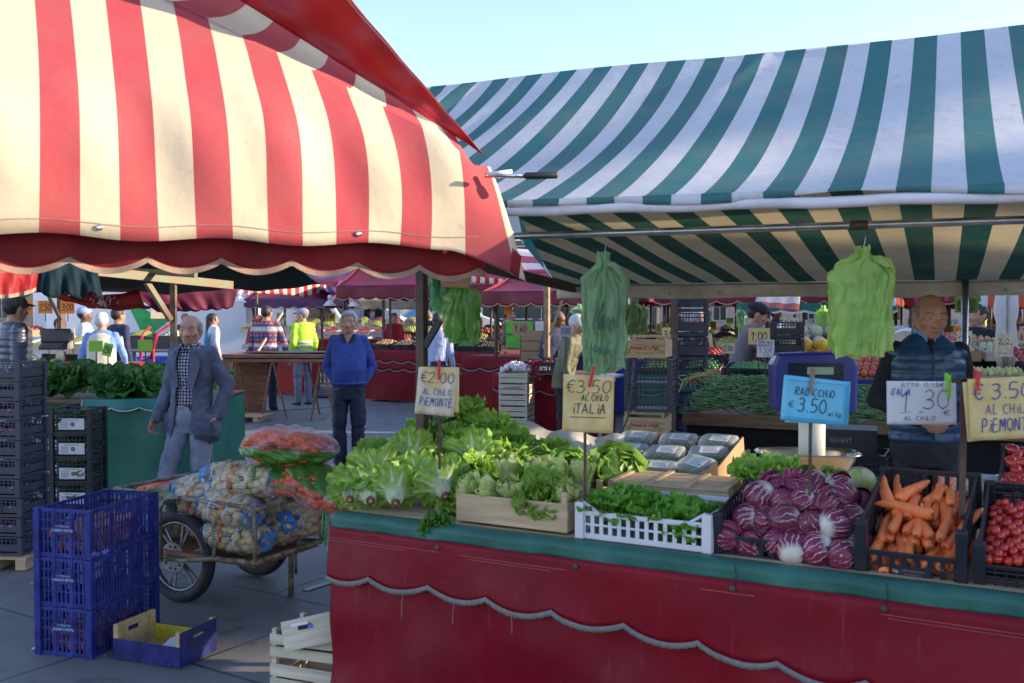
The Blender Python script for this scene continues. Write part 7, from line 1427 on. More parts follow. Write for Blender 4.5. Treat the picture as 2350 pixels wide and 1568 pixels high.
# black crates with peppers, onion cards, melons
X = T(at(1715, 9.6), 9.6, 0) @ RZ(BA)
for k, kd in enumerate(('pear', 'orange', 'tomato', 'green')): cratefruit(X @ T(.0, .25-.0*k, .60+.15*k) @ RX(.12), kd, .50, .36, .12, 'black', 'black crate of '+NAMES[kd]+' below the stallholder hands', 'crates below the stallholder hands', k, .04)
table(at(1600, 10.6), 10.4, BA, 3.6, 1.2, .95, bluecl, 'blue draped fruit table behind the melons', 0)
X = T(at(1808, 9.9), 10.0, .0)
for k in range(6): crateP('black crate in the stack left of the melons', X @ T(0, 0, .62+.163*k) @ RZ(-.15), .30, .34, .158, blackp, 'panel', group='black crate stack left of the melons')
mel = lambda: (lambda g: (g.ball((0, 0, 0), (.082, .082, .078), 18, 12), g)[1])(MB()); canm = M('netted melon skin', (.42, .44, .28), .8, .3, 40, .6, 60, col2=(.55, .52, .36)); r = random.Random(5)
for k in range(26):
    lay = k//10; x = (k % 10 % 5)*.165+r.uniform(-.01, .01)-.33+lay*.05; y_ = (k % 10//5)*.16+lay*.08; X = T(at(1895, 10.1)+x+.05, 10.0+y_-.30*x, 1.12+.115*lay)
    tag(link('melon', src('mel', 'melon', mel, [fruitmat('melon')]), None, X @ RZ(r.random()*6)), 'round yellow melon in the pile above the blue scale', 'melon', 'yellow melons above the scale')
for k in range(14): X = T(at(1868, 10.6)+(k % 5)*.16-.25, 10.55+.1*(k//5), 1.26+.11*(k//5)); tag(link('netted_melon', src('can', 'netted_melon', mel, [canm]), None, X @ RZ(r.random()*6) @ SC(.9, .9, .9)), 'pale netted melon behind the yellow melons', 'melon', 'netted melons behind the yellow ones')
table(at(1935, 8.9), 9.1, radians(-8), 3.4, 1.3, 1.08, bluecl, 'royal blue draped table behind the vendor', 0)
apm = fruitmat('apple'); apl = lambda: (lambda g: (g.lathe([(.003, -.030), (.022, -.033), (.036, -.012), (.038, .008), (.026, .030), (.010, .032), (.003, .024)], 14), g)[1])(MB())
for k in range(66): tag(link('apple', src('apl', 'apple', apl, [apm]), None, T(at(1950, 8.9)+.05+(k % 11)*.072+(.035 if (k//11) % 2 else 0), 9.1+.07*(k//11)-.02, 1.13+.035*(k//11)) @ Euler((r.uniform(-.5, .5), r.uniform(-.5, .5), r.uniform(0, 6))).to_matrix().to_4x4()), 'red apple in the row on the blue table', 'apple', 'red apples on the blue table')
X9 = at(2240, 8.9)
for k in range(3): 
    X = T(X9+.05+.165*k, 9.0, 1.09); q = MB(); q.box((0, 0, .04), (.15, .12, .075)); solo('pear_punnet', q, film, 'clear punnet of green pears on the blue table', 'punnet', X, 'pear punnets on the blue table', bevel=.01)
    for g in range(9): tag(link('pear', src('pear', 'pear', lambda: (lambda q: (q.lathe([(.003, -.03), (.022, -.028), (.028, -.008), (.018, .018), (.009, .04), (.003, .046)], 12), q)[1])(MB()), [fruitmat('pear')]), None, X @ T(-.05+.05*(g % 3), -.04+.04*(g//3), .055+.012*(g % 2)) @ RX(r.uniform(-.4, .4))), 'green pear standing in a clear punnet', 'pear', 'pears in punnets')
for k in range(60): tag(link('red_apple', src('apl2', 'red_apple', apl, [M('dark red apple', (.30, .02, .02), .3, .3, 20, 0, orand=.2)]), None, T(X9+.62+(k % 8)*.075, 9.0+.06*(k//8), 1.12+.03*(k//8)) @ RX(r.uniform(-.5, .5))), 'dark red apple in the pile at the far right', 'apple', 'dark red apples at the far right')
row(X9-.2, 10.3, 0, 2.4, 1.2, ('onion', 'pale', 'tomato'), 'on the table behind the pears', 6, 2, types=('wood', 'card'))
q = MB(); rr = random.Random(1)
for s in (-1, 1): q.tube([(s*.055, 0, .62), (s*.060, .01, .42), (s*.048, 0, .30), (s*.052, -.01, .1), (s*.045, 0, -.15)], [.045, .062, .045, .055, .035], 14)
solo('wrapped_bundle', q, whitecl, 'two tall white wrapped rolls hanging behind the far right stall', 'wrapped rolls', T(W(2308, 812, 9.8)), smooth=True)
q = MB(); q.lathe([(.02, 0), (.17, 0), (.185, .008), (.18, .014), (.15, .010), (.02, .010)], 32, 0, RX(pi/2)); solo('round_tray', q, steel, 'large round metal tray standing behind the vendor', 'tray', T(W(2075, 800, 8.6)) @ RY(.2), smooth=True)
# crates under the scale, right of the bean table
for k, (px, zz) in enumerate(((1965, .62), (1965, .42), (1965, .22), (1965, .02))): crateP('black crate in the stack below the bean table behind the scale', T(at(1965, 6.2), 6.35, zz+.004) @ RZ(BA), .48, .36, .19, blackp, 'grid', group='black crates behind the scale')
q = MB(); q.box((0, 0, .07), (.36, .30, .14)); q.X = T(0, -.152, 0); printed(q, 'SLIGHT', -.03, .06, .03, 1); solo('cardboard_box', q, [M('black printed carton', (.03, .03, .035), .6), M('grey print on carton', (.3, .3, .3), .6)], 'black carton printed Slight on the crates behind the scale', 'box', T(at(1965, 6.2), 6.35, .82) @ RZ(BA+.1), bevel=.003)
wcrate(T(at(1640, 6.6), 6.6, .52) @ RZ(-.1), 'wooden crate of loose beans standing behind the punnet box', .44, .34, .17, wood, post=.05, n=1); q = beans(300, lambda r: (r.uniform(-.2, .2), r.uniform(-.15, .15)), lambda x, y: .12, 4, (.05, .08), 0, 3, .003); solo('loose_beans', q, beanm, 'short green beans in the wooden crate behind the punnets', 'beans', T(at(1640, 6.6), 6.6, .52), smooth=True, kind='stuff')
wcrate(T(at(1690, 6.3), 6.9, .60) @ RZ(-.1), 'wooden crate with a flowered cloth under the bean table', .44, .34, .16, wood, post=.05, n=1); q = MB(); q.box((0, 0, .26), (.9, .7, .52)); solo('market_bench', q, M('dark bench cloth', (.012, .012, .016), .9), 'low dark bench carrying the wooden crates of beans', 'bench', T(at(1680, 6.8), 6.85, 0), bevel=.01)
# ---- price cards in the distance
def tc(*a, **k): return tinycard(*a, **k)
tc(1757, 800, 8.9, .155, .155, cardwhite, 'white card reading Tropea dolce 1,50 before the black crates', None, stick=.3)
q = MB(); write(q, 'TROPEA-DOLCE', -.068, .045, .022, 0, .14, fit=.135); write(q, 'NUOVO RACCOLTO', -.068, .018, .018, 0, .14, fit=.125); write(q, '1,50\u20ac', -.062, -.038, .045, 0, .08, fit=.125); write(q, 'Al KG', -.02, -.068, .020, 0, .14, fit=.06); solo('card_writing', q, ink, 'handwriting on the white Tropea card', 'writing', T(W(1757, 800, 8.893))) if False else part('writing', q, ink, bpy.data.objects[[o.name for o in bpy.data.objects if o.name.startswith('price_card')][-1]])
tc(1742, 772, 9.2, .20, .15, cardy, 'yellow card reading 1,00 behind the white card', '1,00', ink, .3); tc(1672, 800, 9.8, .12, .1, cardcream, 'cream card reading 2,00 beside the stallholder arm', '2,00'); tc(1815, 742, 12, .2, .13, cardcream, 'small cream card reading 2,00 above the beans', '2,00'); tc(2018, 742, 12, .2, .14, cardcream, 'cream card reading 1,50 left of the lime bags', '1,50')
tc(2305, 792, 8.6, .155, .20, cardcream, 'pinkish card reading 2 kg 2 euro before the white rolls', None, stick=.2); q = MB(); printed(q, '2', -.04, .005, .055, 0, z=.003); printed(q, '2', .03, .005, .055, 0, z=.003); printed(q, 'kg', -.012, .0, .022, 0, z=.003); printed(q, 'e', .058, .0, .03, 0, z=.003); printed(q, 'CONFERENCE', 0, -.078, .016, 1, z=.003, sx=.9); q.tube([(-.03, -.003, -.05), (0, -.003, -.03), (.03, -.003, -.045), (.05, -.003, -.05)], .0012, 4, 1)
part('writing', q, [ink, inkb], bpy.data.objects[[o.name for o in bpy.data.objects if o.name.startswith('price_card')][-1]])
tc(2213, 783, 8.4, .13, .17, cardcream, 'pink card reading 2 0 behind the vendor pole', '2 0', ink)
tc(1195, 755, 11.9, .19, .16, cardb, 'brown cardboard card reading 1,60 above the garlic', '1,60', ink, .42); tc(1298, 760, 11.6, .13, .13, M('grey card', (.33, .32, .33), .8), 'grey card reading 3,00 in front of the bearded man', '3,00', ink, .40); tc(1240, 752, 15, .15, .19, cardwhite, 'plain white card between the crates and the bearded man', stick=.35); tc(1166, 712, 16.5, .13, .13, cardorange, 'orange card above the cardboard crates', stick=.1)
for px, yy, lab, s_ in ((60, 14.2, 'orange card at the far left edge of the grape stall', '2,00'), (104, 14.0, 'orange card behind the flat capped man', '2,50'), (155, 13.8, 'orange card reading 3,00 above the grapes', '3,00')): tc(px, 705, yy, .20, .18, cardorange, lab, s_, ink, .2)
for px, yy, lab in ((648, 24.5, 'white price card above the patterned jumper man'), (713, 25.5, 'white price card reading 2 1.00 near the red jacket'), (820, 27.5, 'white price card reading 2 1.00 over the grapes')): tc(px-2, 727 if px < 800 else 739, yy, .22 if px < 800 else .30, .2 if px < 800 else .22, cardwhite, lab, '2 1.00', ink, .25, prt=.72, th=.5)
tc(758, 728, 26.5, .27, .22, cardy, 'yellow price card reading 1.49 in front of the young stallholder', '1.49', ink, .2, prt=.8, th=.55); tc(900, 722, 31, .5, .3, cardwhite, 'white board reading 842 far behind the silver haired man', '842', M('grey number', (.3, .3, .35), .6), prt=.9)
# ---- grape stall at the left
table(at(88, 14.4), 14.4, radians(-24), 1.05, 1.0, .95, redpvc, 'sunlit red draped table under the grape crates', 1)
row(at(60, 14.6), 14.6, radians(-24), 1.45, 1.12, ('grape', 'grape', 'grape'), 'at the stall behind the flat capped man', 2, 1, cw=.44, cd=.5, ch=.16, hh=.07)
cratefruit(T(at(78, 15.3), 15.2, 1.32) @ RZ(-.4), 'apple', .4, .3, .1, 'card', 'brown tray of dark red fruit beside the orange card', None, 1, .08)
pole(141, 14.0, 2.1, M('brown painted post', (.10, .045, .025), .6, .3), 'brown post of the grape stall', .04); q = MB(); q.bar(W(108, 672, 13.9), W(140, 735, 13.9), .04, .04); solo('awning_brace', q, brownsteel, 'dark diagonal brace against the grape stall post', 'brace')
# empty slatted tables and hand truck
q = MB()
for k in range(6): q.box((.8, .12*k, 1.0), (1.6, .08, .03))
for a in (.05, 1.55): q.bar((a, 0, 0), (a, .0, .98), .05, .05); q.bar((a, .6, 0), (a, .6, .98), .05, .05)
solo('slatted_table', q, M('weathered grey timber', (.13, .11, .10), .85, .4, 6, .4, 30), 'empty grey slatted table behind the walking man', 'table', T(at(262, 17.5), 17.5, 0) @ RZ(-.12))
q = MB(); q.box((.6, .2, 1.12), (1.2, .4, .22)); solo('crate_row', q, blackp, 'row of black crates with small plants on the slatted table', 'crate', T(at(275, 18.3), 18.3, 0) @ RZ(-.1)); row(at(275, 18.4), 18.3, -.1, 1.3, 1.16, ('grape', 'pale', 'onion'), 'on the slatted table', 3, types=('black',), hh=.09)
q = MB(); q.tube([W(346, 822, 15.6), W(362, 765, 15.7), W(383, 750, 15.8), W(392, 744, 15.8)], .022, 8); q.tube([W(322, 826, 15.9), W(326, 770, 16), W(345, 750, 16.1)], .022, 8); q.bar(W(346, 822, 15.6), W(322, 826, 15.9), .03, .03); q.bar(W(352, 800, 15.6), (at(352, 15.6), 15.6, .1), .03, .03); solo('hand_truck', q, M('red enamel', (.50, .02, .03), .35), 'red hand truck handles behind the green beans', 'hand truck', smooth=True)
mb = plastic(.6, .4, .32, 'fruit'); solo('plastic_crate', mb, M('bright blue plastic', (.03, .12, .55), .4), 'bright blue crate beside the red hand truck', 'crate', T(at(360, 16.8), 16.8, .62)); q = MB(); q.box((0, 0, .3), (.62, .42, .60)); solo('cardboard_box', q, cardb, 'brown carton below the bright blue crate', 'box', T(at(360, 16.8), 16.8, 0), bevel=.004)
for k, (px, py) in enumerate(((362, 722), (378, 716))): tc(px, py, 18.0+.1*k, .24, .15, cardcream, 'pale blank card over the slatted table' if k == 0 else 'second pale card behind the first over the slatted table', stick=.25, rz=.3)
# pear and strawberry stall
table(at(548, 20.5), 20.5, radians(-20), 1.3, 1.0, .85, redcl, 'red draped table of the strawberry stall', 0)
row(at(542, 20.7), 20.7, radians(-20), 1.3, .92, ('tomato', 'tomato', 'pale'), 'at the strawberry stall', 2, 1, types=('white',)); row(at(540, 21.4), 21.4, radians(-20), 1.7, 1.25, ('pear', 'pear', 'pear'), 'on the back shelf of the strawberry stall', 2, 1, hh=.12)
q = MB(); q.bar(W(575, 833, 16.6), W(648, 718, 17.2), .035, .035); solo('wooden_pole', q, wood, 'slanting wooden pole leaning beside the patterned jumper', 'pole')
# grape stall with the red jacket
table(at(700, 27.8), 27.8, radians(-8), 4.2, 1.2, .92, redpvc, 'long red draped table under the grape display', 1); row(at(735, 28.2), 28.2, radians(-8), 3.4, 1.0, ('tomato', 'tomato'), 'printed boxes below the grapes', 2, 1, types=('white',), ch=.16, hh=.02); row(at(690, 28.6), 28.6, radians(-8), 4.3, 1.2, ('grape', 'grape', 'grape', 'grape', 'redg'), 'at the red jacket stall', 4, 2, hh=.14)
# awnings by sight
tarp('awning_flap', 'small red and cream striped awning edge beyond the dark green roof', 'awning', (W(545, 657, 22.5), W(748, 654, 24), W(748, 688, 24), W(549, 672, 22.5)), redstrs, 30, 8, -.12, .02)
awning(at(560, 23.4), 23.4, radians(-4), 1.95, 3.0, 1.98, 2.5, burg, 'burgundy scalloped awning under the striped edge', purplecl, .17)
awning(at(770, 20.8), 20.9, radians(-14), 3.6, 3.0, 2.22, 2.80, burg, 'burgundy awning behind the silver haired man', None, .24, sag=.05)
tarp('purple_awning', 'purple awning roof beyond the dark green one', 'awning', (W(688, 622, 27), W(838, 616, 27), W(800, 678, 23), W(735, 664, 23)), purplecl, 20, 8, .1, .03)
awning(at(690, 31), 31, radians(2), 5.2, 3, 2.05, 2.4, beigecl, 'beige scalloped awning far behind the grape stall', None, .25)
tarp('striped_awning', 'pink and white awning roof with wide bands beyond the brown beam', 'awning', (W(1010, 560, 27), W(1300, 575, 25), W(1330, 660, 20), W(1000, 660, 22)), (lambda: stripes('wide pink and white bands', (.60, .55, .60), (.35, .03, .10), .34, axis=1, trans=.3))(), 30, 10, .1, .03)
tarp('striped_valance', 'red and white striped valance across the middle distance', 'awning', (W(1082, 634, 19), W(1250, 648, 18.5), W(1250, 660, 18.5), W(1082, 649, 19)), redstrs, 40, 3, 0, .01, uvs=1.2)
awning(at(975, 20.2), 22.0, radians(-24), 3.4, 3.0, 2.15, 2.65, burg, 'sagging burgundy awning behind the hanging jade bag', None, .22, sag=.1)
awning(at(1100, 15.5), 16.4, radians(-24), 2.2, 2.6, 2.02, 2.35, burg, 'burgundy awning over the cardboard crates', None, .20, sag=.06)
pole(1255, 13.6, 2.15, M('tan timber post', (.25, .17, .09), .8, .3), 'tan post between the garlic and the bearded man', .035); q = MB(); q.bar(W(1262, 770, 13.5), W(1290, 690, 13.5), .035, .035); solo('awning_brace', q, M('tan brace', (.32, .22, .11), .8), 'tan diagonal brace against the tan post', 'brace')
for k in range(3): cratefruit(T(at(1222, 14.6), 14.8, .97+.15*k) @ RZ(-.1), 'onion' if k < 2 else 'dark', .34, .30, .14, 'card', 'cardboard box in the stack above the garlic', 'cardboard boxes above the garlic', 1, .01)
q = MB(); q.box((0, 0, .16), (.42, .32, .20)); q.box((0, 0, -.06), (.42, .32, .20)); solo('green_boxes', q, M('bright green carton', (.12, .42, .04), .6), 'bright green cartons left of the cardboard stack', 'box', T(W(1192, 775, 15.8)), bevel=.004)
table(at(1060, 16.6), 16.8, radians(-24), 2.2, 1.2, .95, redpvc, 'red draped table carrying the cardboard stack', 1)
# right-hand band of awnings
awning(at(1330, 19), 19.4, radians(-12), 4.4, 3.0, 2.08, 2.6, burg, 'burgundy awning across the middle behind the crate tower', None, .22)
awning(at(1500, 14.6), 14.6, radians(-10), 5.6, 3.0, 2.00, 2.5, burg, 'long burgundy awning behind the stallholder', None, .16)
tarp('awning_flap', 'sunlit red and white cloth flap hanging behind the stallholder', 'awning', (W(1738, 676, 11.5), W(1837, 674, 11.5), W(1834, 713, 11.4), W(1730, 700, 11.4)), stripes('pale red and white flap', (.75, .70, .68), (.55, .16, .16), 1.1, axis=1, trans=.4, duty=.5), 16, 8, .02, .012, scl=(1, .01))
tarp('green_valance', 'dark green scalloped valance across the right background', 'awning', (W(1690, 695, 13.0), W(2060, 697, 12.6), W(2060, 716, 12.6), W(1690, 716, 13)), tealpvc, 60, 4, 0, .01, scl=(7, .03), trim=whitecl)
tarp('striped_valance', 'orange and white striped awning at the far right', 'awning', (W(2235, 640, 11.2), W(2420, 636, 10.8), W(2420, 706, 10.6), W(2232, 706, 11)), orangestr, 30, 8, 0, .015)
tarp('striped_valance', 'orange and white striped awning end behind the lime bags', 'awning', (W(1900, 652, 12), W(2075, 652, 11.8), W(2075, 704, 11.6), W(1902, 700, 11.8)), orangestr, 30, 8, 0, .015)
tarp('red_bag', 'creased dark red plastic bag hanging above the vendor', 'bag', (W(2062, 668, 7.2), W(2182, 672, 7.2), W(2178, 692, 7.15), W(2088, 708, 7.15)), redcl, 14, 8, .0, .02)
awning(at(1950, 17), 17.2, radians(-6), 5.5, 3.2, 2.02, 2.6, burg, 'burgundy scalloped awning at the far right', None, .24)
q = MB(); q.lathe([(.12, -.01), (.14, -.01), (.15, 0), (.14, .01), (.12, .01)], 24, 0, RX(pi/2)); q.lathe([(.09, -.01), (.105, -.01), (.11, .01), (.09, .01)], 24, 0, T(.02, -.02, -.02) @ RX(pi/2)); solo('hose_coil', q, M('tan hose', (.30, .16, .08), .6), 'coiled tan hose hanging behind the stallholder cap', 'hose', T(W(1832, 705, 11.8)), smooth=True) if False else None
# stalls farther back, filling the middle distance
KS = (('apple', 'orange', 'pear', 'green'), ('green', 'pale', 'tomato', 'dark'), ('orange', 'grape', 'onion', 'melon'), ('tomato', 'potato', 'green', 'plum'))
CL = (redpvc, tealpvc, bluecl, redpvc); k = 0; WHERE = ['left of centre', 'in the middle', 'right of centre', 'towards the right', 'at the far right']
for (px, yy, L, a, aw_, nm) in ((900, 25, 3.0, -16, 0, 'behind the hanging jade bag'), (1120, 21, 3.0, -20, 0, 'beyond the cardboard stack'), (1340, 16.5, 2.6, -16, 0, 'behind the bearded old man'), (1480, 20, 4.0, -12, 1, 'behind the dark crate stack'), (1640, 14.2, 3.2, -10, 0, 'behind the stallholder'), (1830, 15.5, 3.6, -8, 0, 'above the melons'), (1980, 13.6, 3.0, -5, 0, 'behind the lime bags'), (2180, 15, 3.2, -4, 1, 'behind the far right pole'),
                               (1000, 31, 5.0, -8, 1, 'in the far centre'), (1300, 30, 6.0, -6, 1, 'in the far distance right of centre'), (1750, 27, 6.0, -4, 1, 'in the far distance at the right'), (2150, 26, 6.0, -2, 1, 'in the far right distance'), (400, 34, 5, 0, 1, 'beyond the white truck'), (1460, 12.2, 1.6, -20, 0, 'behind the olive bags')):
    z = .92; table(at(px, yy), yy, radians(a), L, 1.2, z, CL[k % 4], ('red', 'green', 'blue', 'red')[k % 4]+' draped fruit table '+nm, 1 if k % 2 else 0)
    row(at(px, yy), yy, radians(a), L, z, KS[k % 4], nm, k+3, 2, types=(('wood', 'black'), ('black', 'card'), ('card', 'wood'))[k % 3], hh=.10, dz=.16)
    for g in range(int(L/.9)):
        tc_x = px + (g+.5)*.9/L*(L*FPX/yy)*cos(radians(a)); tinycard(tc_x, 715+(1.7-1.42)*FPX/yy, yy+.2, .22, .17, (cardcream, cardwhite, cardorange, cardy, cardgreen)[(g+k) % 5], ('cream', 'white', 'orange', 'yellow', 'lime')[(g+k) % 5]+' price card over the fruit '+nm, ('1,50', '2,00', '1,00', '3,50', '0,90')[(g*2+k) % 5], ink, .3, grp='price cards '+nm)
    if aw_: awning(at(px, yy)-.3, yy-.5, radians(a), L+.6, 3.0, 2.1, 2.65, (burg, beigecl, burg, purplecl)[k % 4], ('burgundy', 'beige', 'burgundy', 'purple')[k % 4]+' awning over the stall '+nm, None, .24)
    k += 1
for k, (px, py, yy, w_) in enumerate(((1330, 700, 13, 40), (1488, 694, 9.5, 34), (1700, 706, 13, 26), (1890, 704, 12.5, 40), (1990, 712, 12.2, 36), (2250, 716, 12, 24), (2150, 712, 12.4, 24), (1620, 708, 15, 20))):
    if k in (1,): continue
    hangbags(px, py, py+58-k*2, yy, w_, ['green bags hanging behind the pale green bunch', '', 'small green bags over the stallholder', 'green bags hanging above the black crates', 'green bags hanging beside the orange stripes', 'olive bags under the orange striped awning', 'green bags beside the vendor head', 'tiny green bags above the stallholder back'][k], (bagA, bagB)[k % 2], 40+k, 3, hook=False)
for px, yy, zt in ((880, 21, 2.3), (790, 21.2, 2.3), (1030, 19.5, 2.2), (1100, 23, 2.2), (1395, 13.5, 2.0), (1350, 17.5, 2.1), (1930, 12.8, 2.0), (2090, 12.5, 2.0), (590, 22.8, 2.1), (1690, 16, 2.1), (2270, 13, 2.1)): pole(px, yy, zt, brownsteel if int(px) % 3 else M('pale post', (.30, .27, .22), .7, .3), 'slender awning post at the '+{880: 'silver haired man', 790: 'grape display', 1030: 'hanging jade bag', 1100: 'green cartons', 1395: 'pale green bags', 1350: 'bearded old man', 1930: 'netted melons', 2090: 'vendor head', 590: 'strawberry stall', 1690: 'stallholder cap', 2270: 'white rolls'}[px], .022)
# lamps
for k, (px, py, yy) in enumerate(((549, 682, 22.4), (757, 690, 23), (815, 690, 21))):
    t = thing('hanging_lamp', ['white bulb lamp hanging left of the striped edge', 'white shaded lamp hanging by the purple awning', 'small bulb lamp hanging below the burgundy awning'][k], 'lamp', T(W(px, py, yy))); q = MB(); q.ball((0, 0, .08), .055, 12, 8); part('bulb', q, paperw, t, True); q = MB(); q.lathe([(.02, .14), (.05, .12), (.16, .0), (.15, -.005), (.02, .11)], 18); part('lamp_shade', q, paperw, t, True, X=T(0, 0, -.12)); q = MB(); q.tube([(0, 0, .1), (0, 0, .32)], .006, 5); part('cord', q, ink, t)
# ---- white truck and vans
vanw = M('white van paint', (.62, .64, .68), .35, .05, 2, .05, 10, coat=.4); glass = M('dark glass', (.02, .03, .035), .08, .1, bump=0); vang = M('logo green', (.01, .30, .07), .5); vanb = M('logo blue', (.10, .25, .60), .5); rubber = M('van tyre', (.02, .02, .02), .8)
def van(x, y, a, label, L=5.2, H=2.5, deco=None):
    t = thing('delivery_van', label, 'van', T(x, y, 0) @ RZ(a)); W_ = 1.95; pr = [(0, .35), (0, H*.88), (.12, H), (L*.72, H), (L*.83, H*.62), (L*.98, H*.50), (L, .35)]; q = MB()
    q.add([(px_, yy_, pz) for yy_ in (0, W_) for px_, pz in pr], [tuple(range(7)), tuple(range(7, 14))[::-1]] + [(i, i+7, (i+1) % 7+7, (i+1) % 7) for i in range(7)]); part('body', q, vanw, t, bevel=.05)
    q = MB(); q.add([(px_, -.012, pz) for px_, pz in ((L*.64, H*.56), (L*.64, H*.86), (L*.73, H*.86), (L*.80, H*.60), (L*.80, H*.56))], [(0, 1, 2, 3, 4)]); part('side_window', q, glass, t); q = MB(); q.add([(L*.735, .15, H*.975), (L*.735, W_-.15, H*.975), (L*.828, W_-.12, H*.64), (L*.828, .12, H*.64)], [(0, 1, 2, 3)]); part('windscreen', q, glass, t, X=T(.02, 0, .02))
    for xx in (L*.18, L*.82):
        for yy_ in (.0, W_): q = MB(); q.lathe([(.05, -.1), (.30, -.1), (.34, -.06), (.34, .06), (.30, .1), (.05, .1)], 20, 0, T(xx, yy_+(.08 if yy_ == 0 else -.08), .34) @ RX(pi/2)); w_ = part('wheel', q, rubber, t, True); q = MB(); q.lathe([(.01, -.11), (.2, -.11), (.2, .11), (.01, .11)], 14, 0, T(xx, yy_+(.08 if yy_ == 0 else -.08), .34) @ RX(pi/2)); part('rim', q, alu, w_, True)
    for xx in (.55, L*.38, L*.62): q = MB(); q.box((xx, -.010, H*.55), (.012, .004, H*.7)); part('door_seam', q, greyp, t)
    if deco: q = MB(); q.X = T(0, -.02, 0); deco(q); part('lettering', q, [vang, vanb, inkr, paperw], t)
    return t
def d1(q): q.add([(3.0, 0, 1.85), (4.05, 0, 2.2), (4.05, 0, 1.5), (3.4, 0, 1.0)], [(0, 1, 2, 3)], 0); q.ball((3.65, -.004, 1.85), (.28, .003, .18), 14, 8, 3); printed(q, 'rd.', 3.75, .95, .14, 0, z=.004)
t = thing('box_truck', 'white box truck with a green diamond logo behind the cream vest man', 'truck', T(at(95, 25), 25, 0) @ RZ(radians(3))); q = MB(); q.box((2.6, 1.2, 1.75), (5.0, 2.4, 2.4)); part('cargo_box', q, vanw, t, bevel=.03); q = MB(); q.box((2.6, 1.2, .48), (5.0, 2.2, .12)); part('chassis', q, blackp, t)
q = MB(); q.X = T(-.85, -.01, 0); d1(q); part('lettering', q, [vang, vanb, inkr, paperw], t)
for xx in (.9, 4.3):
    q = MB(); q.lathe([(.05, -.12), (.40, -.12), (.44, -.06), (.44, .06), (.40, .12), (.05, .12)], 20, 0, T(xx, .15, .45) @ RX(pi/2)); part('wheel', q, rubber, t, True)
van(at(440, 29), 29, radians(2), 'white van with blue lettering behind the long haired woman', deco=lambda q: (printed(q, 'Zanner', 1.6, 1.75, .20, 1), printed(q, 'frutta e verdura', 2.9, 1.75, .10, 1)))
van(at(620, 35), 35, radians(-3), 'white van parked behind the young stallholder'); van(at(-60, 24.5), 27.5, radians(4), 'white van at the far left behind the flat capped man')
van(at(860, 40), 40, radians(5), 'white van with pale blue swoosh behind the silver haired man', deco=lambda q: (q.add([(.4, 0, 1.0), (2.2, 0, 2.2), (2.8, 0, 2.2), (1.2, 0, 1.0)], [(0, 1, 2, 3)], 1), q.add([(1.8, 0, 1.0), (3.0, 0, 2.2), (3.3, 0, 2.2), (2.3, 0, 1.0)], [(0, 1, 2, 3)], 1)))
# ---- buildings round the square
def building(x, y, a, W_, D_, H_, mat, label, floors=4, bay=3.0, roof=True, cat='building', wmat=None):
    t = thing('building', label, cat, T(x, y, 0) @ RZ(a)); q = MB(); q.box((W_/2, D_/2, H_/2), (W_, D_, H_)); part('wall', q, mat, t)
    n = int(W_/bay); fh = H_/floors
    if True:
        fr = MB(); gl = MB()
        for f in range(floors):
            for i in range(n): 
                cx_ = (i+.5)*W_/n; z0 = f*fh+fh*.28; hh = fh*.55; wm = MB(); wm.box((cx_, -.03, z0+hh/2), (1.25, .10, hh)); o = part('window', wm, wmat or M('stone surround', (.42, .38, .32), .8), t); g = MB(); g.box((cx_, -.085, z0+hh/2), (1.0, .02, hh-.25)); g.box((cx_, -.10, z0+hh/2), (.05, .03, hh-.2), 1); part('pane', g, [glass, M('window frame', (.5, .5, .48), .6)], o)
    if roof: q = MB(); q.box((W_/2, D_/2, H_+.2), (W_+.6, D_+.6, .4)); part('cornice', q, M('cornice stone', (.40, .36, .30), .8), t)
    return t
building(-62, 78, 0, 34, 10, 11.5, M('ochre stucco', (.42, .30, .16), .9, .15, .4), 'ochre stucco building beyond the left side of the market', 3, 3.4); building(8, 82, 0, 40, 10, 12.5, M('grey pink stucco', (.38, .29, .25), .9, .15, .4), 'grey pink stucco building beyond the right side of the market', 4, 3.4); building(50, 80, 0, 40, 10, 12, M('buff stucco', (.45, .38, .28), .9, .15, .4), 'buff stucco building at the far right end of the square', 4, 3.4)
t = thing('glass_hall', 'glass and steel market hall with scaffolding and a red neon zigzag', 'building', T(-26, 66, 0)); q = MB(); q.box((16, 6, 3.2), (32, 12, 6.4)); part('glazing', q, M('green black glazing', (.03, .05, .05), .2, .3, .6), t)
q = MB()
for i in range(17): q.box((2*i, -.15, 3.2), (.14, .14, 6.6))
for z_ in (1.2, 2.4, 3.6, 4.8, 6.0): q.box((16, -.15, z_), (32, .10, .08))
part('steel_grid', q, M('pale steel', (.40, .42, .42), .5), t); q = MB(); zz = [(8.2, 4.6), (8.7, 5.2), (9.9, 3.7), (11.2, 5.4), (12.1, 4.1), (12.9, 4.9), (14.0, 4.7)]
for a, b in zip(zz, zz[1:]): q.bar((a[0]+4, -.35, a[1]), (b[0]+4, -.35, b[1]), .16, .10)
part('neon_zigzag', q, M('red neon housing', (.65, .02, .03), .4), t)
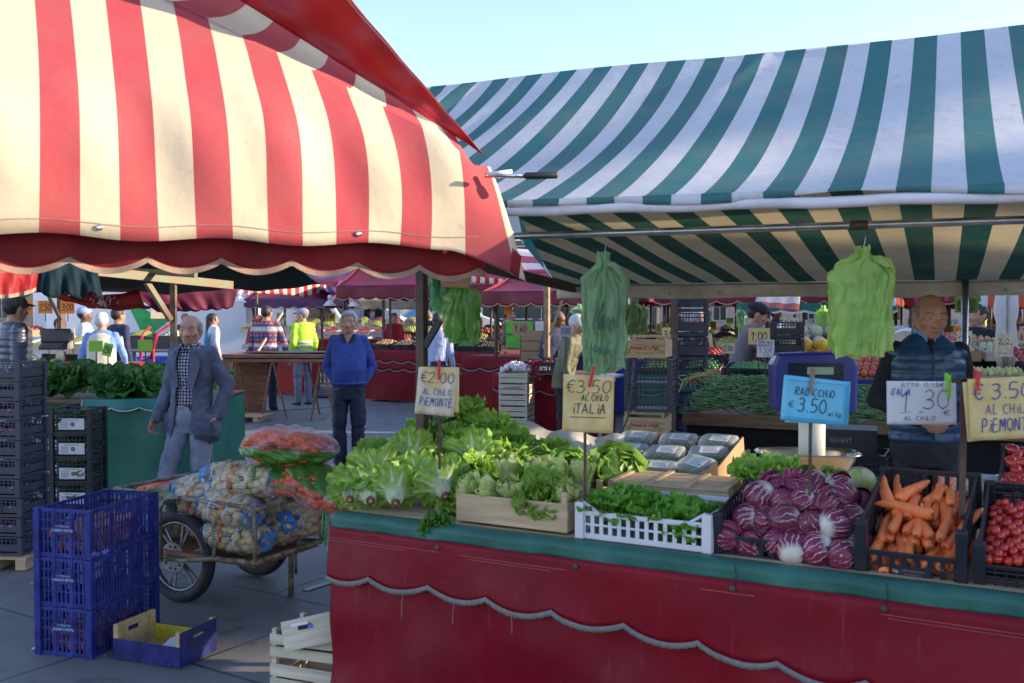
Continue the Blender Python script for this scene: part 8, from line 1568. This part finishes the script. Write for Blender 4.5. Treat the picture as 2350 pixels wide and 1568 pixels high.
# unseen houses added on the right, their heights stepped to block or admit sun
for (y0, y1, h, lab) in ((-26, 3.9, 12.4, 'unseen tall ochre house added to shade the near stall'), (3.9, 5.3, 9.4, 'unseen narrow low house added to let sun onto the lettuces'), (5.3, 11.2, 13.0, 'unseen pink house added to shade the cart and vendor'), (11.2, 40, 7.5, 'unseen cream house added low to let sun reach the background')):
    building(38, y1, radians(-90), y1-y0, 9, h, M('side stucco', (.40, .30, .20), .9, .15, .4), lab, 3, 4.0)
awning(6.2, 1.2, radians(-26), 4.0, 3.0, 2.15, 2.8, burg, 'unseen burgundy awning added to shade the near stall', None, .24); table(6.4, 1.6, radians(-26), 3.6, 1.2, .9, redpvc, 'unseen red draped table added under the burgundy shading awning', 1)  # stall out of view, added to shade the near goods
awning(7.5, 6.5, radians(-20), 4.0, 3.0, 2.2, 2.8, purplecl, 'unseen purple awning added beyond the vendor to block low sun', None, .24); table(7.6, 6.8, radians(-20), 3.6, 1.2, .9, redpvc, 'unseen red draped table added under the purple shading awning', 1)  # second unseen stall, added to block low sun
# plane tree tops seen beyond the stalls
def tree(x, y, h, seed, label):
    r = random.Random(seed); t = thing('tree', label, 'tree', T(x, y, 0)); q = MB(); q.tube([(0, 0, 0), (.1, 0, h*.3), (.0, .1, h*.55), (.1, 0, h*.8)], [.22, .17, .11, .04], 10)
    for k in range(7): a = r.uniform(0, 6.3); z0 = h*r.uniform(.3, .6); q.tube([(0, 0, z0), (cos(a)*h*.12, sin(a)*h*.12, z0+h*.12), (cos(a)*h*.24, sin(a)*h*.24, z0+h*.2)], [.08, .05, .02], 7)
    part('trunk', q, M('grey bark', (.10, .085, .07), .9, .3, 5, .8, 20), t, True); q = MB()
    for k in range(1500):
        c = Vector((r.gauss(0, 1), r.gauss(0, 1), r.gauss(0, 1))).normalized()*(r.random()**.4); cl = Vector((cos(k % 9)*.2, sin(k % 9)*.2, .1*sin(k % 5))); p = Vector(((c.x+cl.x)*h*.27, (c.y+cl.y)*h*.27, h*.66+(c.z+cl.z)*h*.28)); s_ = r.uniform(.10, .22); m = Euler((r.uniform(0, 6), r.uniform(0, 6), r.uniform(0, 6))).to_matrix()
        q.add([p+m @ Vector(v)*s_ for v in ((-1, -.5, 0), (0, -.7, .1), (1, 0, 0), (0, .7, .1), (-1, .4, 0))], [(0, 1, 2, 3, 4)])
    part('crown', q, M('silver green leaves', (.07, .11, .05), .7, .4, 1.5, trans=.3, bump=0, col2=(.15, .2, .1)), t)
tree(at(1068, 38), 38, 5.0, 2, 'small silver leaved tree behind the hanging jade bag'); tree(at(1500, 48), 48, 7.0, 3, 'leafy tree far behind the crate tower')
r = random.Random(77)
mb = MB()
for k in range(420):
    x = r.uniform(-4.5, 1.5); y = r.uniform(3.8, 17); s_ = r.uniform(.006, .022)*(1 if k % 9 else 2.0); a = r.uniform(0, 6.3)
    vs = [(x+s_*cos(a+q*1.57)*r.uniform(.5, 1.2), y+s_*sin(a+q*1.57)*r.uniform(.4, 1), .003+r.uniform(0, .012)) for q in range(4)]; mb.add(vs, [(0, 1, 2, 3)], (0, 0, 1, 2, 3)[k % 5])
solo('litter', mb, [Lbro, M('dry leaf scrap', (.20, .13, .05), .9), paperw, M('dark grit', (.03, .028, .025), .9)], 'leaf scraps, paper bits and grit scattered on the paving', 'litter', kind='stuff')
bpy.data.scenes.remove(TMP)
